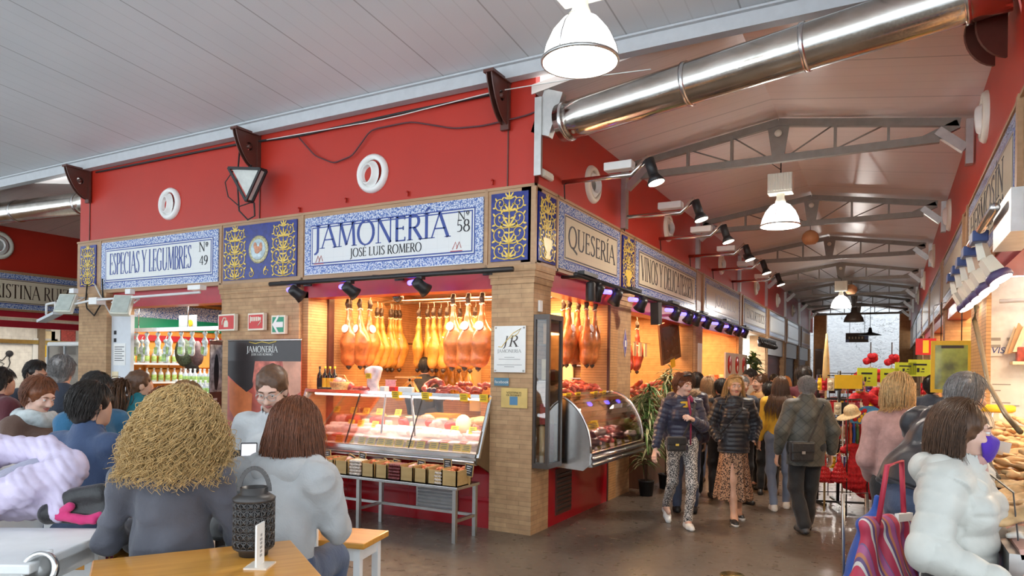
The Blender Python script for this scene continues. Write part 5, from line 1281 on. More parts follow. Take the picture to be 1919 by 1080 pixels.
b = MB(); b.lathe([(0, 0), (.04, 0), (.04, .38), (.042, .385), (.042, .40), (0, .40)], (.10, .25, .762), n=18); tag(b.build('gift_tube', 'red_panel'), 'red gift tube at the bottom of the glass cabinet', 'tube')
b = MB(); b.lathe([(0, 0), (.03, 0), (.03, .38), (.012, .43), (0, .43)], (.06, .12, .762), n=18); tag(b.build('gift_tube', 'cheese_pale'), 'cream bottle-shaped tube at the bottom of the glass cabinet', 'tube')
for i, (y, z) in enumerate(((.12, 1.165), (.25, 1.165), (.15, 1.635), (.26, 1.635), (.18, 2.015))): b = MB(); b.box((.05, y - .045, z), (.12, y + .045, z + .22)); tag(b.build('gift_box', ('meat_red', 'cheese', 'cheese_pale', 'meat_red', 'loaf')[i], bevel=.004), '%s box in the glass cabinet, %s shelf up, %s' % (('dark red', 'golden', 'cream', 'dark red', 'brown')[i], ('first', 'first', 'second', 'second', 'top')[i], ('front', 'back', 'front', 'back', 'middle')[i]), 'box', 'boxes in the glass cabinet')

# ---- curved glass counter of the cheese stall
root = thing('display_counter', 'curved glass counter of the cheese stall jutting into the aisle', 'counter', (0, 1.4, 0)); Y0, Y1 = .46, 2.22
b = MB(); b.box((-.45, .44, 0), (-.01, 2.28, .72)); b.build('base', 'red_panel', root)
b = MB(); b.box((-.012, .62, .10), (.004, 1.05, .62)); g = b.build('vent_grille', 'dark_brown', root)
for k in range(9): b = MB(); b.box((.0, .64, .14 + .05 * k), (.014, 1.03, .165 + .05 * k), rotm('Y', .4)); b.build('louvre', 'bronze_frame', g)
def arcp(n=12, r=0.0): return [(.02 + (.46 + r) * sin(PI / 2 * i / n), .86 + (.60 + r) * cos(PI / 2 * i / n)) for i in range(n + 1)]
b = MB(); A = arcp()
for i in range(12): b.panel((A[i][0], Y0, A[i][1]), (A[i][0], Y1, A[i][1]), (A[i + 1][0], Y1, A[i + 1][1]), (A[i + 1][0], Y0, A[i + 1][1]), .006)
b.build('curved_glass', 'case_glass', root)
for y in (Y0 - .02, Y1):
    b = MB(); b.prism([(-.35, .70), (.40, .66), (.47, .72)] + list(reversed(arcp())) + [(-.35, 1.46)], (0, y + .02, 0), (1, 0, 0), (0, 0, 1), .02)
    b.build('side_panel', 'steel' if y < 1 else 'case_glass', root)
    b = MB(); b.tube([(p[0], y, p[1]) for p in arcp(12, .01)], .014, 8); b.build('edge_trim', 'steel', root)
b = MB(); b.box((.30, Y0, .70), (.50, Y1, .75)); b.box((.40, Y0, .75), (.495, Y1, .85)); b.tube([(.505, Y0, .80), (.505, Y1, .80)], .022, 8); b.tube([(.505, Y0, .735), (.505, Y1, .735)], .016, 8); b.build('bumper', 'steel', root)
for k in range(3): b = MB(); b.box((.25 - .2 * k, Y0 + .01, .76), (.44 - .2 * k, Y1 - .01, .84 + .06 * k)); b.build('deck_step', 'deck_white', root)
b = MB(); b.box((-.40, Y0, 1.455), (.03, Y1, 1.475)); b.build('top_shelf', 'steel', root); b = MB(); b.bar((.18, 1.3, 1.42), (.36, 1.3, 1.25), .006, .01); b.build('glass_joint', 'black_metal', root)
light_area((-.1, 1.35, 1.43), .12, 1.5, 40, (1, .84, .7))
for i in range(22):
    y = Y0 + .12 + .073 * i; m = ['meat_white', 'sausage_dark', 'meat_pink', 'meat_red', 'sausage_dark'][i % 5]
    key = ('cured_sausage', m)
    if key not in base_blob:
        V, F = sdf_mesh([('c', (-.09, 0, 0), (.07, .01, 0), .032, .036), ('c', (-.05, .06, .01), (.10, .05, .0), .03, .033), ('c', (-.03, .02, .045), (.08, .03, .04), .028, .03)], .009, .012); base_blob[key] = o = mesh_np('cured_sausage', V, F, m)
    else: o = base_blob[key].copy(); COL.objects.link(o)
    o.scale = (.8,) * 3; o.location = (.14 + .12 * (i % 3) - .1 * (i % 2), y, .93 + .03 * ((i + 1) % 3)); o.rotation_euler = (0, 0, R_(-1, 2)); tag(o, '%s sausages in the curved counter, %s from the corner' % ({'meat_white': 'pale', 'sausage_dark': 'dark', 'meat_pink': 'pink', 'meat_red': 'red'}[m], ORD(i)), 'sausage', 'goods in the curved counter')
for i in range(6): price((.40, Y0 + .2 + .27 * i, .852), .10, .08, 'yellow price card behind the curved glass, %s from the corner' % ORD(i), rz=PI / 2, group='price cards in the curved counter')
for i in range(4): price((.12 - .1 * (i % 2), Y0 + .3 + .33 * i, 1.02), .12, .09, 'yellow price card in the middle of the curved counter, %s from the corner' % ORD(i), rz=PI / 2 - .4, group='price cards in the curved counter')
for i, y in enumerate((.55, .82, 1.1, 1.65, 1.95)): price((.045, y, 1.385), .13, .10, 'yellow price card hanging from the top shelf of the curved counter, %s from the corner' % ORD(i), rz=PI / 2, tilt=.1, group='price cards in the curved counter')
for i in range(14):
    o = sp.copy(); COL.objects.link(o); o.location = (-.10 - .11 * (i % 3), Y0 + .18 + .105 * i, 1.50 + .04 * (i % 3)); o.rotation_euler = (R_(-.4, .4), R_(-.3, .3), R_(0, 2)); o.scale = (1.15,) * 3
    tag(o, 'red sausage string heaped on top of the curved counter, %s from the corner' % ORD(i), 'sausage', 'sausages on the curved counter')
for i, (x, y) in enumerate(((-.35, 1.70), (-.18, 1.86), (-.36, 2.02), (-.14, 2.06), (-.5, 1.85))):
    ham_at(big0, 'big orange ham with tag hanging over the curved counter, %s of the bunch' % ORD(i), (x, y, 2.58), 'hams over the curved counter', PI / 2 + R_(-.4, .4), .98)
b = MB(); b.tube([(-.33, .5, 2.76), (-.33, 2.5, 2.76)], .014, 8); b.tube([(-.33, 1.7, 2.76), (-.33, 1.7, 2.86)], .01, 6); b.tube([(-.5, 1.85, 2.76), (-.1, 1.85, 2.76)], .012, 6); tag(b.build('hanging_rail', 'steel'), 'steel rail carrying the hams over the curved counter', 'rail')
root = thing('wall_shelf', 'small shelf with jars on the far side wall of the cheese stall', 'shelf', (-.35, 2.45, 1.62)); b = MB(); b.box((-.62, 2.35, 1.62), (-.10, 2.52, 1.635)); b.box((-.62, 2.35, 1.80), (-.10, 2.52, 1.815)); b.build('board', 'steel_dull', root)
for i in range(5): bottle('jar', 'small jar on the cheese stall shelf, %s from left' % ORD(i), (-.55 + .095 * i, 2.44, 1.635 if i % 2 else 1.815), .14, .034, 'loaf', 'label_yellow', 'jars on the shelf')
b = MB(); b.box((-.42, 2.28, 0), (-.0, 2.57, 2.62)); struct(b.build('trim_10', 'brick_slat')); b = MB(); b.box((-.03, 2.25, .0), (0.0, 2.285, 2.62)); struct(b.build('trim_11', 'dark_brown'))
b = MB(); b.prism([(0, -.2), (.085, 0), (0, .2), (-.085, 0)], (.004, 2.86, 2.13), (0, 1, 0), (0, 0, 1), .006); o = b.build('diamond_sign', M('lilac', (.60, .52, .68), var=.1)); tag(o, 'white and violet diamond sign on the pillar past the curved counter', 'sign')
b = MB(); b.prism([(0, -.16), (.067, 0), (0, .16), (-.067, 0)], (.010, 2.86, 2.13), (0, 1, 0), (0, 0, 1), .003); b.build('inner_field', M('violet', (.13, .11, .35)), o, world=True); b = MB(); b.box((.0132, 2.83, 2.08), (.0145, 2.89, 2.17)); b.build('writing', 'white_ink', o)

# ---- wine stall and beyond
root = thing('display_counter', 'low glass counter of the wine stall behind the plants', 'counter', (-.2, 5.0, 0)); b = MB(); b.box((-.5, 3.4, 0), (.12, 6.7, .85)); b.build('base', 'dark_wood', root); b = MB(); b.panel((.14, 3.4, .85), (.14, 6.7, .85), (-.05, 6.7, 1.3), (-.05, 3.4, 1.3), .006); b.build('front_glass', 'case_glass', root)
b = MB(); b.box((-.5, 3.4, 1.3), (-.03, 6.7, 1.32)); b.build('top', 'steel', root); b = MB(); b.box((-.5, 3.4, .86), (-.46, 6.7, 1.28)); b.build('back_panel', 'deck_white', root)
for i in range(16):
    o = base_blob[('cured_sausage', ['meat_pink', 'meat_red', 'meat_white'][i % 3])].copy() if ('cured_sausage', ['meat_pink', 'meat_red', 'meat_white'][i % 3]) in base_blob else sp.copy()
    COL.objects.link(o); o.scale = (1.2,) * 3; o.location = (-.2 + .1 * (i % 3), 3.55 + .2 * i, .93 + .06 * (i % 2)); o.rotation_euler = (0, 0, R_(0, 3)); tag(o, 'cured meat in the wine stall counter, %s from the corner' % ORD(i), 'meat', 'meats in the wine stall counter')
hr = ham_proto('cured_ham', 'tmp', 'ham_red', False); hr['label'] = 'x'
for i, (y, x) in enumerate(((3.7, -.7), (4.0, -.75), (4.3, -.7), (4.6, -.8), (4.95, -.75), (5.3, -.8), (5.65, -.75))):
    ham_at(hr, 'reddish slim ham hanging in the wine stall, %s from the corner' % ORD(i), (x, y, 2.55), 'hams in the wine stall', R_(0, 3), 1.05)
b = MB(); b.tube([(-.75, 3.3, 2.73), (-.75, 5.9, 2.73)], .014, 8); b.tube([(-.75, 4.5, 2.73), (-.75, 4.5, 2.86)], .01, 6); tag(b.build('hanging_rail', 'dark_brown'), 'dark rail with hanging hams in the wine stall', 'rail')
for i in range(8): b = MB(); b.box((-.62, 3.55 + .3 * i, 2.0), (-.60, 3.68 + .3 * i, 2.24)); tag(b.build('hanging_card', 'cheese_pale'), 'cream card hanging in front of the wine stall hams, %s from the corner' % ORD(i), 'card', 'cards before the wine stall hams')
b = MB(); b.tube([(-.61, 3.4, 2.245), (-.61, 6.0, 2.245)], .006, 6); b.tube([(-.61, 3.4, 2.245), (-.75, 3.4, 2.73)], .005, 5); tag(b.build('card_wire', 'steel'), 'wire carrying the cream cards in the wine stall', 'wire')
p = at(1255, 640, x=-.35); root = thing('menu_board', 'dark tilted menu board hanging in the wine stall', 'board', p - VE((0, 0, .4))); R = rotm('Z', -.15) @ rotm('Y', .0) @ rotm('X', .22)
b = MB(); b.box(p + VE((-.02, -.42, -.38)), p + VE((.02, .42, .38)), R); b.build('board', 'dark_wood', root); b = MB(); b.box(p + VE((.015, -.34, -.30)), p + VE((.024, .34, .30)), R, p); b.build('panel', M('menu_dark', (.09, .035, .02), rough=.25), root)
b = MB(); b.box(p + VE((.028, -.10, -.5)), p + VE((.032, .10, -.34)), R, p); b.build('note', 'price_yellow', root, label='yellow note'); b = MB(); b.tube([p + VE((0, -.2, .36)), (p.x, p.y - .2, 2.86)], .006, 5); b.tube([p + VE((0, .2, .36)), (p.x, p.y + .2, 2.86)], .006, 5); b.build('cord', 'cable_black', root)
for i, (y, z, m) in enumerate(((5.6, 1.33, 'bottle_dark'), (5.75, 1.33, 'bottle_dark'), (5.9, 1.33, 'bottle_dark'), (6.05, 1.33, 'bottle_dark'), (6.25, 1.33, 'bottle_dark'))): bottle('wine_bottle', 'dark bottle with yellow label on the wine stall counter, %s from the corner' % ORD(i), (-.25, y, 1.32), .31, .04, m, 'label_yellow', 'bottles on the wine stall counter')
for i in range(10):
    o = sp.copy(); COL.objects.link(o); o.location = (-.3 + .07 * (i % 3), 3.5 + .19 * i, 1.38 + .06 * (i % 3)); o.rotation_euler = (R_(-.5, .5), R_(-.5, .5), R_(0, 3)); o.scale = (1.6,) * 3; tag(o, 'red sausage string on the wine stall counter top, %s from the corner' % ORD(i), 'sausage', 'sausages on the wine stall counter')
p = at(1277, 657, x=-.40); b = MB(); b.lathe([(0, .01), (.21, .01), (.21, 0)], (-.10, 6.98, 2.1), (0, -1, 0), 28); b.add([(-.04, 6.97, 1.94), (.08, 6.97, 1.86), (.05, 6.97, 2.0)], [(0, 1, 2)]); o = b.build('round_sign', M('sign_orange_red', (.55, .08, .03))); o.location = (p.x, p.y, p.z - .2); tag(o, 'round red speech-bubble sign on the wall of the wine stall', 'sign')
b = MB(); b.box((.0, 7.10, 1.0), (.01, 7.42, 2.3)); tag(b.build('poster', 'white_plastic'), 'tall pale poster on the pillar past the wine stall', 'poster')
# sweets stall: shelf with pink packets, sign with three red discs, screen, plant
p = at(1342, 700, x=-.2); root = thing('display_counter', 'counter of the third stall with pink packets on top', 'counter', (-.3, 9.4, 0)); b = MB(); b.box((-.6, 7.7, 0), (.1, 11.1, 1.15)); b.build('base', 'trim_wood', root)
for i in range(9):
    y = 8.3 + .24 * i; b = MB(); b.box((-.1, y - .07, 1.15), (.0, y + .07, 1.62 + .06 * (i % 2))); tag(b.build('carton', ('meat_pink', 'cheese_pale', 'meat_pink', 'sausage_orange')[i % 4], bevel=.01), '%s carton standing on the third stall counter, %s from the corner' % (('pink', 'cream', 'pink', 'orange')[i % 4], ORD(i)), 'carton', 'cartons on the third stall counter')
def on_px(px, py, x): return at(px, py, x=x)
root = thing('disc_sign', 'white sign with three red discs above a small screen', 'sign', on_px(1380, 690, .2) - VE((0, 0, .2))); a, c = on_px(1359, 685, .2), on_px(1399, 685, .2)
b = MB(); b.box((.18, a.y, a.z - .28), (.21, c.y, a.z + .28)); b.build('board', 'white_plastic', root)
for k in range(3): b = MB(); b.lathe([(0, .01), (.20, .01), (.2, 0)], (.21, a.y + (c.y - a.y) * (k + .5) / 3, a.z + .02), (1, 0, 0), 20); d = b.build('red_disc', 'sign_red', root); b = MB(); b.lathe([(0, .012), (.07, .012), (.07, 0)], (.213, a.y + (c.y - a.y) * (k + .5) / 3, a.z - .06), (1, 0, 0), 12); b.build('white_figure', 'white_ink', d)
b = MB(); b.box((.15, a.y, a.z - .75), (.20, c.y, a.z - .32)); b.build('screen_frame', 'black_plastic', root); b = MB(); b.box((.20, a.y + .08, a.z - .70), (.206, c.y - .08, a.z - .36)); b.build('screen', M('screen_glow', (.75, .72, .95), emit=.9, var=.05), root)
b = MB(); b.box((.14, (a.y + c.y) / 2 - .06, 0), (.18, (a.y + c.y) / 2 + .06, a.z)); b.build('post', 'black_plastic', root)

# ---- potted plants
M('leaf_green', (.10, .20, .05), rough=.4, var=.35, sc=8); M('leaf_pale', (.50, .52, .28), rough=.4, var=.4, sc=9)
def leafy(name, label, loc, h, clumps, n, ll, seed, pale=.4, group=None, droop=1.0, potr=.11, poth=.2, lw=.016):
    root = thing(name, label, 'plant', loc, 0, group); r = random.Random(seed)
    b = MB(); b.lathe([(0, 0), (potr * .8, 0), (potr, poth), (potr * 1.05, poth), (potr * 1.05, poth * 1.08), (potr * .9, poth * 1.08), (potr * .85, poth * .9), (0, poth * .9)], (0, 0, 0), n=20); b.build('pot', 'black_plastic', root, 0)
    b = MB(); [b.tube([(0, 0, poth * .8), (c[0] * .4, c[1] * .4, c[2] * .55), c], [.012, .011, .008], 6) for c in clumps]; b.build('stem', 'dark_wood', root, 0)
    for m in ('leaf_green', 'leaf_pale'):
        b = MB()
        for c in clumps:
            for i in range(int(n * (pale if m == 'leaf_pale' else 1 - pale))):
                a = r.uniform(0, 2 * PI); e = r.uniform(-.4, 1.1); l = ll * r.uniform(.6, 1.15); o = VE(c) + VE((0, 0, r.uniform(-.14, .03)))
                d = VE((cos(a), sin(a), 0)); w = d.cross(VE((0, 0, 1))) * lw * r.uniform(.7, 1.2); pts = []
                for k in range(5):
                    t = k / 4; pts.append(o + d * l * t * cos(e * (1 - .3 * t)) + VE((0, 0, l * (sin(e) * t - droop * .7 * t * t))))
                vs = []
                for k, q in enumerate(pts): ww = w * sin(PI * (.12 + .86 * k / 4)); vs += [q - ww, q + VE((0, 0, .004)), q + ww]
                b.add(vs, [(3 * k, 3 * k + 1, 3 * k + 4, 3 * k + 3) for k in range(4)] + [(3 * k + 1, 3 * k + 2, 3 * k + 5, 3 * k + 4) for k in range(4)], True)
        o = b.build('foliage', m, root, 0); s_ = o.modifiers.new('t', 'SOLIDIFY'); s_.thickness = .002
    return root
gp = at(1198, 928, z=0)
leafy('potted_plant', 'tall variegated plant in black pot by the aisle pillar', (gp.x + .1, gp.y, 0), 1.6, [(-.05, .0, .55), (.02, .03, .75), (.0, -.04, .95), (-.05, .02, 1.1), (.03, 0, 1.25), (-.02, .05, 1.42), (.04, -.03, 1.5), (-.1, 0, 1.0), (-.12, .02, 1.35)], 42, .26, 4, .35)
leafy('potted_plant', 'second tall variegated plant standing behind the first one', (gp.x + .16, gp.y + .75, 0), 1.7, [(0, 0, .9), (.03, .06, 1.2), (0, .04, 1.5), (-.02, -.03, 1.66), (.06, 0, 1.75)], 42, .24, 5, .6)
leafy('potted_plant', 'tall green plant by the bright doorway beyond the third stall', (.34, 11.3, 0), .8, [(0, 0, 1.7), (.05, .1, 1.9), (-.05, -.1, 2.05), (0, .15, 2.15)], 30, .28, 6, .1, None, .6, .12, .2, .05)

# ==== spice stall
root = thing('door_panel', 'tall pale grey door panel with notices at the spice stall', 'panel', (-7.3, .1, 0)); b = MB(); b.box((-7.47, .08, 0), (-6.98, .14, 2.50)); b.build('panel', M('pale_grey', (.66, .69, .73), rough=.35, var=.03), root)
for (xa, xb, za, zb, m) in ((-7.40, -7.10, 1.72, 2.06, 'white_plastic'), (-7.44, -7.28, 1.52, 1.62, 'cheese_pale'), (-7.42, -7.28, 1.37, 1.45, 'cheese_pale'), (-7.15, -7.07, .95, 1.12, 'leaf_green')):
    b = MB(); b.box((xa, .074, za), (xb, .08, zb)); n_ = b.build('notice', m, root)
    if m == 'white_plastic':
        for k in range(7): b = MB(); b.box((xa + .03, .0725, zb - .06 - .035 * k), (xb - .03 - .05 * (k % 2), .074, zb - .05 - .035 * k)); b.build('writing', 'ink', n_)
b = MB(); b.box((-7.40, .074, 2.08), (-7.34, .08, 2.14)); b.box((-7.40, .074, 2.20), (-7.34, .08, 2.26)); b.box((-7.43, .074, 1.06), (-7.40, .08, 1.3)); b.build('dark_marks', 'ink', root)
root = thing('hanging_rail', 'steel rail of the spice stall with hanging bags', 'rail', (-6.2, .35, 2.25)); b = MB(); b.box((-7.4, .30, 2.25), (-4.85, .40, 2.31)); b.build('rail', 'steel', root)
for x in (-7.2, -6.0, -4.95): b = MB(); b.tube([(x, .35, 2.31), (x, .35, 2.86)], .008, 6); b.build('drop_rod', 'steel', root)
M('bag_clear', (.62, .68, .66), rough=.2, var=.35, sc=22, coat=.5); M('bag_label', (.35, .52, .16), rough=.4, var=.4, sc=30); M('bottle_grey', (.55, .58, .62), rough=.25, var=.3, sc=25); M('cap_violet', (.30, .24, .36), rough=.4)
bag0 = None
for i, px in enumerate((256, 275, 296, 318, 340, 360, 384, 406, 266, 311)):
    x = at(px, 640, y=.35).x
    if bag0 is None:
        bag0 = o = thing('spice_bag', '', 'bag'); V, F = sdf_mesh([('c', (0, 0, -.30), (0, 0, -.16), .062, .05, (0, 1, 0), .6), ('c', (0, 0, -.14), (0, 0, -.06), .045, .014), ('c', (0, 0, -.05), (0, 0, -.02), .014, .035)], .009, .02); V = push(V, F, wob(V, 60, 2) * .004); mesh_np('pouch', V, F, 'bag_clear', o)
        b = MB(); b.box((-.035, -.045, -.33), (.035, -.03, -.22)); b.build('label', 'bag_label', o, world=False); b = MB(); b.tube([(0, 0, -.05), (0, .0, .03), (0, .02, .06)], .004, 5); b.build('tie', 'white_ink', o, world=False)
    else: o = copy_tree(bag0)
    o.location = (x, .35, 2.23 if i < 8 else 2.12); o.rotation_euler = (0, 0, R_(-.6, .6)); o['group'] = 'spice bags hanging from the rail'; o['label'] = 'clear bag of spices hanging from the rail, %s from left' % ORD(i) if i < 8 else 'lower clear bag hanging between two others, on the %s' % ('left', 'right')[i - 8]
root = thing('shelf_counter', 'counter of the spice stall with stepped shelves of bottles', 'counter', (-5.9, .6, 0)); b = MB(); b.box((-6.9, .3, 0), (-4.85, .95, 1.02)); b.build('base', 'white_paint', root)
for k in range(3): b = MB(); b.box((-6.6, .32 + .16 * k, 1.02), (-4.9, .48 + .16 * k, 1.10 + .17 * k)); b.build('step', 'deck_white', root)
bt0 = bottle('spice_bottle', '', (0, 0, 0), .24, .042, 'bottle_grey', 'bag_label', None); used0 = False
for k in range(3):
    for i in range(15):
        o = bt0 if not used0 else copy_tree(bt0); used0 = True
        o.location = (-6.55 + .115 * i + R_(-.01, .01), .40 + .16 * k, 1.10 + .17 * k); o['label'] = 'white-capped spice bottle in the %s step of the display, %s from left' % (('lowest', 'middle', 'top')[k], ORD(i)); o['group'] = 'spice bottles on the steps'
for k, py in enumerate((716, 680)):
    a = at(246, py, x=-7.95); z = a.z; b = MB(); b.box((-8.1, a.y - .1, z - .03), (-7.8, a.y + 1.2, z)); tag(b.build('wall_shelf', 'white_paint'), '%s shelf on the orange back wall of the spice stall' % ('lower', 'upper')[k], 'shelf')
    for i in range(9): o = copy_tree(bt0); o.location = (-7.92, a.y + .13 * i, z); o['label'] = 'bottle on the %s back shelf of the spice stall, %s from left' % (('lower', 'upper')[k], ORD(i)); o['group'] = 'bottles on the back shelves'
for i, (xa, xb, ya, yb) in enumerate(((272, 312, 655, 690), (314, 348, 655, 690), (272, 350, 692, 704), (352, 396, 650, 690))):
    a, c = at(xa, ya, x=-8.06), at(xb, yb, x=-8.06); b = MB(); b.box((-8.1, a.y, c.z), (-8.0, c.y, a.z)); tag(b.build('wall_cabinet', M('spice_orange2', (.86, .40, .10), rough=.4), bevel=.01), 'orange cupboard on the back wall of the spice stall, %s from left' % ORD(i), 'cupboard', 'orange cupboards')
blob('dried_herbs', 'bundle of dark dried herbs hanging in the spice stall', 'herbs', (at(345, 668, y=1.2).x, 1.2, 1.95), (.20, .14, .24), M('herbs', (.05, .07, .04), rough=.8, var=.6, sc=30), 0, None, .5, 3)
blob('dried_garlic', 'dark string of dried peppers hanging in the spice stall', 'peppers', (at(372, 660, y=1.2).x, 1.2, 2.0), (.10, .09, .2), M('peppers_dark', (.06, .03, .035), rough=.6, var=.5, sc=30), 0, None, .6, 5)
p = at(350, 606, y=.9); root = thing('hanging_sign', 'small pale hanging sign with a flower in the spice stall', 'sign', p - VE((0, 0, .15))); b = MB(); b.box(p + VE((-.2, 0, -.13)), p + VE((.22, .02, .13))); b.build('board', M('pale_blue', (.60, .70, .74)), root); b = MB(); b.ell(p + VE((.1, -.01, 0)), (.06, .008, .06)); b.build('flower', 'price_yellow', root); b = MB(); b.tube([p + VE((0, 0, .13)), (p.x, p.y, 2.86)], .005, 5); b.build('cord', 'cable_black', root)
root = thing('ceiling_light', 'square lit ceiling panel in the spice stall', 'lamp', (-6.6, 1.6, 2.80)); b = MB(); b.box((-6.95, 1.3, 2.82), (-6.25, 1.9, 2.86)); b.build('frame', 'grey_paint', root); b = MB(); b.box((-6.88, 1.36, 2.81), (-6.32, 1.84, 2.82)); b.build('diffuser', 'tube_glow', root)
for i, (x, y) in enumerate(((-4.9, 1.5), (-5.4, 2.4))): b = MB(); b.box((x - .35, y - .04, 2.80), (x + .35, y + .04, 2.86)); tag(b.build('ceiling_light', 'tube_glow'), 'narrow lit tube in the spice stall ceiling, %s' % ('nearer', 'farther')[i], 'lamp')
b = MB(); b.box((-8.0, 3.06, 2.35), (-3.5, 3.14, 2.55)); b.box((-8.1, .5, 2.35), (-8.04, 3.1, 2.55)); struct(b.build('trim_12', 'sign_green')); b = MB(); b.box((-8.0, 3.06, 2.55), (-3.5, 3.14, 2.80)); b.box((-8.1, .5, 2.55), (-8.04, 3.1, 2.80)); struct(b.build('trim_13', 'tile_border')); b = MB(); b.box((-8.0, 3.04, 2.15), (-3.5, 3.14, 2.25)); b.box((-8.1, .5, 2.15), (-8.03, 3.1, 2.25)); struct(b.build('trim_14', 'red_lintel'))
# ---- roll-up banners
root = thing('rollup_banner', 'black and red printed roll-up banner reading JAMONERÍA before the brick pillar', 'banner', (-3.32, -.6, 0)); bx0, bx1, by = -3.94, -2.70, -.6
def q3(x0, x1, z0, z1, d=0): return [(x0, by - d, z0), (x1, by - d, z0), (x1, by - d, z1), (x0, by - d, z1)]
b = MB(); b.panel(*q3(bx0, bx1, .1, 2.04), -.006); bn = b.build('sheet', M('banner_red', (.62, .10, .06), rough=.35, var=.55, sc=2.2), root)
b = MB(); b.box((bx0, by - .004, 1.80), (bx1, by - .001, 2.04)); b.build('header', M('banner_black', (.035, .025, .025), rough=.35), bn)
def printed(pts, m, d=.0015): b = MB(); b.prism(pts, (0, by - d, 0), (1, 0, 0), (0, 0, 1), .0008); return b.build('printed_shape', m, bn)
def eb(cx, cz, rx, rz, n=22, a0=0): return [(cx + rx * cos(2 * PI * i / n + a0), cz + rz * sin(2 * PI * i / n + a0)) for i in range(n)]
printed([(bx0, 1.80), (bx0, 1.62), (-3.8, 1.53), (-3.6, 1.42), (-3.5, 1.48), (-3.44, 1.62), (-3.46, 1.80)], M('print_black', (.03, .02, .02)), .002)
printed([(-3.92, 1.58), (-3.72, 1.48), (-3.5, 1.40), (-3.52, 1.0), (-3.7, .95), (-3.9, 1.2)], M('print_orange', (.85, .22, .07), var=.3, sc=4), .0016)
printed([(-3.46, 1.80), (-3.05, 1.80), (-2.95, 1.5), (-3.1, 1.2), (-3.4, 1.3), (-3.5, 1.55)], M('print_ham', (.75, .18, .13), var=.6, sc=9), .0022)
printed([(-3.0, 1.80), (bx1, 1.80), (bx1, 1.45), (-2.85, 1.36), (-2.95, 1.55)], M('print_flesh', (.80, .36, .24), var=.3, sc=4), .0018)
printed([(-3.0, 1.12), (-2.72, 1.26), (-2.72, 1.29), (-3.0, 1.16)], 'ink', .0026)
text_mesh_b = MB(); text_mesh(text_mesh_b, 'JAMONERÍA', (-3.60, by - .004, 1.905), SL, (0, 0, 1), .075, .52); text_mesh_b.build('lettering', 'white_ink', bn)
text_mesh_b = MB(); text_mesh(text_mesh_b, 'JOSE LUIS ROMERO', (-3.52, by - .004, 1.868), SL, (0, 0, 1), .026, .36); text_mesh_b.build('lettering', 'white_ink', bn)
b = MB(); b.tube([(-3.56, by - .006, 2.03), (-3.45, by - .006, 2.012), (-3.34, by - .006, 2.03), (-3.22, by - .006, 2.015), (-3.1, by - .006, 2.033)], .006, 5); b.build('gold_flourish', 'gold', bn)
b = MB(); b.tube([(bx0, by, 2.05), (bx1, by, 2.05)], .012, 8); b.build('top_bar', 'steel', root); b = MB(); b.box((bx0 - .03, by - .09, 0), (bx1 + .03, by + .09, .09)); b.build('base', 'steel_dull', root, bevel=.01); b = MB(); b.tube([(-3.3, by + .03, .09), (-3.3, by + .02, 2.04)], .01, 6); b.build('pole', 'steel_dull', root)
root = thing('rollup_banner', 'narrow banner with a dark drawing on its upper half, turned beside the red banner', 'banner', (-4.05, -.75, 0)); A = at(394, 640, y=-.95); B_ = at(417, 640, y=-.70)
b = MB(); b.panel((A.x, A.y, .1), (B_.x, B_.y, .1), (B_.x, B_.y, 2.03), (A.x, A.y, 2.03), -.006); sh = b.build('sheet', M('banner_maroon', (.10, .04, .035), var=.2), root)
dx = (B_ - A).normalized(); nn = VE((dx.y, -dx.x, 0)); b = MB(); L_ = (B_ - A).length
def qq(u0, u1, z0, z1, d): return [VE((A.x, A.y, z)) + VE((dx.x, dx.y, 0)) * L_ * u + nn * d for u, z in ((u0, z0), (u1, z0), (u1, z1), (u0, z1))]
b.panel(*qq(.02, .98, 1.42, 1.99, .001), .002); b.build('printed_shape', M('print_grey', (.42, .42, .44), var=.7, sc=14), sh); b = MB(); b.prism(eb(L_ * .5, 1.66, L_ * .2, .22), (A.x + nn.x * .004, A.y + nn.y * .004, 0), (dx.x, dx.y, 0), (0, 0, 1), .001); b.build('printed_shape', 'ink', sh)
for k in range(6): b = MB(); b.panel(*qq(.25, .25 + .5 * (.7 + .3 * (k % 2)), 1.32 - .055 * k, 1.345 - .055 * k, .002), .002); b.build('writing', 'white_ink', sh)
b = MB(); b.tube([(A.x, A.y, 2.04), (B_.x, B_.y, 2.04)], .012, 8); b.build('top_bar', 'steel', root); b = MB(); b.bar((A.x, A.y, .05), (B_.x, B_.y, .05), .16, .1); b.build('base', 'steel_dull', root)

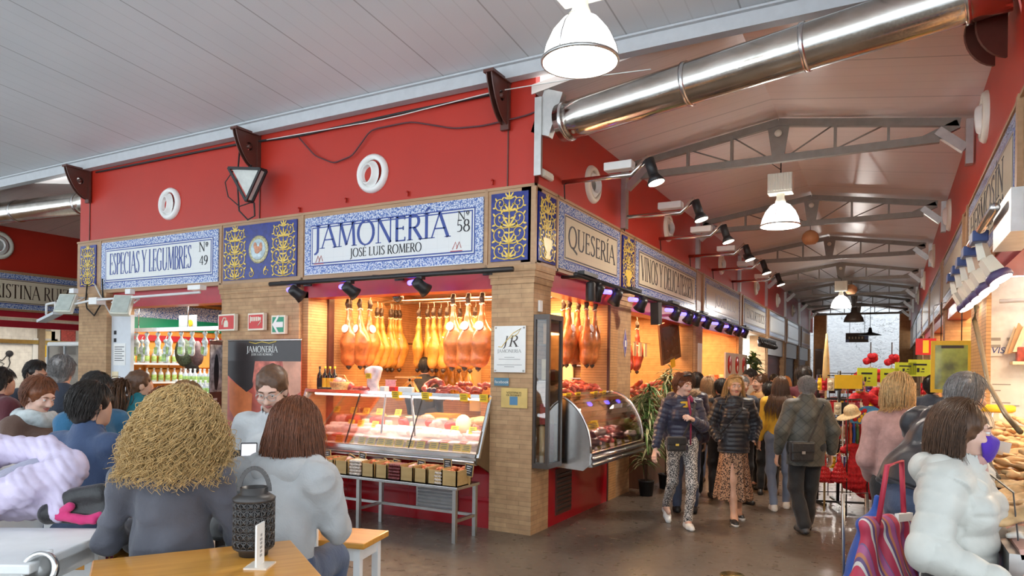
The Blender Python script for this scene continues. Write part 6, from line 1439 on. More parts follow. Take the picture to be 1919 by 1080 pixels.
# ---- safety signs on the brick pillar
def safety(label, px0, py0, px1, py1, mat, kind, yaw):
    a, c = at(px0, py0, y=-.03), at(px1, py1, y=-.03); w, h = c.x - a.x, a.z - c.z; ctr = (a + c) / 2
    root = thing('safety_sign', label, 'sign', ctr - VE((0, 0, h / 2)), yaw, 'safety signs on the brick pillar')
    b = MB(); b.box((-w / 2, -.03, 0), (w / 2, .02, h)); b.build('box', 'sign_edge', root, 0); b = MB(); b.box((-w / 2 + .022, -.034, .022), (w / 2 - .022, -.03, h - .022)); b.build('field', mat, root, 0)
    b = MB(); m = h / 2
    if kind == 'ext': b.prism([(-.05, .05), (.05, .05), (.05, h - .12), (.03, h - .085), (-.03, h - .085), (-.05, h - .12)], (0, -.034, 0), (1, 0, 0), (0, 0, 1), .003); b.tube([(0, -.036, h - .09), (0, -.036, h - .055), (-.05, -.036, h - .05), (-.085, -.036, h - .1), (-.085, -.036, .08)], .009, 5)
    elif kind == 'hose':
        for k in range(5): b.box((-.10 + .038 * k, -.037, .12), (-.075 + .038 * k, -.034, h - .05))
        b.box((-.12, -.037, .10), (-.105, -.034, h - .04)); b.tube([(.09, -.036, m + .03), (.12, -.036, m), (.06, -.036, .06)], .008, 5); b.prism([(.08, m + .02), (.12, m + .02), (.12, m + .055), (.08, m + .055)], (0, -.034, 0), (1, 0, 0), (0, 0, 1), .003)
    else: b.prism([(-w * .40, m), (-w * .02, m + .12), (.03, m + .12), (-w * .12, m + .035), (w * .38, m + .035), (w * .38, m - .035), (-w * .12, m - .035), (.03, m - .12), (-w * .02, m - .12)], (0, -.034, 0), (1, 0, 0), (0, 0, 1), .003)
    b.build('symbol', 'sign_edge' if kind != 'arrow' else 'white_ink', root, 0)
safety('red fire extinguisher sign, left on the brick pillar', 410, 590, 446, 620, 'sign_red', 'ext', -.12); safety('red fire hose sign, middle on the brick pillar', 466, 588, 500, 619, 'sign_red', 'hose', -.12)
safety('green sign with a white arrow pointing left on the brick pillar', 512, 592, 537, 626, 'sign_green', 'arrow', 0)

# ==== poultry stall across the left passage
root = thing('hen_logo', 'black line drawing of a hen on the white tile wall', 'logo', (-16.29, 2.8, 1.5)); LX = -16.28
def L3(px, py): return at(px, py, x=LX)
b = MB(); b.tube([L3(*p) for p in ((-18, 690), (-8, 672), (4, 676), (10, 670), (14, 664), (18, 661), (20, 666), (17, 672), (19, 680), (16, 688), (8, 694), (-2, 697), (-14, 694), (-18, 690))], .012, 5); b.tube([L3(*p) for p in ((-8, 682), (0, 678), (8, 682), (2, 688), (-4, 685))], .009, 5); b.tube([L3(*p) for p in ((2, 697), (4, 704), (8, 705))], .010, 5); b.tube([L3(*p) for p in ((-30, 701), (0, 699), (30, 703))], .008, 5); b.build('outline', 'ink', root)
b = MB(); b.ell(L3(18, 663), (.03, .09, .08)); b.build('comb', 'ink', root)
q = L3(23, 708); font_text(root, 'pollería', .34, 'ink', (LX - root.location.x, q.y - 1.0 - root.location.y, q.z - .03 - root.location.z), PI / 2, .3)
b = MB(); text_mesh(b, 'CASA', L3(-30, 720), SH2, (0, 0, 1), .1, .5); b.build('small_lettering', 'ink', root)
b = MB(); b.box((-16.29, -1, 2.22), (-16.2, 4.5, 2.32)); struct(b.build('trim_15', M('brass', (.55, .42, .15), rough=.25, metal=1))); b = MB(); b.box((-16.29, 3.5, .8), (-16.18, 3.64, 2.8)); struct(b.build('trim_16', M('brown_post', (.22, .16, .10)))) 
for i, (px, py, w, h, m, lb) in enumerate(((85, 667, .3, .45, 'sign_white', 'white poster with a yellow drawing on the poultry stall wall'), (105, 630, .12, .18, 'white_plastic', 'small framed picture above the poultry stall case'), (127, 632, .2, .3, 'meat_red', 'dark red poster behind the poultry stall case'), (88, 628, .2, .1, 'cheese_pale', 'cream card high on the poultry stall wall'), (127, 655, .2, .14, 'dark_wood', 'dark photo on the poultry stall wall'))):
    p = at(px, py, x=-16.25); b = MB(); b.box((-16.27, p.y - w, p.z - h), (-16.24, p.y + w, p.z + h)); o = b.build('poster', m); tag(o, lb, 'poster')
    if i == 0: b = MB(); b.ell((-16.24, p.y - .05, p.z + .12), (.01, .12, .18)); b.build('yellow_figure', 'price_yellow', o)
root = thing('glass_case', 'tall clear display case with rounded white top left of the brick pillar', 'case', (-8.9, 1.0, 0)); a, c = at(98, 648, y=.6), at(173, 648, y=.6); x0, x1 = a.x, c.x - .12
b = MB(); b.box((x0, .5, 2.04), (x1, 1.1, 2.12)); b.build('top', 'white_plastic', root, bevel=.03); b = MB(); b.box((x0, .5, 0), (x1, 1.1, .95)); b.build('base', 'white_paint', root, bevel=.02)
for x in (x0 + .02, (x0 + x1) / 2, x1 - .02): b = MB(); b.box((x - .012, .50, .95), (x + .012, .53, 2.04)); b.build('post', 'grey_paint', root)
b = MB(); b.box((x0 + .02, .51, .95), (x1 - .02, .518, 2.04)); b.build('front_glass', 'clear_glass', root); b = MB(); b.box(((x0 + x1) / 2 + .05, .9, .95), (x1 - .06, 1.0, 2.0)); b.build('inner_door', M('smoke_grey', (.30, .29, .29), rough=.2, var=.3, sc=6), root)
b = MB(); b.box((-15.6, 2.6, 0), (-14.6, 4.4, 1.05)); tag(b.build('display_counter', 'white_paint', bevel=.02), 'white counter of the poultry stall', 'counter')

# ==== fish stall, right
M('dried_fish', (.66, .42, .2), rough=.5, var=.4, sc=12); M('fish_white', (.86, .82, .74), rough=.45, var=.15, sc=10); M('fish_curtain', (.62, .34, .28), rough=.5, var=.2, sc=4)
root = thing('display_counter', 'sloped counter heaped with dried fish at the right edge', 'counter', (4.2, -1.2, 0))
b = MB(); b.box((3.86, -3.2, 0), (4.9, 1.2, .98)); b.build('base', 'deck_white', root); b = MB(); b.panel((3.74, -3.2, 1.04), (3.74, 1.2, 1.04), (4.9, 1.2, 1.30), (4.9, -3.2, 1.30), -.04); b.build('sloped_top', 'fish_curtain', root); b = MB(); b.box((3.70, -3.2, .90), (3.75, 1.2, 1.06)); b.build('front_rail', 'steel_dull', root)
b = MB(); b.panel((3.70, -3.2, .90), (3.70, 1.2, .90), (3.84, 1.2, .60), (3.84, -3.2, .60), .01); b.build('curtain', 'fish_curtain', root)
V, F = sdf_mesh([('c', (-.16, 0, 0), (.0, 0, .005), .03, .05, (0, 0, 1), .4), ('c', (0, 0, .005), (.12, 0, 0), .05, .02, (0, 0, 1), .4), ('c', (.12, 0, 0), (.165, .03, 0), .018, .014), ('c', (.12, 0, 0), (.165, -.03, 0), .018, .014), ('e', (-.08, .03, .01), (.06, .04, .016))], .009, .02); V = push(V, F, wob(V, 60, 1) * .006); f0 = None
for i in range(190):
    y = 1.1 - 4.2 * ((i * 71) % 190) / 190; x = 3.78 + .75 * ((i * 7) % 20) / 20; z = 1.04 + (x - 3.74) * .224 + .035 + .03 * (i % 4)
    if f0 is None: f0 = o = mesh_np('dried_fish', V, F, 'dried_fish')
    else:
        o = f0.copy(); COL.objects.link(o)
        if i % 4 == 0:
            if i == 4: o.data = f0.data.copy(); o.data.materials[0] = MATS['fish_white']; fw = o.data
            else: o.data = fw
    o.location = (x, y, z); o.rotation_euler = (R_(-.3, .3), R_(-.35, .0), R_(0, 6.28)); q = R_(.7, 1.05); o.scale = (q, q, q)
    tag(o, '%s dried fish in the heap on the right-hand counter' % ('pale salted' if i % 4 == 0 and i else 'golden'), 'fish', 'dried fish on the counter')
for i, (px, py) in enumerate(((1868, 842), (1880, 838))): p = at(px, py, x=3.86); b = MB(); b.box((p.x - .03, p.y - .004, p.z - .03), (p.x + .035, p.y + .004, p.z + .03), rotm('Y', .2)); tag(b.build('price_card', 'white_ink'), '%s white price card stuck in the dried fish' % ('left', 'right')[i], 'price card')
p = at(1868, 820, x=4.15); root = thing('glass_jar', 'large glass jar with yellow lid on the fish counter', 'jar', (p.x, p.y, 1.13)); b = MB(); b.lathe([(0, 0), (.13, 0), (.145, .03), (.145, .24), (.12, .28), (.12, .30)], (0, 0, 0), n=24); b.build('glass', M('jar_glass', (.80, .62, .42), rough=.12, var=.15, coat=.5), root, 0); b = MB(); b.lathe([(.13, .29), (.14, .30), (.14, .34), (.12, .35), (0, .35)], (0, 0, 0), n=24); b.build('lid', 'price_yellow', root, 0)
NW = 1.83
root = thing('notice', 'white card payment notice reading VISA on the fish stall wall', 'notice', (4.4, NW, 1.85)); a, c = at(1850, 622, y=NW), at(1878, 668, y=NW); b = MB(); b.box((a.x, NW - .01, c.z), (c.x, NW, a.z)); b.build('card', 'white_plastic', root)
font_text(root, 'VISA', .085, 'ink_blue', (a.x + .03 - 4.4, -.012, c.z + .03 - 1.85), 0, .2)
b = MB()
for k in range(4): b.box((a.x + .03 + .13 * (k % 2), NW - .0125, a.z - .09 - .07 * (k // 2)), (a.x + .11 + .13 * (k % 2), NW - .01, a.z - .06 - .07 * (k // 2)))
b.build('small_logos', 'ink_grey', root)
a, c = at(1848, 708, y=NW), at(1912, 760, y=NW); root = thing('notice', 'large white handwritten sheet on the fish stall wall', 'notice', (a.x, NW, c.z)); b = MB(); b.box((a.x, NW - .01, c.z), (c.x, NW, a.z)); b.build('sheet', 'white_plastic', root)
for k in range(5): b = MB(); b.box((a.x + .05, NW - .012, a.z - .07 - .06 * k), (c.x - .08 - .08 * (k % 3), NW - .01, a.z - .06 - .06 * k)); b.build('writing', 'ink_grey', root)
for i, (px0, py0, px1, py1) in enumerate(((1889, 612, 1900, 664), (1896, 606, 1909, 662), (1905, 612, 1916, 660))):
    a, c = at(px0, py0, y=NW - .05 - .04 * i), at(px1, py1, y=NW - .05 - .04 * i); b = MB(); b.prism([(a.x - .03, c.z), (c.x - .03, c.z), (c.x + .03, a.z - .05), (c.x, a.z), (a.x + .05, a.z)], (0, NW - .05 - .04 * i, 0), (1, 0, 0), (0, 0, 1), .02); tag(b.build('salted_cod', 'cheese_pale' if i != 1 else 'loaf'), 'flat pale salted cod hanging on the fish stall wall, %s' % ('left', 'middle', 'right')[i], 'fish', 'salted cod on the wall')
a, c = at(1892, 672, y=NW), at(1918, 684, y=NW); b = MB(); b.box((a.x, NW - .2, c.z), (c.x + .6, NW, c.z + .03)); tag(b.build('wall_shelf', 'cheese_pale'), 'small shelf below the salted cod', 'shelf')
b = MB(); b.box((a.x + .04, NW - .16, c.z + .03), (a.x + .34, NW - .04, c.z + .17)); tag(b.build('goods_box', 'ham_red', bevel=.01), 'brick-red box on the small shelf below the salted cod', 'box')
b = MB(); b.tube([(4.2, NW - .25, 2.46), (6.1, NW - .25, 2.52)], .02, 8); [b.tube([(x, NW - .25, 2.48), (x, NW - .25, 2.86)], .012, 6) for x in (4.5, 5.6)]; tag(b.build('hook_rail', 'white_paint'), 'white hook rail across the fish stall wall', 'rail')
b = MB(); b.tube([(4.25, NW - .4, 2.70), (6.0, NW - .4, 2.74)], .03, 8); tag(b.build('tube_lamp', 'tube_glow'), 'long lit tube lamp in the fish stall', 'lamp')
root = thing('light_bar', 'steel bar with cream spotlights above the fish stall', 'light bar', (3.85, .5, 2.80)); b = MB(); b.tube([(3.85, -1.25, 2.80), (3.85, 2.43, 2.80)], .03, 10); b.build('rail', 'steel', root); b = MB(); b.box((3.9, -1.5, 2.60), (4.06, -.7, 2.86)); b.build('wall_arm', 'steel_dull', root); b = MB(); b.tube([(3.85, 1.8, 2.74), (4.07, 1.8, 2.80)], .02, 8); b.build('wall_arm', 'steel_dull', root)
for i, (y, z) in enumerate(((-.35, 2.7), (.35, 2.7), (.95, 2.7), (1.5, 2.7), (2.1, 2.7))):
    root = thing('spotlight', 'cream spotlight with blue box over the fish stall, %s from the picture edge' % ORD(i), 'spotlight', (3.85, y, z), 0, 'cream spotlights over the fish stall')
    b = MB(); b.box((3.80, y - .12, 2.72), (3.90, y + .10, 2.80)); b.build('driver', M('blue_box', (.03, .06, .20), rough=.4), root, bevel=.006); b = MB(); b.tube([(3.86, y, 2.74), (3.89, y - .02, 2.60)], [.036, .048], 4, smooth=False); b.tube([(3.89, y - .02, 2.60), (3.95, y - .06, 2.49)], [.056, .068], 4, smooth=False); b.build('body', 'lamp_cream', root)
    b = MB(); d = VE((.1, -.05, -.18)).normalized(); c = VE((3.955, y - .062, 2.485)); b.lathe([(.08, 0), (.088, .02), (.088, .05), (.08, .055)], c, d, 20); b.build('bezel', M('violet_bezel', (.08, .06, .16)), root); b = MB(); b.lathe([(0, 0), (.076, 0), (.076, -.01)], c + d * .056, d, 20); b.build('lens', 'spot_glow', root)
b = MB(); P = [at(1829, 575, x=3.98), at(1826, 600, x=4.0), at(1838, 650, x=4.0), at(1852, 720, x=3.98), at(1875, 760, x=3.95), at(1885, 778, x=3.95), at(1912, 810, x=3.95)]; b.tube(P, [.022] * 3 + [.016] * 4, 8); tag(b.build('hanging_cable', M('cable_olive', (.16, .11, .05), rough=.5)), 'thick olive cable hanging from a spotlight over the orange pillar', 'cable')
# blue crates under the counter
for i, (px, py) in enumerate(((1912, 950), (1912, 985))):
    p = at(px, py, x=3.72); root = thing('plastic_crate', '%s blue plastic crate below the fish counter' % ('upper', 'lower')[i], 'crate', (3.62, -2.6, .52 - .26 * i), 0, 'blue crates under the counter'); b = MB()
    for (lo, hi) in (((-.18, -.45, 0), (.18, .45, .02)), ((-.18, -.45, 0), (-.165, .45, .24)), ((.165, -.45, 0), (.18, .45, .24)), ((-.18, -.45, 0), (.18, -.435, .24)), ((-.18, .435, 0), (.18, .45, .24))): b.box(lo, hi)
    b.build('body', M('crate_blue', (.01, .17, .42), rough=.35), root, 0); b = MB(); b.box((-.195, -.465, .22), (-.165, .465, .25)); b.box((.165, -.465, .22), (.195, .465, .25)); b.build('rim', 'crate_blue', root, 0)
# posters and fans hung on the right pillar
a, c = at(1752, 642, x=3.95), at(1811, 732, x=3.95); root = thing('printed_bag', 'yellow-edged shiny printed souvenir bag hanging on the right', 'bag', at(1780, 732, x=3.9)); p = at(1782, 688, d=8.0)
b = MB(); b.box(p + VE((-.18, -.03, -.28)), p + VE((.18, 0, .28))); b.build('sheet', M('fan_green', (.35, .42, .06), rough=.2, var=.7, sc=5, coat=.6), root); b = MB()
for (lo, hi) in (((-.2, -.04, -.26), (-.16, .01, .25)), ((.16, -.04, -.26), (.2, .01, .25)), ((-.2, -.04, .25), (.2, .01, .30)), ((-.2, -.04, -.30), (.2, .01, -.26))): b.box(p + VE(lo), p + VE(hi))
b.build('yellow_border', 'price_yellow', root); b = MB(); b.box(p + VE((-.1, -.042, .215)), p + VE((.12, -.035, .245))); b.build('writing', 'ink_brown', root); b = MB(); b.tube([p + VE((-.1, 0, .3)), p + VE((-.1, 0, .75))], .006, 5); b.tube([p + VE((.1, 0, .3)), p + VE((.1, 0, .75))], .006, 5); b.build('cord', 'cable_black', root)
p = at(1735, 650, d=11); root = thing('safety_sign', 'small red and yellow sign on a pole at the right of the aisle', 'sign', p - VE((0, 0, .2))); b = MB(); b.box(p + VE((-.14, 0, -.13)), p + VE((.14, .03, .13))); b.build('field', 'sign_red', root); b = MB(); b.box(p + VE((-.04, -.004, -.1)), p + VE((.04, 0, .1))); b.build('symbol', 'price_yellow', root); b = MB(); b.tube([p + VE((.1, .03, .1)), (p.x + .1, p.y + .03, 2.84), (4.1, p.y + .03, 2.9)], .012, 6); b.build('pole', 'grey_paint', root)
# far end: wall sign
p = at(1606, 633, y=34.4); root = thing('wall_sign', 'brown direction sign hung before the white end wall', 'sign', (p.x, 28, 2.7)); p = at(1606, 633, y=28.2)
b = MB(); b.box(p + VE((-.46, 0, -.21)), p + VE((.46, .04, .21))); b.build('board', M('sign_brown', (.16, .12, .09)), root)
b = MB()
for k in range(6): b.box(p + VE((-.34 + .13 * k, -.01, -.06)), p + VE((-.28 + .13 * k, 0, .04)))
b.build('writing', 'cheese_pale', root); b = MB(); b.box(p + VE((.3, -.012, -.07)), p + VE((.44, -.001, .08))); b.box(p + VE((-.45, -.012, -.2)), p + VE((-.32, -.001, -.08))); b.build('symbol', 'ink_blue', root); b = MB(); b.tube([p + VE((-.3, .02, .21)), (p.x - .3, p.y + .02, 4.38)], .01, 5); b.tube([p + VE((.3, .02, .21)), (p.x + .3, p.y + .02, 4.38)], .01, 5); b.build('cord', 'cable_black', root)
# ==== people
def fab(name, col, rough=.8, var=.12, sc=6, bump=.15, bsc=300, sheen=.2): return M(name, col, rough, 0, var, sc, bump, bsc, 0, sheen, fold=0 if bsc != 300 else (.24 if bump else .12))
M('skin', (.62, .36, .25), rough=.45, var=.06, sc=20, sss=.15); M('skin_tan', (.48, .26, .17), rough=.45, var=.06, sc=20, sss=.15); M('skin_pale', (.70, .43, .33), rough=.45, var=.06, sc=20, sss=.15)
M('eye_white', (.75, .73, .70), rough=.2, var=0); M('iris', (.05, .035, .025), rough=.2, var=0); M('lip', (.45, .14, .12), rough=.4, var=.05); M('sneaker', (.80, .78, .74), rough=.5); M('sole', (.78, .77, .74), rough=.6); M('shoe_black', (.02, .02, .022), rough=.45)
def hairm(n, c, r=.42): return M(n, c, r, 0, .28, 60)
hairm('hair_brown', (.10, .045, .02)); hairm('hair_dark', (.022, .016, .013)); hairm('hair_auburn', (.19, .06, .022)); hairm('hair_blond', (.52, .30, .11)); hairm('hair_curly', (.60, .40, .17)); hairm('hair_grey', (.26, .24, .23)); hairm('hair_ginger', (.50, .20, .05)); hairm('hair_light', (.36, .20, .09)); hairm('hair_sand', (.62, .38, .16))
def rzc(deg): return .4984 + math.radians(deg)
A3 = lambda *v: np.array(v, float)
BASE = dict(pel=(0, 0, .94), wai=(0, 0, 1.08), che=(0, .005, 1.27), nek=(0, .012, 1.44), hed=(0, -.015, 1.585), shR=(-.165, .01, 1.39), elR=(-.215, .03, 1.12), wrR=(-.225, -.04, .88), shL=(.165, .01, 1.39), elL=(.215, .03, 1.12), wrL=(.225, -.04, .88),
            hiR=(-.09, 0, .92), knR=(-.10, -.02, .50), anR=(-.10, .02, .08), hiL=(.09, 0, .92), knL=(.10, -.02, .50), anL=(.10, .02, .08))
SIT = dict(pel=(0, 0, .84), wai=(0, -.01, .98), che=(0, -.03, 1.17), nek=(0, -.03, 1.34), hed=(0, -.06, 1.485), shR=(-.165, -.02, 1.29), elR=(-.22, -.08, 1.04), wrR=(-.15, -.30, 1.05), shL=(.165, -.02, 1.29), elL=(.22, -.08, 1.04), wrL=(.15, -.30, 1.05),
           hiR=(-.09, 0, .84), knR=(-.13, -.42, .82), anR=(-.13, -.34, .40), hiL=(.09, 0, .84), knL=(.13, -.42, .82), anL=(.13, -.34, .40))
def hand_parts(wr, d, n, curl, sgn):
    """palm, four unequal bent fingers and a thumb from the side of the palm; d along the hand, n out of the palm"""
    d = d / np.linalg.norm(d); n = n - d * (n @ d); n /= np.linalg.norm(n); s_ = np.cross(d, n) * sgn; P = []
    for i in range(4): P.append(('c', wr + s_ * (.012 - .008 * i), wr + d * .085 + s_ * (.030 - .0195 * i), .013, .0105))
    for i, L in enumerate((.070, .078, .072, .056)):
        p = wr + d * .085 + s_ * (.030 - .0195 * i); a = curl * (.35 + .06 * i)
        for k, f in enumerate((.45, .32, .23)):
            v = d * cos(a) + n * sin(a) + s_ * (.10 - .07 * i) * (1 - curl); v /= np.linalg.norm(v); q = p + v * L * f; P.append(('c', p, q, .0088 - .0008 * k, .0083 - .001 * k)); p = q; a += curl * .75
    p = wr + d * .02 + s_ * .022; q = p + (d * .55 + s_ * .75 + n * .25) * .045; r = q + (d * .85 + s_ * .25 + n * (.2 + .4 * curl)) * .035
    P += [('c', p, q, .014, .011), ('c', q, r, .010, .0075)]
    return P
def strands(n, c, rad, length, cols, seed=1, curl=(0, 0), r=.003, S=16, up=0.0, face=.12, grav=.35, spread=.0, part=0.0, n3=3, yaw=0.0, lowest=-.55, zc=.86):
    """hair grown from the scalp: runs along the skull away from the parting, then falls over whatever it meets"""
    g = np.random.default_rng(seed); D = g.normal(size=(n * 6, 3)); D /= np.linalg.norm(D, axis=1, keepdims=True)
    D = D[(D[:, 2] > lowest) & ~((D[:, 1] < -face) & (D[:, 2] < zc))][:n]; n = len(D)
    Ry = np.array([[cos(yaw), -sin(yaw), 0], [sin(yaw), cos(yaw), 0], [0, 0, 1]]); D = D @ Ry.T
    c = np.asarray(c, float); rad = np.asarray(rad, float); lay = 1 + g.uniform(0, .16, n)[:, None]
    p = c + D * rad * lay; top = c + (np.array([part, -.055, 0]) @ Ry.T) + A3(0, 0, rad[2] * (1.02 + up)); d = p - top; d -= D * (d * D).sum(1, keepdims=True); d /= np.linalg.norm(d, axis=1, keepdims=True) + 1e-6
    d = d + D * up; L = length * g.uniform(.72, 1.08, n)[:, None]; out = [p]; cl = [(c, rad * 1.04)] + cols
    for k in range(S - 1):
        d = d * (1 - grav) + A3(0, 0, -1) * grav + np.array([1, 1, 0]) * D * spread + g.normal(size=(n, 3)) * .04; d /= np.linalg.norm(d, axis=1, keepdims=True); q = p + d * L / (S - 1)
        for (cc, rr) in cl:
            u = (q - cc) / (rr * lay ** .5); m = np.linalg.norm(u, axis=1, keepdims=True); q = np.where(m < 1, cc + rr * lay ** .5 * u / np.maximum(m, 1e-6), q)
        d = (q - p) / (np.linalg.norm(q - p, axis=1, keepdims=True) + 1e-9); p = q; out.append(p)
    P = np.stack(out, 1)
    if curl[0]:
        m = 4; t = np.linspace(0, S - 1, S * m); i0 = np.clip(t.astype(int), 0, S - 2); f = (t - i0)[None, :, None]; P = P[:, i0] * (1 - f) + P[:, i0 + 1] * f
        T = np.gradient(P, axis=1); T /= np.linalg.norm(T, axis=2, keepdims=True) + 1e-9; A = np.cross(T, A3(.3, .5, .8)); A /= np.linalg.norm(A, axis=2, keepdims=True); B = np.cross(T, A)
        ph = (t / (S - 1))[None, :] * 2 * PI * curl[1] * g.uniform(.7, 1.3, n)[:, None] * (L / length) + g.uniform(0, 6.3, n)[:, None]; am = curl[0] * np.minimum(1, t / 6)[None, :] * g.uniform(.5, 1.3, n)[:, None]
        P = P + (A * np.cos(ph)[..., None] + B * np.sin(ph)[..., None]) * am[..., None]
    tt = np.linspace(0, 1, P.shape[1]); return tubes_np(P, r * (1 - .55 * tt)[None] * g.uniform(.7, 1.3, n)[:, None], n3)
def person(label, loc, rz, h=1.70, J=None, sit=False, skin='skin', top=None, bot=None, hair=None, shoe='shoe_black', sole=None, yaw=0, tilt=0, res=.012, hres=.009, hands=(.5, .5), fem=False, face=True, group=None, legs=True, bulk=1.0, palms=None, glasses=False):
    root = thing('person', label, 'person', (*loc, 0) if len(loc) == 2 else loc, rz, group); s_ = h / 1.70
    Q = dict(SIT if sit else BASE); Q.update(J or {}); Q = {k: A3(*v) * (s_ if True else 1) for k, v in Q.items()}
    Rh = np.array(rotz(yaw) @ rotm('X', tilt)); H = Q['hed']; hp = lambda x, y, z: H + Rh @ A3(x, y, z) * s_
    nflat = A3(0, 1, 0); Y = Q['che'] - Q['pel']; Y /= np.linalg.norm(Y); nflat = nflat - Y * (nflat @ Y)
    # --- body: one skin
    head = [('e', hp(0, .018, .032), A3(.072, .092, .086) * s_, Rh), ('e', hp(0, -.028, -.02), A3(.059, .066, .088) * s_, Rh), ('e', hp(0, -.045, -.078), A3(.038, .040, .034) * s_, Rh), ('c', hp(0, .02, -.06), Q['nek'] - A3(0, 0, .06), .056 * s_, .062 * s_)]
    if face: head += [('c', hp(0, -.088, .014), hp(0, -.111, -.026), .008 * s_, .0135 * s_), ('e', hp(.010, -.098, -.030), A3(.010, .009, .008)), ('e', hp(-.010, -.098, -.030), A3(.010, .009, .008)), ('e', hp(0, -.076, .032), A3(.05, .018, .012) * s_, Rh), ('e', hp(.036, -.066, -.028), A3(.026, .024, .022) * s_, Rh), ('e', hp(-.036, -.066, -.028), A3(.026, .024, .022) * s_, Rh), ('-e', hp(.030, -.096, .010), A3(.015, .010, .009) * s_, Rh), ('-e', hp(-.030, -.096, .010), A3(.015, .010, .009) * s_, Rh)]
    for sx in (1, -1): head.append(('e', hp(.072 * sx, .012, -.008), A3(.011, .020, .031) * s_, Rh))
    parts = [sdf_mesh(head, hres, .014)]
    bd = [('c', Q['pel'], Q['che'], .10 * s_, .105 * s_, nflat, .72), ('c', Q['shR'] * .9 + Q['che'] * .1, Q['shL'] * .9 + Q['che'] * .1, .045 * s_, .045 * s_), ('c', Q['che'], Q['nek'], .085 * s_, .05 * s_), ('c', Q['hiR'], Q['hiL'], .07 * s_, .07 * s_)]
    for q in 'RL':
        bd += [('c', Q['sh' + q], Q['el' + q], .034 * s_, .027 * s_), ('c', Q['el' + q], Q['wr' + q], .028 * s_, .025 * s_)]
        lk = 1.0 if (not bot or bot.get('kind') == 'skirt') else .6
        if legs: bd += [('c', Q['hi' + q], Q['kn' + q], .075 * s_ * lk, .052 * s_ * lk), ('c', Q['kn' + q], Q['kn' + q] * .55 + Q['an' + q] * .45 + A3(0, .015, 0), .05 * s_ * lk, .053 * s_ * lk), ('c', Q['kn' + q] * .55 + Q['an' + q] * .45 + A3(0, .015, 0), Q['an' + q], .05 * s_ * lk, .036 * s_ * (lk * .4 + .6)), ('c', Q['an' + q], Q['an' + q] + A3(0, -.10, -.04), .034, .028)]
    parts.append(sdf_mesh(bd, max(res, .013), .04))
    for q, cv, sg in (('R', hands[0], 1), ('L', hands[1], -1)):
        if cv is None: continue
        d = Q['wr' + q] - Q['el' + q]; pn = A3(-sg * -1, 0, 0) if palms is None or palms['RL'.index(q)] is None else A3(*palms['RL'.index(q)])
        d = d / np.linalg.norm(d); P = [('c', Q['wr' + q] - d * .05, Q['wr' + q] + d * .015, .026, .022, pn, .75)] + hand_parts(Q['wr' + q], d, pn, cv, sg); parts.append(sdf_mesh(P, .0045 if hres < .008 else .0065, .010 if hres < .008 else .006))
    off = 0; VV = []; FF = []
    for V, F in parts: VV.append(V); FF.append(F + off); off += len(V)
    body = mesh_np('body', np.concatenate(VV), np.concatenate(FF), skin, root)
    if face:
        for sx in (1, -1):
            b = MB(); b.ell(hp(.030 * sx, -.0835, .010), .0105 * s_, nu=10, nv=8); e = b.build('eye', 'eye_white', body, 0); b = MB(); b.ell(hp(.030 * sx, -.0895, .0085), .0056 * s_, nu=8, nv=6); b.build('iris', 'iris', e, 0); b = MB(); b.ell(hp(.030 * sx, -.082, .0185), A3(.0155, .0145, .0075) * s_, Matrix(Rh.tolist()), 10, 8); b.ell(hp(.030 * sx, -.0815, -.0005), A3(.015, .013, .0055) * s_, Matrix(Rh.tolist()), 10, 8); b.build('eyelid', skin, body, 0)
            b = MB(); b.tube([hp(.014 * sx, -.0965, .028), hp(.030 * sx, -.097, .034), hp(.048 * sx, -.083, .029)], [.0025, .0035, .002], 5); b.build('eyebrow', hair[1] if hair else 'hair_dark', body, 0)
        b = MB(); b.tube([hp(-.022, -.0855, -.056), hp(-.008, -.0985, -.0525), hp(.008, -.0985, -.0525), hp(.022, -.0855, -.056)], [.002, .0055, .0055, .002], 6); b.tube([hp(-.020, -.085, -.058), hp(0, -.0975, -.0625), hp(.020, -.085, -.058)], [.002, .0062, .002], 6); b.build('lips', 'lip', body, 0)
    if glasses:
        b = MB()
        for sx in (1, -1): b.tube([hp(.031 * sx + .024 * cos(a), -.108, .006 + .020 * sin(a)) for a in [2 * PI * k / 16 for k in range(16)]], .0018, 5, closed=True); b.tube([hp(.055 * sx, -.105, .012), hp(.076 * sx, .01, .012)], .0018, 5)
        b.tube([hp(-.008, -.112, .01), hp(.008, -.112, .01)], .0018, 5); b.build('glasses', 'steel_dull', root, 0)
    nm = {}
    # --- upper garment
    if top:
        t = top.get('t', .02) * 1.0; B = bulk; hem = Q['pel'] + Y * top.get('hem', -.06) * s_; w = top.get('w', .125) * s_ * B + t
        P = [('c', hem - Y * .12, Q['wai'], w * 1.03, w * .97, nflat, .74), ('c', Q['wai'], Q['che'], w * .97, .128 * s_ * B + t, nflat, .74), ('c', Q['shR'] * .88 + Q['che'] * .12, Q['shL'] * .88 + Q['che'] * .12, .055 * s_ + t, .055 * s_ + t), ('c', Q['che'] + A3(0, .02, .02), Q['nek'] - A3(0, 0, .03), .10 * s_ + t, .07 * s_ + t)]
        if fem: P += [('e', Q['che'] + A3(sx * .07, -.085, -.01), A3(.065, .055, .07) * s_ + t * .6) for sx in (1, -1)]
        if top.get('collar'): P.append(('c', Q['nek'] - A3(0, 0, .05), Q['nek'] + A3(0, 0, top['collar']), .072 * s_ + t * .5, .066 * s_ + t * .4))
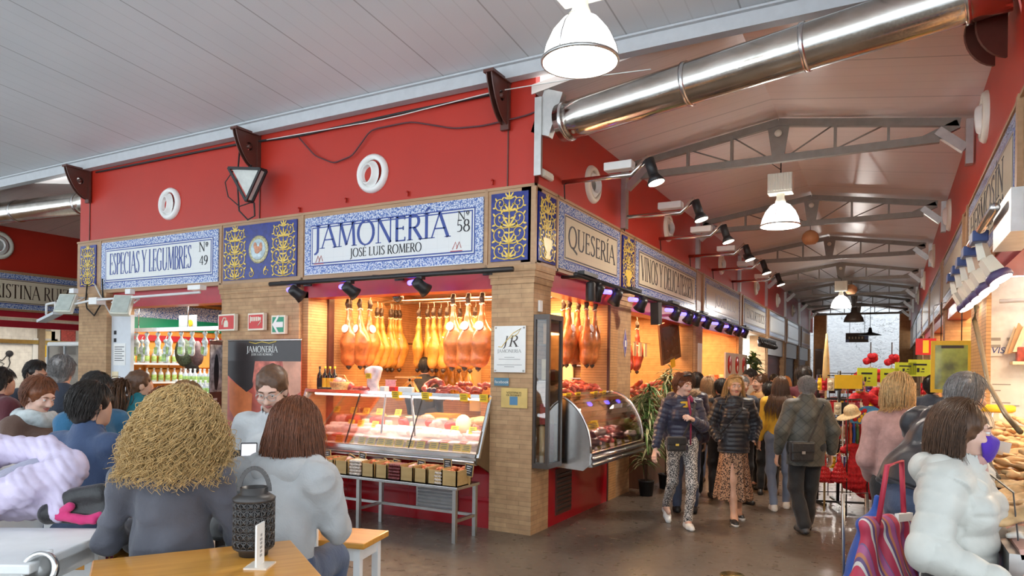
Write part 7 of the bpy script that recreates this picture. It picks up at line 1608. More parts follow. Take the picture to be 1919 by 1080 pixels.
        if top.get('hood'):
            K = Q['nek']; V, F = sdf_mesh([('c', K + A3(-sx * .13, .02, -.01), K + A3(-sx * .06, .095, -.02), .038 + t * .3, .045 + t * .3) for sx in (1, -1)] + [('c', K + A3(-.06, .095, -.02), K + A3(.06, .095, -.02), .045 + t * .3, .045 + t * .3), ('c', K + A3(0, .095, -.06), K + A3(0, .115, -.19), .080 + t * .3, .03, A3(0, 1, .25), .5)] + [('c', K + A3(sx * .13, .02, -.01), K + A3(sx * .06, -.10, -.08), .04 + t * .4, .03) for sx in (1, -1)], res, .03); mesh_np('hood', push(V, F, wob(V, 40, 2) * .004), F, top['mat'], root)
        P += [('-c', Q['nek'] + A3(0, -.02, .0), Q['nek'] + A3(0, -.04, .25), .058 * s_, .07 * s_), ('cut', hem, -Y)]; ta = t * .75
        for q in 'RL':
            a, e, wv = Q['sh' + q], Q['el' + q], Q['wr' + q]; wv = wv - (wv - e) / np.linalg.norm(wv - e) * .035
            P += [('c', a * .85 + Q['che'] * .15 + A3(0, 0, .008), a * .97 + e * .03 - A3(0, 0, .012), .050 * s_ + ta, .053 * s_ * B + ta), ('c', a * .97 + e * .03 - A3(0, 0, .012), e, .052 * s_ * B + ta, .042 * s_ * B + ta), ('c', e, wv, .042 * s_ * B + ta, .031 * s_ + ta * .8)]
        V, F = sdf_mesh(P, res, top.get('k', .035)); sv = V @ Y; best = np.full(len(V), .075 * s_ + t)
        for q in 'RL':
            a, e, wv = Q['sh' + q], Q['el' + q], Q['wr' + q]; l1 = 0
            for (u0, u1) in ((a + (e - a) * .25, e), (e, wv)):
                u = u1 - u0; hh = np.clip((V - u0) @ u / (u @ u), 0, 1); dd = np.linalg.norm(V - u0 - hh[:, None] * u, axis=1); m = dd < best; sv = np.where(m, l1 + hh * np.linalg.norm(u), sv); best = np.where(m, dd, best); l1 += np.linalg.norm(u)
        fo_ = top.get('fold', .006); am = wob(V, 16, 4) * fo_ * .4 - np.abs(wob(V * A3(.55, .8, 1.5), 30, 5)) * fo_ * .7 + wob(V * A3(1, 1, .35), 55, 5) * fo_ * .4
        if top.get('quilt'): am = am + top.get('qa', .013) * (np.abs(np.sin(PI * sv / top['quilt'])) ** .4 - .7)
        VV, FF = [push(V, F, am)], [F]
        nm['top'] = mesh_np(top.get('name', 'jacket'), np.concatenate(VV), np.concatenate(FF), top['mat'], root)
    # --- lower garment
    if bot and bot.get('kind') != 'skirt':
        t = bot.get('t', .012); fl = bot.get('flare', 0); P = [('c', Q['hiR'] + A3(.0, 0, .02), Q['hiL'] + A3(0, 0, .02), .092 * s_ * bulk + t, .092 * s_ * bulk + t), ('c', Q['pel'], Q['wai'], .11 * s_ * bulk + t, .10 * s_ * bulk + t, nflat, .76)]
        if sit: P.append(('e', Q['pel'] + A3(0, .04, -.01), A3(.165, .12, .10) * s_))
        for q in 'RL': P += [('c', Q['hi' + q], Q['kn' + q], .083 * s_ + t, .058 * s_ + t), ('c', Q['kn' + q], Q['an' + q] + A3(0, 0, .02), .056 * s_ + t, .042 * s_ + t + fl)]
        V, F = sdf_mesh(P, res, .035); V = push(V, F, wob(V, 22, 9) * .004 + wob(V, 60, 8) * .002); nm['bot'] = mesh_np(bot.get('name', 'trousers'), V, F, bot['mat'], root)
    elif bot:
        hz = bot['hem']; P = [('c', Q['wai'], Q['pel'], .10 * s_, .13 * s_, nflat, .78), ('c', Q['pel'], A3(.0, .02, hz - .12), .142 * s_, bot.get('w', .24), nflat, .75)]
        if bot.get('slit'): P += [('-c', A3(*bot['slit'], hz - .12), A3(bot['slit'][0], bot['slit'][1] + .01, hz + .16), .075, .01)]
        V, F = sdf_mesh(P, res, .03, cut=[(A3(0, 0, hz), A3(0, 0, -1))]); an = np.arctan2(V[:, 1], V[:, 0]); k = np.clip((Q['pel'][2] - V[:, 2]) / .6, 0, 1); V = push(V, F, (np.sin(an * 11) * .014 + np.sin(an * 5 + 1) * .016) * k)
        nm['bot'] = mesh_np('skirt', V, F, bot['mat'], root)
    # --- shoes
    if legs and shoe:
        for q, td in (('R', (J or {}).get('toR', (-.12, -1, 0))), ('L', (J or {}).get('toL', (.12, -1, 0)))):
            a = Q['an' + q]; td = A3(*td); td /= np.linalg.norm(td); lo = a - A3(0, 0, .048)
            P = [('c', lo - td * .045, lo + td * .07, .036, .038), ('c', lo + td * .07, lo + td * .145, .040, .031), ('c', lo - td * .03 + A3(0, 0, .0), a + A3(0, 0, .01), .036, .042)]
            gz = a[2] - .08; V, F = sdf_mesh(P, .009, .03, cut=[(A3(0, 0, gz + .004), A3(0, 0, -1))] if abs(td[2]) < .1 else None); sh = mesh_np('shoe', V, F, shoe, root)
            if sole: 
                V, F = sdf_mesh([(p[0], p[1], p[2], p[3] + .004, p[4] + .004) for p in P[:2]], .009, .02, cut=[(A3(0, 0, gz + .032), A3(0, 0, 1)), (A3(0, 0, gz), A3(0, 0, -1))] if abs(td[2]) < .1 else [(lo - A3(0, 0, .018), A3(0, 0, 1) if True else td)]); mesh_np('sole', V, F, sole, sh)
    # --- hair
    if hair:
        kind, hm = hair[0], hair[1]; up_ = hair[2] if len(hair) > 2 else {}
        big = up_.get('vol', .012); c0 = hp(0, .018, .032); P = [('e', hp(0, .026, .038), (A3(.074, .090, .086) + big) * s_, Rh), ('e', hp(0, .055, -.03), (A3(.062, .048, .065) + big * .6) * s_, Rh)]
        if kind == 'bob': P += [('c', hp(sx * .068, .02, .03), hp(sx * .074, .015, -.085), .03, .024) for sx in (1, -1)] + [('c', hp(0, .05, 0), hp(0, .055, -.09), .055, .045, nflat, .6)]
        if kind == 'bun': P.append(('e', hp(0, .085, .115), A3(.042, .042, .038)))
        P += [('-e', hp(0, -.112, -.035), A3(.080, .086, .096) * s_, Rh), ('-e', hp(.078, .0, -.03), A3(.02, .022, .032), Rh), ('-e', hp(-.078, .0, -.03), A3(.02, .022, .032), Rh)] if kind != 'bob' else [('-e', hp(0, -.115, -.04), A3(.085, .092, .098) * s_, Rh)]
        V, F = sdf_mesh(P, max(hres, .008) if kind != 'short' else hres, .02); V = push(V, F, wob(V, 45, 3) * .003 + wob(V, 100, 6) * .0025 + wob(V * A3(1, 1, .3), 260, 4) * .0016); hr_ = mesh_np('hair', V, F, hm, root)
        if kind in ('short', 'bun'):
            V, F = strands(1400 if hres < .0095 else 500, c0, (A3(.074, .092, .088) + big * .9) * s_, .065, [], seed=5, r=.0019, S=7, grav=.12, yaw=yaw, lowest=-.4, face=.2, zc=.5); mesh_np('hair_strands', V, F, hm, hr_)
        if kind in ('long', 'curly', 'pony', 'bob'):
            sh = [] if up_.get('free') else [(Q['che'] + A3(0, .01, .06), A3(.20, .145 + (top or {}).get('t', .02), .17) * s_), ((Q['nek'] + Q['che']) * .5 + A3(0, 0, .02), A3(.11, .11, .14) * s_)]
            a = dict(n=500, length=.42, r=.0032, seed=3, yaw=yaw); a.update({k: v for k, v in up_.items() if k not in ('vol', 'free', 'tail')}); n_ = a.pop('n'); L = a.pop('length')
            if kind == 'pony':
                T0 = hp(0, .11, .03); PP = []; g = np.random.default_rng(4); tl = up_.get('tail', .40)
                for i in range(220):
                    o = g.normal(size=3) * .018; e = g.uniform(.8, 1.1); PP.append([T0 + o * .3 + A3(0, .02, 0) + (A3(0, .06, .01) * min(1, t * 4) + A3(0, 0.01, -tl) * max(0, t - .08) * e) + o * 2.2 * sin(PI * min(1, t * 1.15)) for t in np.linspace(0, 1, 14)])
                V, F = tubes_np(np.array(PP), .003, 3)
            else: V, F = strands(n_, c0, (A3(.074, .094, .090) + big) * s_, L * s_, sh, **a)
            mesh_np('hair_strands', V, F, hm, hr_)
    root['j'] = 0; del root['j']
    return root, Q, hp, nm

def strap(name, mat, pts, root, w=.022, th=.004):
    b = MB(); P = [VE(p) for p in pts]
    for i in range(len(P) - 1): b.bar(P[i], P[i + 1] + (P[i + 1] - P[i]).normalized() * .004, w, th, (0, 1, .2))
    return b.build(name, mat, root, 0)
def G2(px, py, pz=0): return at(px, py, z=pz)
def DP(px, d): v = at(px, 691, d=d); return (v.x, v.y)
fab('puffer_navy', (.030, .028, .055), rough=.42, bump=0); fab('puffer_black', (.014, .013, .018), rough=.42, bump=0); fab('black_cloth', (.012, .012, .014)); fab('yellow_knit', (.72, .42, .03)); fab('green_knit', (.16, .24, .03)); fab('jeans', (.16, .21, .32)); fab('jeans_dark', (.05, .075, .14)); fab('olive_coat', (.055, .052, .045), rough=.6)
fab('navy_knit', (.045, .075, .16)); fab('grey_tee', (.085, .085, .105)); fab('grey_hood', (.40, .40, .40)); fab('white_shirt', (.60, .61, .61)); fab('white_puffer', (.56, .55, .50), rough=.45, bump=0); fab('pink_wool', (.50, .27, .23), sc=30); fab('teal_puffer', (.0, .16, .20), rough=.45, bump=0); fab('brown_coat', (.12, .065, .045)); fab('navy_coat', (.022, .03, .05)); fab('blue_fleece', (.02, .12, .24)); fab('maroon_knit', (.10, .012, .02)); fab('tan_knit', (.42, .25, .10)); fab('grey_jacket', (.30, .28, .25)); fab('lilac', (.34, .18, .27), rough=.4, bump=0); fab('black_leather', (.015, .014, .015), rough=.35); fab('fur', (.42, .27, .15), var=.5, sc=60, bump=.8, bsc=120)
def spotted(name, c0, c1, sc, th):
    t = NT(name); v = t.n('TexVoronoi', i_Scale=sc); t.l(t.obj(), v.inputs['Vector']); nz = t.noise(t.obj(), sc * 1.7, 2)
    f = t.math('ADD', v.outputs['Distance'], t.math('MULTIPLY', t.math('SUBTRACT', nz.outputs[0], .5), .8)); t.set(col=t.ramp(f, [(th - .03, c0), (th + .03, c1)]), rough=.8); MATS[name] = t.m
spotted('leopard', (.03, .016, .012), (.44, .25, .15), 62, .47); spotted('speckled', (.015, .015, .02), (.66, .62, .58), 88, .52)
def quilt_mat():
    t = NT('quilted_olive'); x, y, z = t.sep(t.obj()); a, c = t.math('ADD', x, z), t.math('SUBTRACT', x, z)
    f = [t.math('ABSOLUTE', t.math('SUBTRACT', t.math('FRACT', t.math('DIVIDE', q, .105)), .5)) for q in (a, c)]; m = t.math('MAXIMUM', f[0], f[1]); t.set(col=t.ramp(m, [(.42, (.075, .072, .060)), (.49, (.035, .034, .03))]), rough=.55, sheen=.2); t.bump(m, -.5, .01); MATS['quilted_olive'] = t.m
quilt_mat()
def bag(label, cat, p, size, mat, rz, name='shoulder_bag', strap_pts=None, extra=None):
    """a bag is a thing of its own; strap points in world space"""
    root = thing(name, label, cat, p, rz); w, d, h = size
    b = MB(); b.box((-w / 2, -d / 2, 0), (w / 2, d / 2, h)); b.build('body', mat, root, 0, bevel=min(d, h) * .3); b = MB(); b.box((-w / 2 - .003, -d / 2 - .008, h * .45), (w / 2 + .003, d / 2 + .004, h + .006)); b.build('flap', mat, root, 0, bevel=d * .2)
    b = MB(); b.box((-.018, -d / 2 - .014, h * .42), (.018, -d / 2 - .006, h * .56)); b.build('clasp', extra or 'steel_dull', root, 0)
    if strap_pts:
        R = rotz(-rz); strap('strap', mat, [R @ (VE(q) - VE(p)) for q in strap_pts], root)
    return root
def w3(root, p): return root.matrix_basis @ VE(p)

# ---- walkers in the aisle
r, Q, hp, nm = person('woman in navy quilted jacket and speckled leggings walking toward the camera', (1.25, 1.25), rzc(4), 1.70, dict(knR=(-.07, .10, .50), anR=(-.06, .36, .15), anL=(.06, -.06, .08), knL=(.08, -.12, .50), hiL=(.085, -.02, .92), wrL=(.05, -.22, 1.22), elL=(.23, -.06, 1.13), elR=(-.25, .03, 1.12), wrR=(-.31, -.04, .88), toR=(-.05, -.8, -.5), toL=(.0, -1, 0)),
    skin='skin_pale', top=dict(mat='puffer_navy', t=.028, hem=-.07, quilt=.052, collar=.02), bot=dict(mat='speckled', t=.004, name='leggings'), hair=('bun', 'hair_auburn', dict(vol=.016)), shoe='sneaker', sole='sole', yaw=.55, tilt=.05, hres=.0065, res=.010, hands=(.45, .9), fem=True, palms=((.6, .3, 0), (-.5, .3, -.6)))
b = MB(); b.ell(Q['nek'] + A3(0, -.075, -.085), (.062, .04, .085)); b.build('sweater', 'yellow_knit', r, 0); b = MB(); b.tube([Q['nek'] + A3(.045, -.07, .01), Q['che'] + A3(.05, -.16, .0), Q['pel'] + A3(.05, -.15, .0)], [.02, .012, .01], 6); b.tube([Q['nek'] + A3(.06, -.055, .03), Q['nek'] + A3(.10, -.075, -.03)], .026, 6); b.build('lining', fab('magenta', (.30, .015, .06)), r, 0); b = MB(); b.tube([hp(-.06, -.055, .115), hp(-.02, -.075, .125), hp(.02, -.075, .125), hp(.06, -.055, .115)], .011, 6); b.build('sunglasses', 'black_plastic', r, 0)
bag('small black flap bag worn across the woman in speckled leggings', 'bag', w3(r, (-.14, -.24, .88)), (.21, .07, .15), 'black_leather', rzc(4), strap_pts=[w3(r, q) for q in ((-.06, -.22, 1.02), (.02, -.215, 1.2), (.10, -.15, 1.40), (.11, .02, 1.465))], extra='gold')
r, Q, hp, nm = person('blond woman in black quilted jacket and leopard skirt walking toward the camera', (1.70, 1.85), rzc(-3), 1.69, dict(knR=(-.03, -.09, .50), anR=(-.02, -.14, .08), anL=(.12, .22, .10), knL=(.10, .0, .50), elR=(-.27, .04, 1.14), wrR=(-.20, -.12, .97), elL=(.27, .04, 1.14), wrL=(.20, -.12, .97), toR=(-.1, -1, 0), toL=(.1, -1, -.2)),
    skin='skin', top=dict(mat='puffer_black', t=.032, hem=-.12, w=.15, quilt=.052, collar=.055), bot=dict(kind='skirt', mat='leopard', hem=.27, w=.23, slit=(-.05, -.20)), hair=('long', 'hair_blond', dict(n=1500, length=.50, grav=.30, vol=.012, r=.0024)), shoe='shoe_black', sole='sole', hres=.0065, res=.010, hands=(None, None), fem=True)
b = MB(); b.tube([hp(-.065, -.05, .105), hp(-.02, -.078, .118), hp(.02, -.078, .118), hp(.065, -.05, .105)], .010, 6); b.build('sunglasses', M('tortoise', (.40, .22, .08)), r, 0); strap('bag_strap', 'black_leather', [Q['nek'] + A3(.10, -.02, .02), Q['che'] + A3(.05, -.175, .06), Q['wai'] + A3(-.1, -.185, .08), Q['pel'] + A3(-.19, -.10, .08)], r, .016)
r, Q, hp, nm = person('grey-haired man in quilted olive jacket seen from behind, walking away', (2.49, 1.72), rzc(180), 1.70, dict(knR=(-.09, -.08, .50), anR=(-.09, -.16, .08), anL=(.06, .12, .10), elR=(-.28, .04, 1.12), wrR=(-.29, -.02, .86), elL=(.28, .04, 1.12), wrL=(.30, -.02, .86)),
    top=dict(mat='quilted_olive', t=.04, hem=-.20, w=.15, fold=.006, collar=.03), bot=dict(mat='black_cloth', t=.02, flare=.012), hair=('short', 'hair_grey', dict(vol=.006)), shoe=M('shoe_grey', (.06, .06, .065)) and 'shoe_grey', sole='shoe_black', res=.010, face=False, bulk=1.08)
bag('dark grey messenger bag on the left hip of the man in the olive jacket', 'bag', w3(r, (.13, .20, .80)), (.25, .09, .21), 'black_leather', rzc(180) + PI, strap_pts=[w3(r, q) for q in ((.08, .235, 1.0), (-.02, .215, 1.2), (-.14, .135, 1.40), (-.15, .0, 1.47))])
r, Q, hp, nm = person('long-haired woman in yellow sweater and pale jeans seen from behind', (2.06, 2.96), rzc(165), 1.68, dict(anR=(-.10, -.08, .08), anL=(.08, .16, .08), elR=(-.25, .03, 1.10), wrR=(-.22, -.05, .88), wrL=(.24, -.05, .88)), top=dict(mat='yellow_knit', t=.03, hem=.0, w=.13, fold=.007, name='sweater'), bot=dict(mat='jeans', t=.008, name='jeans'), hair=('long', 'hair_brown', dict(n=600, length=.48, grav=.4)), shoe='sneaker', sole='sole', face=False, fem=True)
r, Q, hp, nm = person('long-haired woman in green sweater and black trousers seen from behind', (1.05, 3.35), rzc(175), 1.66, dict(anR=(-.11, .05, .08), anL=(.13, -.02, .08)), top=dict(mat='green_knit', t=.02, hem=-.02, name='sweater'), bot=dict(mat='black_cloth', t=.012, flare=.03), hair=('long', 'hair_light', dict(n=500, length=.46, grav=.4)), shoe='sneaker', sole='sole', face=False, fem=True)
x, y = DP(1288, 8.6)
r, Q, hp, nm = person('person in navy puffer with fur hood standing behind the woman in speckled leggings', (x, y), rzc(170), 1.72, top=dict(mat='puffer_navy', t=.05, hem=-.10, quilt=.09, w=.14), bot=dict(mat='jeans_dark', name='jeans'), hair=('short', 'hair_brown'), face=False)
V, F = sdf_mesh([('c', (.13 * cos(a), .03 + .07 * sin(a), Q['nek'][2] + .005 + .02 * sin(a)), (.13 * cos(a + .7), .03 + .07 * sin(a + .7), Q['nek'][2] + .005 + .02 * sin(a + .7)), .045, .045) for a in [.7 * i for i in range(9)]], .012, .02); V = push(V, F, wob(V, 130, 2) * .008); mesh_np('fur_trim', V, F, 'fur', r)
def crowd(label, px, d, deg, h, topm, botm, hair, hm, face=False, vol=.012, **k):
    x, y = DP(px, d); kw = dict(top=dict(mat=topm, t=.028, hem=-.06), bot=dict(mat=botm), hair=(hair, hm, dict(vol=vol)), face=face, res=.015, hres=.011, hands=(.5, .5)); kw.update(k)
    return person(label, (x, y), rzc(deg), h, **kw)
crowd('dark-haired person in black jacket behind the blond woman in leopard skirt', 1352, 9.6, 175, 1.64, 'black_cloth', 'black_cloth', 'short', 'hair_dark')
crowd('person with dark curly hair deeper in the aisle behind the fur hood', 1306, 11.0, 160, 1.70, 'grey_jacket', 'jeans_dark', 'short', 'hair_dark', vol=.03)
crowd('grey-haired man with glasses in navy jacket behind the blond woman', 1390, 9.2, 10, 1.68, 'navy_coat', 'black_cloth', 'short', 'hair_grey', True, glasses=True, hres=.009)
crowd('brown-haired man with patterned scarf looking left in the crowd', 1406, 11.2, -70, 1.78, 'grey_jacket', 'tan_knit', 'short', 'hair_dark', True, skin='skin_tan', hres=.009)
crowd('woman with a bun and tan sweater in the crowd', 1425, 10.4, -80, 1.70, 'tan_knit', 'black_cloth', 'bun', 'hair_brown', True)
crowd('person in black with black shoes half hidden by the yellow sweater', 1442, 9.9, 150, 1.60, 'black_cloth', 'black_cloth', 'short', 'hair_dark')
crowd('ginger-haired person deep in the aisle left of the man in maroon', 1472, 12.5, 180, 1.66, 'grey_jacket', 'black_cloth', 'bob', 'hair_ginger')
crowd('tall dark-haired man in maroon beyond the grey-haired man', 1505, 9.6, 172, 1.82, 'maroon_knit', 'jeans_dark', 'short', 'hair_dark', vol=.022)
crowd('dark-haired person far down the aisle left of the ginger hair', 1452, 14, 0, 1.70, 'white_shirt', 'jeans_dark', 'short', 'hair_dark', True)
crowd('person in navy at the right side of the aisle beyond the rack', 1748, 8.6, 120, 1.72, 'navy_coat', 'black_cloth', 'short', 'hair_dark')
# ---- shoppers at the right
x, y = DP(1692, 4.9)
r, Q, hp, nm = person('blond woman in dusty pink coat standing at the stall, seen from behind', (x, y), rzc(150), 1.73, dict(elR=(-.26, .0, 1.12), wrR=(-.24, -.12, .88), wrL=(.2, -.2, .95), nek=(0, -.01, 1.44), hed=(.02, -.06, 1.585)), top=dict(mat='pink_wool', t=.03, hem=-.22, w=.145, collar=.02, fold=.004, name='coat'), bot=dict(mat='black_cloth'), hair=('bob', 'hair_sand', dict(n=500, length=.17, vol=.022, grav=.25)), face=False, yaw=-.3, hres=.008)
x, y = DP(1716, 4.15)
r, Q, hp, nm = person('grey-haired man in black hooded coat leaning over the right-hand stall', (x, y), rzc(100), 1.80, dict(pel=(0, .02, .96), wai=(0, -.03, 1.08), che=(0, -.16, 1.27), nek=(0, -.25, 1.42), hed=(0, -.34, 1.53), shR=(-.18, -.18, 1.37), elR=(-.26, -.16, 1.12), wrR=(-.22, -.36, 1.02), shL=(.18, -.18, 1.37), elL=(.24, -.3, 1.14), wrL=(.2, -.5, 1.08)), top=dict(mat='puffer_black', t=.05, hem=.02, w=.165, hood=True, fold=.012), bot=dict(mat='jeans_dark', name='jeans'), hair=('short', 'hair_grey', dict(vol=.012)), skin='skin', face=True, hres=.007, tilt=.15, yaw=.15, bulk=1.08)
x, y = DP(1800, 2.9)
r, Q, hp, nm = person('dark-haired woman in white puffer coat and purple face mask at the right edge', (x, y), rzc(42), 1.62, dict(elL=(.27, -.02, 1.12), wrL=(.24, -.24, .98), elR=(-.30, .03, 1.10), wrR=(-.26, -.24, 1.02)), top=dict(mat='white_puffer', t=.045, hem=-.30, w=.145, quilt=.085, qa=.011, k=.04, collar=.015, hood=True, fold=.006, name='coat'), bot=dict(mat='black_cloth'), hair=('bob', 'hair_brown', dict(n=2600, length=.15, vol=.018, grav=.2, r=.0014)), skin='skin_pale', hres=.005, res=.009, yaw=.35, tilt=.05, fem=True, hands=(.6, .7))
V, F = sdf_mesh([('e', hp(0, -.064, -.048), A3(.060, .056, .060), np.array(rotz(.35))), ('c', hp(0, -.118, -.03), hp(0, -.09, -.10), .012, .02)], .005, .03, cut=[(hp(0, -.052, 0), hp(0, .1, -.02) - hp(0, 0, 0))]); mk = mesh_np('face_mask', V, F, fab('mask_purple', (.07, .01, .36), rough=.7), r)
b = MB(); b.tube([hp(.055, -.07, -.02), hp(.078, -.02, .005), hp(.08, .01, .0)], .0025, 5); b.tube([hp(.055, -.06, -.075), hp(.078, -.01, -.04), hp(.08, .01, -.02)], .0025, 5); b.build('ear_loop', 'black_plastic', mk, world=False)
b = MB(); b.ell(Q['nek'] + A3(0, -.085, -.04), (.055, .03, .10)); b.build('collar_scarf', 'pink_wool', r, 0); strap('bag_strap', 'black_leather', [Q['nek'] + A3(.10, -.02, .025), Q['che'] + A3(.11, -.17, .06), Q['wai'] + A3(.06, -.20, .0), Q['pel'] + A3(-.05, -.20, .05)], r, .014)
bag('brown leather handbag carried by the woman in the white coat', 'bag', w3(r, (.24, -.36, .56)), (.30, .14, .26), fab('leather_brown', (.45, .22, .13), rough=.4), rzc(42), 'handbag', strap_pts=[w3(r, q) for q in ((.16, -.36, .82), (.20, -.33, .96), (.28, -.33, .96), (.32, -.36, .82))])
# ---- carried bags at the right
def stripes_mat():
    t = NT('striped_bag'); x, y, z = t.sep(t.obj()); f = t.math('FRACT', t.math('DIVIDE', t.math('ADD', x, t.math('MULTIPLY', z, .25)), .09)); t.set(col=t.ramp(f, [(0, (.55, .05, .10)), (.35, (.55, .05, .10)), (.37, (.72, .66, .60)), (.48, (.16, .09, .22)), (.6, (.62, .22, .10)), (.72, (.45, .12, .28)), (.95, (.20, .12, .26))]), rough=.5)
    t.t.nodes['Color Ramp'].color_ramp.interpolation = 'CONSTANT'; MATS['striped_bag'] = t.m
stripes_mat()
def sack(name, label, p, prims, mat, rz, seed, trim=None):
    root = thing(name, label, 'bag', p, rz); V, F = sdf_mesh(prims, .012, .05); V = push(V, F, wob(V, 16, seed) * .010 + wob(V * A3(1, 1, .3), 40, seed) * .004); mesh_np('body', V, F, mat, root); return root
x, y = DP(1664, 3.6); r = sack('shopping_bag', 'striped pink and purple shopping bag beside the woman in the white coat', (x, y, .56), [('c', (-.16, 0, .06), (.16, 0, .06), .09, .09), ('c', (-.14, 0, .42), (.14, 0, .42), .04, .04), ('c', (-.15, 0, .1), (-.12, 0, .40), .07, .04), ('c', (.15, 0, .1), (.12, 0, .40), .07, .04), ('c', (0, 0, .1), (0, 0, .4), .11, .05)], 'striped_bag', rzc(25), 5)
b = MB(); b.tube([(-.1, -.03, .42), (-.05, -.04, .72), (.06, -.04, .74), (.1, -.03, .42)], .014, 6); b.build('handle', M('bag_red', (.55, .04, .08)), r, 0); b = MB(); b.box((.02, -.058, .43), (.13, -.035, .47)); b.build('hem', 'white_ink', r, 0)
x, y = DP(1640, 4.75); r = sack('shopping_trolley', 'blue fabric shopping trolley beside the man in the black coat', (x, y, .10), [('c', (-.12, 0, .14), (.12, 0, .14), .13, .13), ('c', (-.08, 0, .62), (.09, 0, .64), .05, .05), ('c', (0, 0, .2), (0, 0, .6), .19, .09), ('c', (.0, 0, .64), (.03, 0, .80), .04, .02)], fab('trolley_blue', (.015, .085, .42), rough=.55), rzc(15), 8)
for sx in (-.14, .14): b = MB(); b.lathe([(0, -.02), (.07, -.02), (.075, 0), (.07, .02), (0, .02)], (sx, .12, -.025), (1, 0, 0), 20); b.build('wheel', 'black_plastic', r, 0)
b = MB(); b.tube([(-.1, .15, -.02), (-.1, .17, .80), (.1, .17, .80), (.1, .15, -.02)], .012, 6); b.build('handle_frame', 'steel_dull', r, 0)

# ==== terrace tables and sitters in front
TZ = 1.05
def table(label, ctr, yaw, L, Wd, z=TZ, nm='high_table', cat='table', top='pine', group='high terrace tables', lw=.055):
    root = thing(nm, label, cat, (ctr[0], ctr[1], 0), yaw, group)
    b = MB(); b.box((-L / 2, -Wd / 2, z - .035), (L / 2, Wd / 2, z)); b.build('top', top, root, 0, bevel=.006); b = MB()
    for sy in (1, -1): b.box((-L / 2 + .06, sy * (Wd / 2 - .05) - .012, z - .115), (L / 2 - .06, sy * (Wd / 2 - .05) + .012, z - .035))
    for sx in (1, -1): b.box((sx * (L / 2 - .06) - .012, -Wd / 2 + .05, z - .115), (sx * (L / 2 - .06) + .012, Wd / 2 - .05, z - .035))
    b.build('apron', 'white_paint', root, 0)
    for sx in (1, -1):
        for sy in (1, -1): b = MB(); b.box((sx * (L / 2 - .06) - lw / 2, sy * (Wd / 2 - .05) - lw / 2, 0), (sx * (L / 2 - .06) + lw / 2, sy * (Wd / 2 - .05) + lw / 2, z - .035)); b.build('leg', 'white_paint', root, 0)
        b = MB(); b.box((sx * (L / 2 - .06) - .012, -Wd / 2 + .05, .26), (sx * (L / 2 - .06) + .012, Wd / 2 - .05, .31)); b.build('foot_rail', 'white_paint', root, 0)
    return root
def corner_table(label, pxy0, pxy1, back, **k):
    """table given two photo corners of its far edge and its depth toward the camera"""
    z = k.get('z', TZ); a, c = at(*pxy0, z=z), at(*pxy1, z=z); u = (c - a).normalized(); n = VE((u.y, -u.x, 0)); ctr = (a + c) / 2 + n * back / 2; return table(label, ctr, math.atan2(u.y, u.x), (c - a).length, back, **k), a, c, u, n
tb, ta, tc, tu, tn = corner_table('high pine-topped table in the near foreground with a lantern on it', (173, 1050), (545, 1012), .62)
corner_table('high pine-topped table with white legs where the two women sit', (138, 903), (470, 893), .62, z=TZ)
corner_table('small high pine-topped table end behind the woman in the grey hoodie', (500, 893), (634, 893), .55)
a, c = at(0, 985, z=TZ), at(150, 990, z=TZ); table('white-topped high table at the left edge under the lilac jacket', (a + (c - a) * .2 + VE((.12, -.28, 0))).to_2d(), .52, .95, .55, top='white_paint')
def stool(label, p, rz, z=.75, L=.42, W_=.32): return table(label, p, rz, L, W_, z, 'high_stool', 'stool', 'pine', 'high terrace stools', .04)
s1 = at(655, 1003, z=.75); stool('high pine-topped bench stool right of the woman in the grey hoodie', (s1.x - .22, s1.y - .05), .25, L=.8, W_=.34)
# lantern on the near table
lp = at(475, 1040, z=TZ); root = thing('lantern', 'dark perforated metal lantern with arched handle on the near table', 'lantern', (lp.x, lp.y, TZ)); R0, HZ = .071, .17
b = MB(); b.lathe([(0, 0), (.05, 0), (.052, .015), (R0, .028), (R0, .034), (0, .034)], (0, 0, 0), n=32); b.build('base', M('lantern_metal', (.075, .068, .065), rough=.4, metal=.5), root, 0)
b = MB()
for k in range(18):
    a0 = 2 * PI * k / 18; a1 = a0 + 2 * PI / 18; c_ = lambda a, z: (R0 * cos(a), R0 * sin(a), z)
    b.tube([c_(a0, .034), c_(a0, .034 + HZ)], .0028, 4)
    for j in range(6): z0 = .034 + HZ * j / 6; z1 = z0 + HZ / 6; m = (a0 + a1) / 2; zm = (z0 + z1) / 2; b.tube([c_(a0, z0), c_(m, zm), c_(a1, z1)], .0034, 4); b.tube([c_(a1, z0), c_(m, zm), c_(a0, z1)], .0034, 4); b.tube([c_(m, z0), c_(m, z1)], .0022, 4)
for j in range(7): b.tube([(R0 * cos(a), R0 * sin(a), .034 + HZ * j / 6) for a in [2 * PI * i / 28 for i in range(28)]], .003, 4, closed=True)
b.build('pierced_wall', 'lantern_metal', root, 0)
b = MB(); b.lathe([(R0 + .003, .20), (R0 + .005, .212), (.055, .226), (.050, .228), (.050, .25), (.046, .25), (.046, .22), (0, .22)], (0, 0, 0), n=32); b.build('lid', 'lantern_metal', root, 0)
b = MB(); ca, sa = cos(.5), sin(.5); P = [(.056 * cos(a) * ca, .056 * cos(a) * sa, .235 + .085 * sin(a)) for a in [PI * i / 16 for i in range(17)]]
for i in range(16): b.bar(P[i], P[i + 1], .016, .004, (sa, -ca, 0))
b.build('handle', 'lantern_metal', root, 0); b = MB(); b.lathe([(0, .035), (.03, .035), (.03, .11), (0, .11)], (0, 0, 0), n=20); b.build('candle', 'white_plastic', root, 0)
mp = at(487, 1062, z=TZ); root = thing('menu_stand', 'white menu card in a clear stand on the near table', 'menu stand', (mp.x, mp.y, TZ), math.atan2(tu.y, tu.x) + 1.05)
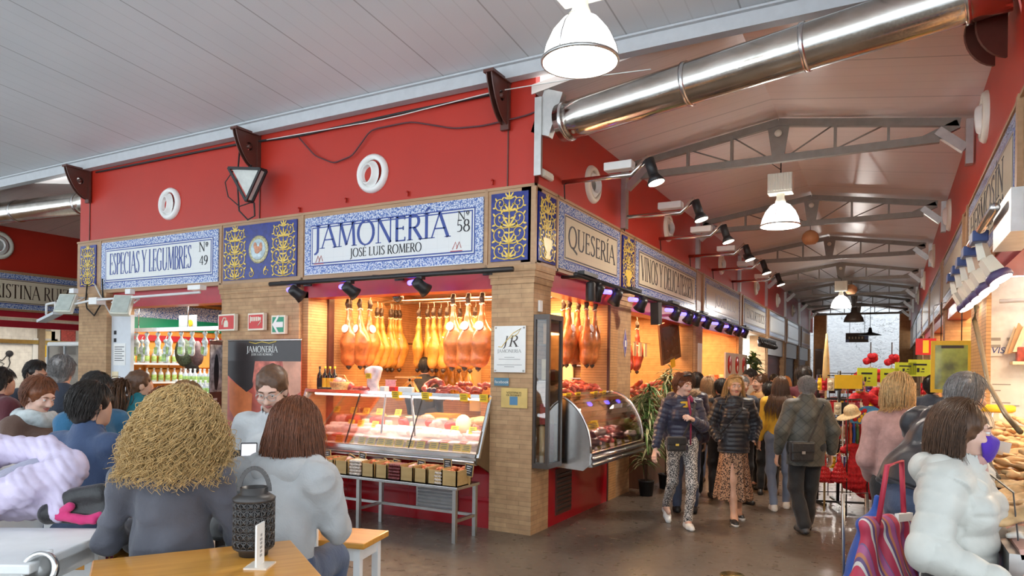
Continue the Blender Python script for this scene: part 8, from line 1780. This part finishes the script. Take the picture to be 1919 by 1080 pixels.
b = MB(); b.box((-.045, -.04, 0), (.045, .04, .006)); b.build('base', M('acrylic', (.78, .70, .60), rough=.1), root, 0); b = MB(); b.box((-.035, -.002, .006), (.035, .004, .15)); b.build('card', 'white_plastic', root, 0); b = MB()
for k in range(6): b.box((-.008 + .004 * (k % 2), -.0035, .035 + .014 * k), (.010, -.002, .043 + .014 * k))
b.build('writing', 'ink_grey', root, 0)
qp = at(208, 935, z=TZ); root = thing('menu_stand', 'kraft brown menu card standing on the table beside the curly-haired woman', 'menu stand', (qp.x, qp.y, TZ), .38); b = MB(); b.box((-.058, -.003, 0), (.058, .003, .175), rotm('X', -.12), (0, 0, 0)); b.build('card', M('kraft', (.60, .42, .30), rough=.5, var=.05), root, 0)
b = MB(); b.box((-.03, -.024, .155), (.03, -.0215, .160), rotm('X', -.12)); b.box((-.02, -.012, .05), (.02, -.0095, .054), rotm('X', -.12)); b.box((-.058, -.003, 0), (.058, .06, .004)); b.build('writing', 'ink_brown', root, 0)
# lilac quilted jacket heaped on the white table, dark bag beneath, clip lamp
jp = at(62, 985, z=TZ); root = thing('quilted_jacket', 'lilac quilted jacket heaped on the white table at the left edge', 'jacket', (jp.x, jp.y, TZ), .5)
P = [('c', (-.30, -.10, .03), (-.02, -.02, .17), .055, .075), ('c', (-.02, -.02, .17), (.10, .08, .24), .075, .07), ('c', (.10, .08, .24), (-.05, .16, .30), .07, .06), ('c', (-.05, .16, .30), (-.28, .14, .30), .06, .07), ('c', (-.28, .14, .30), (-.32, .0, .16), .07, .07), ('c', (.10, .06, .22), (.11, .0, .06), .06, .05), ('c', (.02, .1, .08), (-.25, .1, .08), .09, .09), ('c', (-.30, -.10, .03), (-.36, -.16, .02), .05, .045)]
V, F = sdf_mesh(P, .008, .04, cut=[((0, 0, .002), (0, 0, -1))]); sv = V @ A3(.75, .35, .55); V = push(V, F, .008 * (np.abs(np.sin(PI * sv / .036)) ** .45 - .6) - np.abs(wob(V, 34, 3)) * .009 + wob(V, 120, 4) * .002); mesh_np('shell', V, F, 'lilac', root)
V, F = sdf_mesh([('c', (-.2, .04, .17), (-.04, .10, .23), .05, .05), ('c', (-.12, .0, .18), (-.02, .06, .21), .03, .03)], .01, .03); V = push(V, F, wob(V, 50, 3) * .008); mesh_np('lining', V, F, fab('lining_grey', (.34, .33, .42)), root)
root = thing('shoulder_bag', 'black bag with pink lining under the lilac jacket on the white table', 'bag', (jp.x + .16, jp.y + .12, TZ), .5); V, F = sdf_mesh([('c', (-.14, 0, .05), (.10, 0, .05), .05, .055), ('c', (-.1, 0, .10), (.08, 0, .13), .04, .05)], .01, .03, cut=[((0, 0, .002), (0, 0, -1))]); V = push(V, F, wob(V, 40, 3) * .006); mesh_np('body', V, F, 'black_leather', root)
V, F = sdf_mesh([('c', (-.08, -.055, .05), (.08, -.06, .03), .02, .015), ('c', (-.07, -.05, .06), (-.02, -.06, .09), .015, .02), ('c', (.03, -.06, .03), (.10, -.05, .055), .014, .014)], .006, .01); V = push(V, F, wob(V, 90, 3) * .003); mesh_np('lining', V, F, fab('hot_pink', (.60, .03, .16)), root); b = MB(); b.tube([(.11, -.03, .03), (.14, -.06, -.05), (.135, -.07, -.2), (.13, -.06, -.38)], .008, 6); b.tube([(.12, -.02, .03), (.16, -.05, -.05), (.15, -.06, -.22)], .006, 6); b.build('strap', fab('strap_maroon', (.18, .01, .04)), root, 0)
cp = at(82, 1068, d=2.45); root = thing('clip_lamp', 'round chrome lamp fixed under the white table at the left edge', 'lamp', cp); fw_ = VE((.478, -.878, .25)).normalized(); b = MB(); b.lathe([(.0, -.03), (.035, -.03), (.062, .01), (.064, .03), (.050, .035), (.045, .012), (0, .008)], (0, 0, 0), fw_, 28); b.build('reflector', 'steel', root, 0); b = MB(); b.tube([(0, 0, -.02), (-.02, .03, .0), (-.02, .03, .06)], .012, 6); b.build('arm', 'white_paint', root, 0)
b = MB(); pp = at(62, 968, z=TZ); b.tube([(pp.x + .045 * cos(a), pp.y + .02 * sin(a), TZ + .006) for a in [2 * PI * i / 18 for i in range(18)]], .004, 5, closed=True); b.tube([(pp.x - .09 + .04 * cos(a), pp.y - .03 + .02 * sin(a), TZ + .006) for a in [2 * PI * i / 18 for i in range(18)]], .004, 5, closed=True); tag(b.build('eyeglasses', 'black_plastic'), 'dark-rimmed eyeglasses lying at the edge of the lilac jacket', 'glasses')

# ---- sitters
def sat(label, px, d, deg, top_py, hh, **k):
    """sitter whose head top is seen at top_py"""
    x, y = DP(px, d); zt = at(px, top_py, d=d).z; s_ = k.pop('h', 1.70); dz = zt - 1.60 * s_ / 1.70
    return person(label, (x, y, dz), rzc(deg), s_, sit=True, **k)
r, Q, hp, nm = sat('curly blond woman in grey shirt sitting at the table, seen from behind', 322, 2.72, 192, 742, 0, J=dict(nek=(0, -.05, 1.33), hed=(-.01, -.10, 1.465), elR=(-.25, -.06, 1.02), wrR=(-.16, -.30, 1.03), elL=(.25, -.06, 1.02)), top=dict(mat='grey_tee', t=.012, hem=-.10, w=.135, fold=.014, name='shirt'), bot=dict(mat='black_cloth', t=.015), hair=('curly', 'hair_curly', dict(n=1700, length=.235, curl=(.012, 4.5), r=.0024, spread=.10, grav=.20, up=.18, S=12, vol=.042, n3=3)), face=False, res=.009, hres=.008, fem=True)
r, Q, hp, nm = sat('auburn-haired woman in grey hoodie holding a phone, seen from behind', 515, 2.95, 176, 750, 0, J=dict(wai=(.02, -.02, .98), che=(.0, -.09, 1.16), nek=(-.01, -.14, 1.31), hed=(-.02, -.20, 1.44), shR=(-.17, -.07, 1.28), shL=(.165, -.10, 1.27), elR=(-.24, -.14, 1.03), wrR=(-.1, -.36, 1.08), elL=(.30, -.16, 1.02), wrL=(.20, -.36, 1.12)), top=dict(mat='grey_hood', t=.035, hem=-.07, w=.15, hood=True, fold=.016, name='hoodie'), bot=dict(mat='jeans_dark', t=.012, name='jeans'), hair=('long', 'hair_auburn', dict(n=2200, length=.20, r=.0022, grav=.26, vol=.032, S=14, free=1, spread=.04)), face=False, res=.009, hres=.006, hands=(.7, .8), fem=True, palms=((0, -.6, .6), (0, -.6, .7)), tilt=.25)
root = thing('smartphone', 'white-screened phone held by the woman in the grey hoodie', 'phone', at(466, 860, d=3.2), rzc(0) + .3); b = MB(); b.box((-.036, -.004, -.075), (.036, .004, .075), rotm('X', -.3), (0, 0, 0)); b.build('body', 'black_plastic', root, 0, bevel=.003); b = MB(); b.box((-.032, -.006, -.068), (.032, -.0042, .068), rotm('X', -.3), (0, 0, 0)); b.build('screen', M('phone_screen', (.85, .82, .84), rough=.1, emit=.5, var=.05), root, 0)
x, y = DP(515, 4.0)
r, Q, hp, nm = person('waitress with tied-back hair and glasses in a white shirt looking down', (x, y), rzc(2), 1.735, dict(elR=(-.23, .0, 1.13), wrR=(-.14, -.24, 1.12), elL=(.25, .02, 1.13), wrL=(.12, -.26, 1.10), hed=(0, -.05, 1.575)), top=dict(mat='white_shirt', t=.018, hem=-.08, fold=.008, collar=.02, name='shirt'), bot=dict(mat='black_cloth'), hair=('slick', 'hair_brown', dict(vol=.012)), skin='skin_pale', tilt=.40, hres=.0055, res=.010, glasses=True, fem=True, hands=(.8, .8), palms=((0, -.3, .8), (0, -.3, .8)))
b = MB(); b.tube([Q['nek'] + A3(.06, -.05, .0), Q['nek'] + A3(.065, -.085, -.06)], .014, 6); b.build('microphone', 'black_plastic', r, 0); b = MB(); b.box(Q['wrR'] + A3(-.02, -.12, .0), Q['wrR'] + A3(.16, -.10, .16)); b.build('order_pad', 'black_plastic', r, 0)
sat('man in navy sweater with dark hair sitting with his back turned', 158, 3.65, 168, 722, 0, J=dict(elR=(-.27, -.06, 1.02), elL=(.27, -.06, 1.02)), top=dict(mat='navy_knit', t=.022, hem=-.08, w=.15, collar=.03, fold=.008, name='sweater'), bot=dict(mat='jeans_dark'), hair=('short', 'hair_dark', dict(vol=.014)), face=False, hres=.007, yaw=-.35, bulk=1.12)
r, Q, hp, nm = sat('woman in brown jacket and pale scarf sitting in profile at the left', 62, 4.9, 75, 713, 0, top=dict(mat='brown_coat', t=.035, hem=-.08, w=.14, fold=.01), bot=dict(mat='black_cloth'), hair=('short', 'hair_auburn', dict(vol=.02)), skin='skin_pale', face=True, tilt=.35, hres=.008, fem=True)
V, F = sdf_mesh([('c', (.10 * cos(a), -.02 + .09 * sin(a), Q['nek'][2] - .01), (.10 * cos(a + .7), -.02 + .09 * sin(a + .7), Q['nek'][2] - .01 + .02 * sin(a)), .05, .05) for a in [.7 * i for i in range(9)]] + [('c', (0, .1, Q['nek'][2]), (.06, .13, Q['nek'][2] - .25), .05, .06)], .011, .03); V = push(V, F, wob(V, 50, 5) * .008); mesh_np('scarf', V, F, fab('scarf_pale', (.48, .52, .52), var=.35, sc=14), r)
x, y = DP(66, 6.6); person('man in dark jacket with sunglasses on his head near the hen drawing', (x, y), rzc(70), 1.75, top=dict(mat='navy_coat', t=.03), bot=dict(mat='black_cloth'), hair=('short', 'hair_dark', dict(vol=.006)), skin='skin_tan', face=True, tilt=.25, hres=.008)
x, y = DP(116, 5.9); person('grey-haired man in long navy coat standing at the glass case, seen from behind', (x, y), rzc(195), 1.80, top=dict(mat='navy_coat', t=.03, hem=-.2, w=.145), bot=dict(mat='black_cloth'), hair=('short', 'hair_grey', dict(vol=.008)), face=False, bulk=1.15, hres=.009)
sat('dark-haired man in blue fleece sitting behind the man in navy', 172, 4.7, 60, 702, 0, top=dict(mat='blue_fleece', t=.03, w=.14), bot=dict(mat='black_cloth'), hair=('short', 'hair_dark', dict(vol=.008)), face=True, tilt=.3, hres=.009)
x, y = DP(262, 5.7); r, Q, hp, nm = person('woman with a long ponytail in teal quilted vest at the spice stall', (x, y), rzc(158), 1.68, top=dict(mat='teal_puffer', t=.035, hem=-.05, quilt=.075, sleeve=True, collar=.03), bot=dict(mat='jeans_dark', name='jeans'), hair=('pony', 'hair_brown', dict(tail=.42, vol=.010)), face=False, yaw=-.5, hres=.009, fem=True)
sat('auburn-haired sitter half hidden behind the curly-haired woman', 308, 3.7, 200, 735, 0, top=dict(mat='maroon_knit', t=.03), bot=dict(mat='black_cloth'), hair=('bob', 'hair_auburn', dict(n=300, length=.16, vol=.016)), face=False)
sat('light-brown-haired sitter whose head shows above the curly hair', 344, 4.6, 180, 722, 0, top=dict(mat='grey_jacket', t=.03), bot=dict(mat='black_cloth'), hair=('short', 'hair_light', dict(vol=.02)), face=False)
x, y = DP(2, 6.0); person('person in maroon coat cut by the left edge', (x, y), rzc(150), 1.68, top=dict(mat='maroon_knit', t=.035, hem=-.15), bot=dict(mat='black_cloth'), hair=('short', 'hair_dark'), face=False, res=.015)
# stall keepers
p = at(797, 690, y=1.55); person('butcher in dark clothes seen from behind among the hanging hams', (p.x, 1.55, .16), rzc(170), 1.72, top=dict(mat='black_cloth', t=.02), bot=dict(mat='black_cloth'), hair=('short', 'hair_dark', dict(vol=.006)), face=False, res=.013)
p = at(357, 690, y=1.25); person('spice seller with dark hair in profile behind the bottles', (p.x, 1.25), rzc(-75), 1.78, top=dict(mat='navy_coat', t=.025, collar=.03), bot=dict(mat='black_cloth'), hair=('short', 'hair_dark'), face=True, res=.013, skin='skin')
for (px, d, n) in ((322, 2.72, 'curly-haired woman'), (515, 2.95, 'woman in the grey hoodie'), (158, 3.65, 'man in the navy sweater'), (62, 4.9, 'woman in the brown jacket'), (172, 4.7, 'man in blue fleece'), (308, 3.7, 'auburn-haired sitter'), (344, 4.6, 'light-brown-haired sitter')):
    x, y = DP(px, d); stool('high stool under the ' + n, (x, y), .5, z=.74 if px != 515 else .70)
p = at(275, 812, d=3.5); b = MB(); b.box(p + VE((-.09, -.002, -.06)), p + VE((.09, .002, .06)), rotm('X', -.5) @ rotm('Y', -.3)); tag(b.build('menu_sheet', 'white_plastic'), 'white menu sheet held up beside the curly-haired woman', 'menu')
x, y = DP(20, 3.6); root = thing('white_box', 'low white counter top behind the lilac jacket', 'counter', (x, y, 0)); b = MB(); b.box((-.55, -.2, 0), (.2, .2, 1.22)); b.build('body', 'white_paint', root, 0, bevel=.02)
b = MB(); b.box((-.58, -.23, 1.22), (.23, .23, 1.25)); b.build('top', 'white_plastic', root, 0, bevel=.008)

# ==== souvenir racks in the aisle
M('dress_red', (.55, .012, .02), rough=.7, var=.25, sc=40); spotted('dress_dots', (.80, .72, .68), (.55, .012, .02), 90, .16)
gx, gy = 2.72, 3.34
root = thing('display_rack', 'black wheeled display rack hung with small souvenirs', 'rack', (gx, gy, 0)); b = MB(); b.tube([(0, 0, .08), (0, 0, 1.78)], .02, 8); b.build('pole', 'black_metal', root, 0)
for k in range(4):
    a = k * PI / 2 + .3; b = MB(); b.bar((0, 0, .10), (.34 * cos(a), .34 * sin(a), .10), .035, .025); b.build('foot', 'black_metal', root, 0); b = MB(); b.lathe([(0, -.012), (.03, -.012), (.03, .012), (0, .012)], (.34 * cos(a), .34 * sin(a), .035), (cos(a + 1), sin(a + 1), 0), 14); b.build('caster', 'grey_paint', root, 0)
for z in (1.72, 1.42, 1.12, .85):
    b = MB(); b.tube([(.26 * cos(2 * PI * i / 20), .26 * sin(2 * PI * i / 20), z) for i in range(20)], .008, 5, closed=True)
    for k in range(4): b.tube([(0, 0, z), (.26 * cos(k * PI / 2), .26 * sin(k * PI / 2), z)], .006, 5)
    b.build('hanger_ring', 'black_metal', root, 0)
cols = [('meat_pink', (0, 0, 0)), ('dress_red', 0), ('white_ink', 0), ('hair_dark', 0), ('price_yellow', 0), ('magenta', 0), ('cheese_pale', 0), ('violet', 0)]
tr = None
def trinket(p, m, rz, i, lb, grp):
    global tr
    if (m,) not in base_blob:
        root = thing('souvenir', '', 'souvenir'); b = MB(); b.box((-.03, -.004, -.15), (.03, .004, -.02)); b.tube([(0, 0, -.02), (0, 0, .012)], .002, 4); b.ell((0, -.01, -.07), (.024, .012, .026), nu=8, nv=6); b.ell((0, -.01, -.12), (.018, .012, .02), nu=8, nv=6); b.build('body', m, root, 0); base_blob[(m,)] = root; o = root
    else: o = copy_tree(base_blob[(m,)])
    o.location = p; o.scale = (1.4, 1.4, 1.2); o.rotation_euler = (0, 0, rz); o['label'] = lb; o['group'] = grp
for ti, z in enumerate((1.71, 1.41, 1.11)):
    for i in range(20): a = 2 * PI * i / 20; trinket((gx + .265 * cos(a), gy + .265 * sin(a), z), cols[(i * 5 + ti * 3) % 8][0], a + PI / 2, i, 'small souvenir on a card hung on the black rack, %s ring' % ('top', 'middle', 'lower')[ti], 'souvenirs on the %s ring of the rack' % ('top', 'middle', 'lower')[ti])
def dress(name, label, p, sc, mat, rz=0, bodice=True, grp=None):
    root = thing(name, label, 'dress', p, rz, grp); P = [('c', (0, 0, -.10), (0, 0, -.32), .10, .085, (0, 1, 0), .6), ('c', (-.10, 0, -.07), (.10, 0, -.07), .045, .045), ('c', (-.13, 0, -.08), (-.21, -.01, -.15), .07, .075), ('c', (.13, 0, -.08), (.21, -.01, -.15), .07, .075)] if bodice else [('c', (0, 0, -.05), (0, 0, -.2), .05, .07)]
    for k in range(3): z = -.34 - .13 * k; P += [('c', (0, 0, z), (0, 0, z - .12), .10 + .045 * k, .155 + .05 * k, (0, 1, 0), .6)]
    V, F = sdf_mesh([(q[0], np.array(q[1]) * sc, np.array(q[2]) * sc, q[3] * sc, q[4] * sc) + tuple(q[5:]) for q in P], .012, .015); an = np.arctan2(V[:, 1], V[:, 0]); k = np.clip(-(V[:, 2] / sc + .3) * 3, 0, 1); V = push(V, F, np.sin(an * 16) * .008 * k + np.sin(V[:, 2] / sc * 48) * .006 * k + wob(V, 90, 1) * .004); mesh_np('fabric', V, F, mat, root)
    b = MB(); b.tube([(-.17 * sc, 0, -.06 * sc), (0, 0, .02 * sc), (.17 * sc, 0, -.06 * sc)], .006, 5); b.tube([(0, 0, .02 * sc), (0, 0, .07 * sc), (.02 * sc, 0, .09 * sc)], .004, 5); b.build('hanger', 'crate_wood', root, 0); return root
def DD(px, py, d): return at(px, py, d=d)
for i, (px, py) in enumerate(((1631, 690), (1671, 692))):
    p = DD(px, py, 9.8); dress('flamenco_dress', 'red flamenco dress with puffed sleeves hung high, %s of two' % ('left', 'right')[i], p, .85, 'dress_red', rzc(0), grp='red dresses hung high')
    b = MB(); q = DD(px, py - 17, 9.8)
    for k in range(14): a = k * 2.4; b.ell(q + VE((.055 * cos(a), -.03 * ((k % 3) - 1), .045 * sin(a * 1.7))), (.045, .04, .04), nu=8, nv=6)
    tag(b.build('hair_flower', 'dress_red'), 'red fabric flower above the %s flamenco dress' % ('left', 'right')[i], 'flower')
    b = MB(); b.tube([p + VE((0, 0, .07)), p + VE((.0, .1, .30)), (p.x, p.y + .1, 2.2)], .008, 5); tag(b.build('hanging_pole', 'black_metal'), 'thin pole carrying the %s flamenco dress' % ('left', 'right')[i], 'pole')
for i, (px, py, d, sc, m) in enumerate(((1545, 852, 8.55, .36, 'dress_dots'), (1573, 850, 8.5, .38, 'dress_dots'), (1595, 846, 8.6, .36, 'dress_red'), (1600, 830, 8.6, .62, 'dress_red'), (1632, 800, 8.8, .95, 'dress_dots'), (1618, 735, 9.0, .8, 'dress_red'), (1655, 725, 9.2, .7, 'dress_red'))):
    dress('child_dress', '%s red flamenco dress low on the souvenir stall, %s from left' % ('tiny frilled dotted' if i < 2 else ('tiny plain' if i == 2 else 'frilled'), ORD(i)), DD(px, py, d), sc, m, rzc(0), bodice=i > 2, grp='frilled dresses on the souvenir stall')
for i, (px, py, w, h, m) in enumerate(((1590, 716, .17, .085, 'price_yellow'), (1625, 707, .13, .12, 'price_lime'), (1667, 708, .12, .12, 'price_lime'), (1697, 691, .14, .08, 'price_lime'), (1725, 690, .16, .11, 'price_lime'))):
    p = DD(px, py, 9.1 if i != 0 else 8.5); root = thing('price_sign', '%s price sign over the souvenir stall, %s from left' % ('plain broad yellow' if i == 0 else 'bright lime', ORD(i)), 'sign', p - VE((0, 0, h)), rzc(0), 'price signs over the souvenir stall'); b = MB(); b.box((-w, -.003, 0), (w, .003, 2 * h)); b.build('card', m, root, 0)
    if i:
        b = MB(); b.box((-w * .6, -.006, h * 1.3), (w * .5, -.003, h * 1.5)); b.box((-w * .3, -.006, h * .5), (-w * .1, -.003, h * 1.0)); b.box((w * .0, -.006, h * .5), (w * .3, -.003, h * .6)); b.box((w * .1, -.006, h * .8), (w * .3, -.003, h * .95)); b.build('writing', 'ink', root, 0)
    b = MB(); b.tube([(0, .01, -1.9 + h), (0, .01, 2 * h)], .008, 5); b.build('post', 'black_metal', root, 0)
root = thing('souvenir_stall', 'wire grid stand of the souvenir stall hung with trinkets', 'stall', DD(1640, 830, 9.3).to_2d().to_3d(), rzc(0)); b = MB()
for k in range(11): b.tube([(-.75 + .15 * k, .05, .1), (-.75 + .15 * k, .05, 1.75)], .006, 4)
for k in range(9): b.tube([(-.75, .05, .15 + .2 * k), (.75, .05, .15 + .2 * k)], .006, 4)
b.build('grid', 'black_metal', root, 0)
for sx in (-.75, .75): b = MB(); b.box((sx - .02, -.2, 0), (sx + .02, .3, .04)); b.box((sx - .015, .03, .0), (sx + .015, .07, 1.8)); b.build('foot', 'black_metal', root, 0)
bpy.context.view_layer.update(); mw = root.matrix_basis
for j, z in enumerate((1.66, 1.46, 1.26, 1.06, .86, .66, .46)):
    for i in range(13): p = mw @ VE((-.72 + .12 * i + .02 * (j % 2), -.01 - .02 * (i % 3), z)); trinket(p, cols[(i * 3 + j * 5) % 8][0], rzc(0), i, 'small souvenir on a card on the wire stand, %s row from the top' % ORD(j), 'souvenirs in row %d of the wire stand' % (j + 1))
p = DD(1628, 772, 8.3); root = thing('hand_fan', 'open blue hand fan with red and yellow flowers on the souvenir stall', 'fan', p - VE((0, 0, .16)), rzc(0)); P = [(0, 0)] + [(.23 * cos(a), .23 * sin(a)) for a in [PI * (.04 + .92 * i / 20) for i in range(21)]]
b = MB(); b.prism([(q[0], q[1]) for q in P], (0, 0, .0), (1, 0, 0), (0, 0, 1), .006); b.build('leaf', M('fan_blue', (.06, .28, .55), rough=.5, var=.3, sc=14), root, 0); b = MB()
for i in range(9): a = PI * (.12 + .76 * ((i * 5) % 9) / 8); q = .10 + .08 * (i % 2); b.ell((q * cos(a), -.009, q * sin(a)), (.030, .006, .026), nu=8, nv=6)
b.build('flowers', 'dress_red', root, 0); b = MB()
for i in range(7): a = PI * (.15 + .7 * ((i * 3) % 7) / 6); b.ell((.13 * cos(a), -.012, .13 * sin(a)), (.022, .006, .03), nu=8, nv=6)
b.build('yellow_flowers', 'price_yellow', root, 0); b = MB(); b.tube([(0, .01, -root.location.z), (0, .01, .05)], .008, 5); b.build('post', 'black_metal', root, 0)
p = DD(1597, 776, 8.2); V, F = sdf_mesh([('e', (0, 0, .04), (.085, .1, .075)), ('e', (-.04, -.04, .0), (.14, .13, .018))], .01, .02); o = mesh_np('straw_hat', V, F, M('straw', (.66, .50, .28), rough=.8, var=.2, sc=50)); o.location = p; o.rotation_euler = (.3, -.3, 0); tag(o, 'pale straw hat hung on the souvenir rack beside the blue fan', 'hat')
for i in range(8):
    p = DD(1586 + 6.5 * i, 800, 8.6); b = MB(); b.tube([p + VE((0, 0, .1)), p + VE((.012, 0, -.1)), p + VE((0, 0, -.36))], [.014, .022, .010], 6); tag(b.build('scarf', ('dress_red', 'sausage_orange', 'trolley_blue', 'leaf_green', 'dress_red', 'cobalt', 'cheese', 'leaf_green')[i]), '%s scarf hanging in the row beside the fan, %s from left' % (('red', 'rust', 'blue', 'green', 'red', 'dark blue', 'golden', 'green')[i], ORD(i)), 'scarf', 'scarves hanging beside the fan')
b = MB(); pa, pb = DD(1580, 785, 8.6), DD(1640, 783, 8.6); b.tube([pa, pb], .01, 6); b.tube([pa, (pa.x, pa.y, 0)], .012, 6); b.tube([pb, (pb.x, pb.y, 0)], .012, 6); tag(b.build('scarf_rail', 'steel'), 'steel rail with hanging scarves beside the fan', 'rail')
p = DD(1548, 700, 8.8); root = thing('folded_parasol', 'folded cream parasol standing above the souvenir racks', 'parasol', (p.x, p.y, 0)); b = MB(); b.tube([(0, 0, 0), (0, 0, 2.05)], .014, 6); b.build('pole', 'crate_wood', root, 0); b = MB(); b.lathe([(.01, 2.25), (.035, 1.95), (.045, 1.72), (.03, 1.62)], (0, 0, 0), n=12); b.build('canopy', 'cheese', root, 0)
b = MB(); p = at(1532, 690, y=29.7); b.box((.14, 29.6, 1.5), (.5, 29.78, 2.9)); tag(b.build('notice_board', 'dark_wood'), 'dark notice boards on the left end column', 'board')
# floor details
b = MB(); p = at(1372, 1078, z=0); b.lathe([(0, .004), (.10, .004), (.105, 0)], (p.x, p.y, 0), n=24); tag(b.build('floor_cover', 'brass'), 'round brass cover set in the floor at the bottom edge', 'cover')
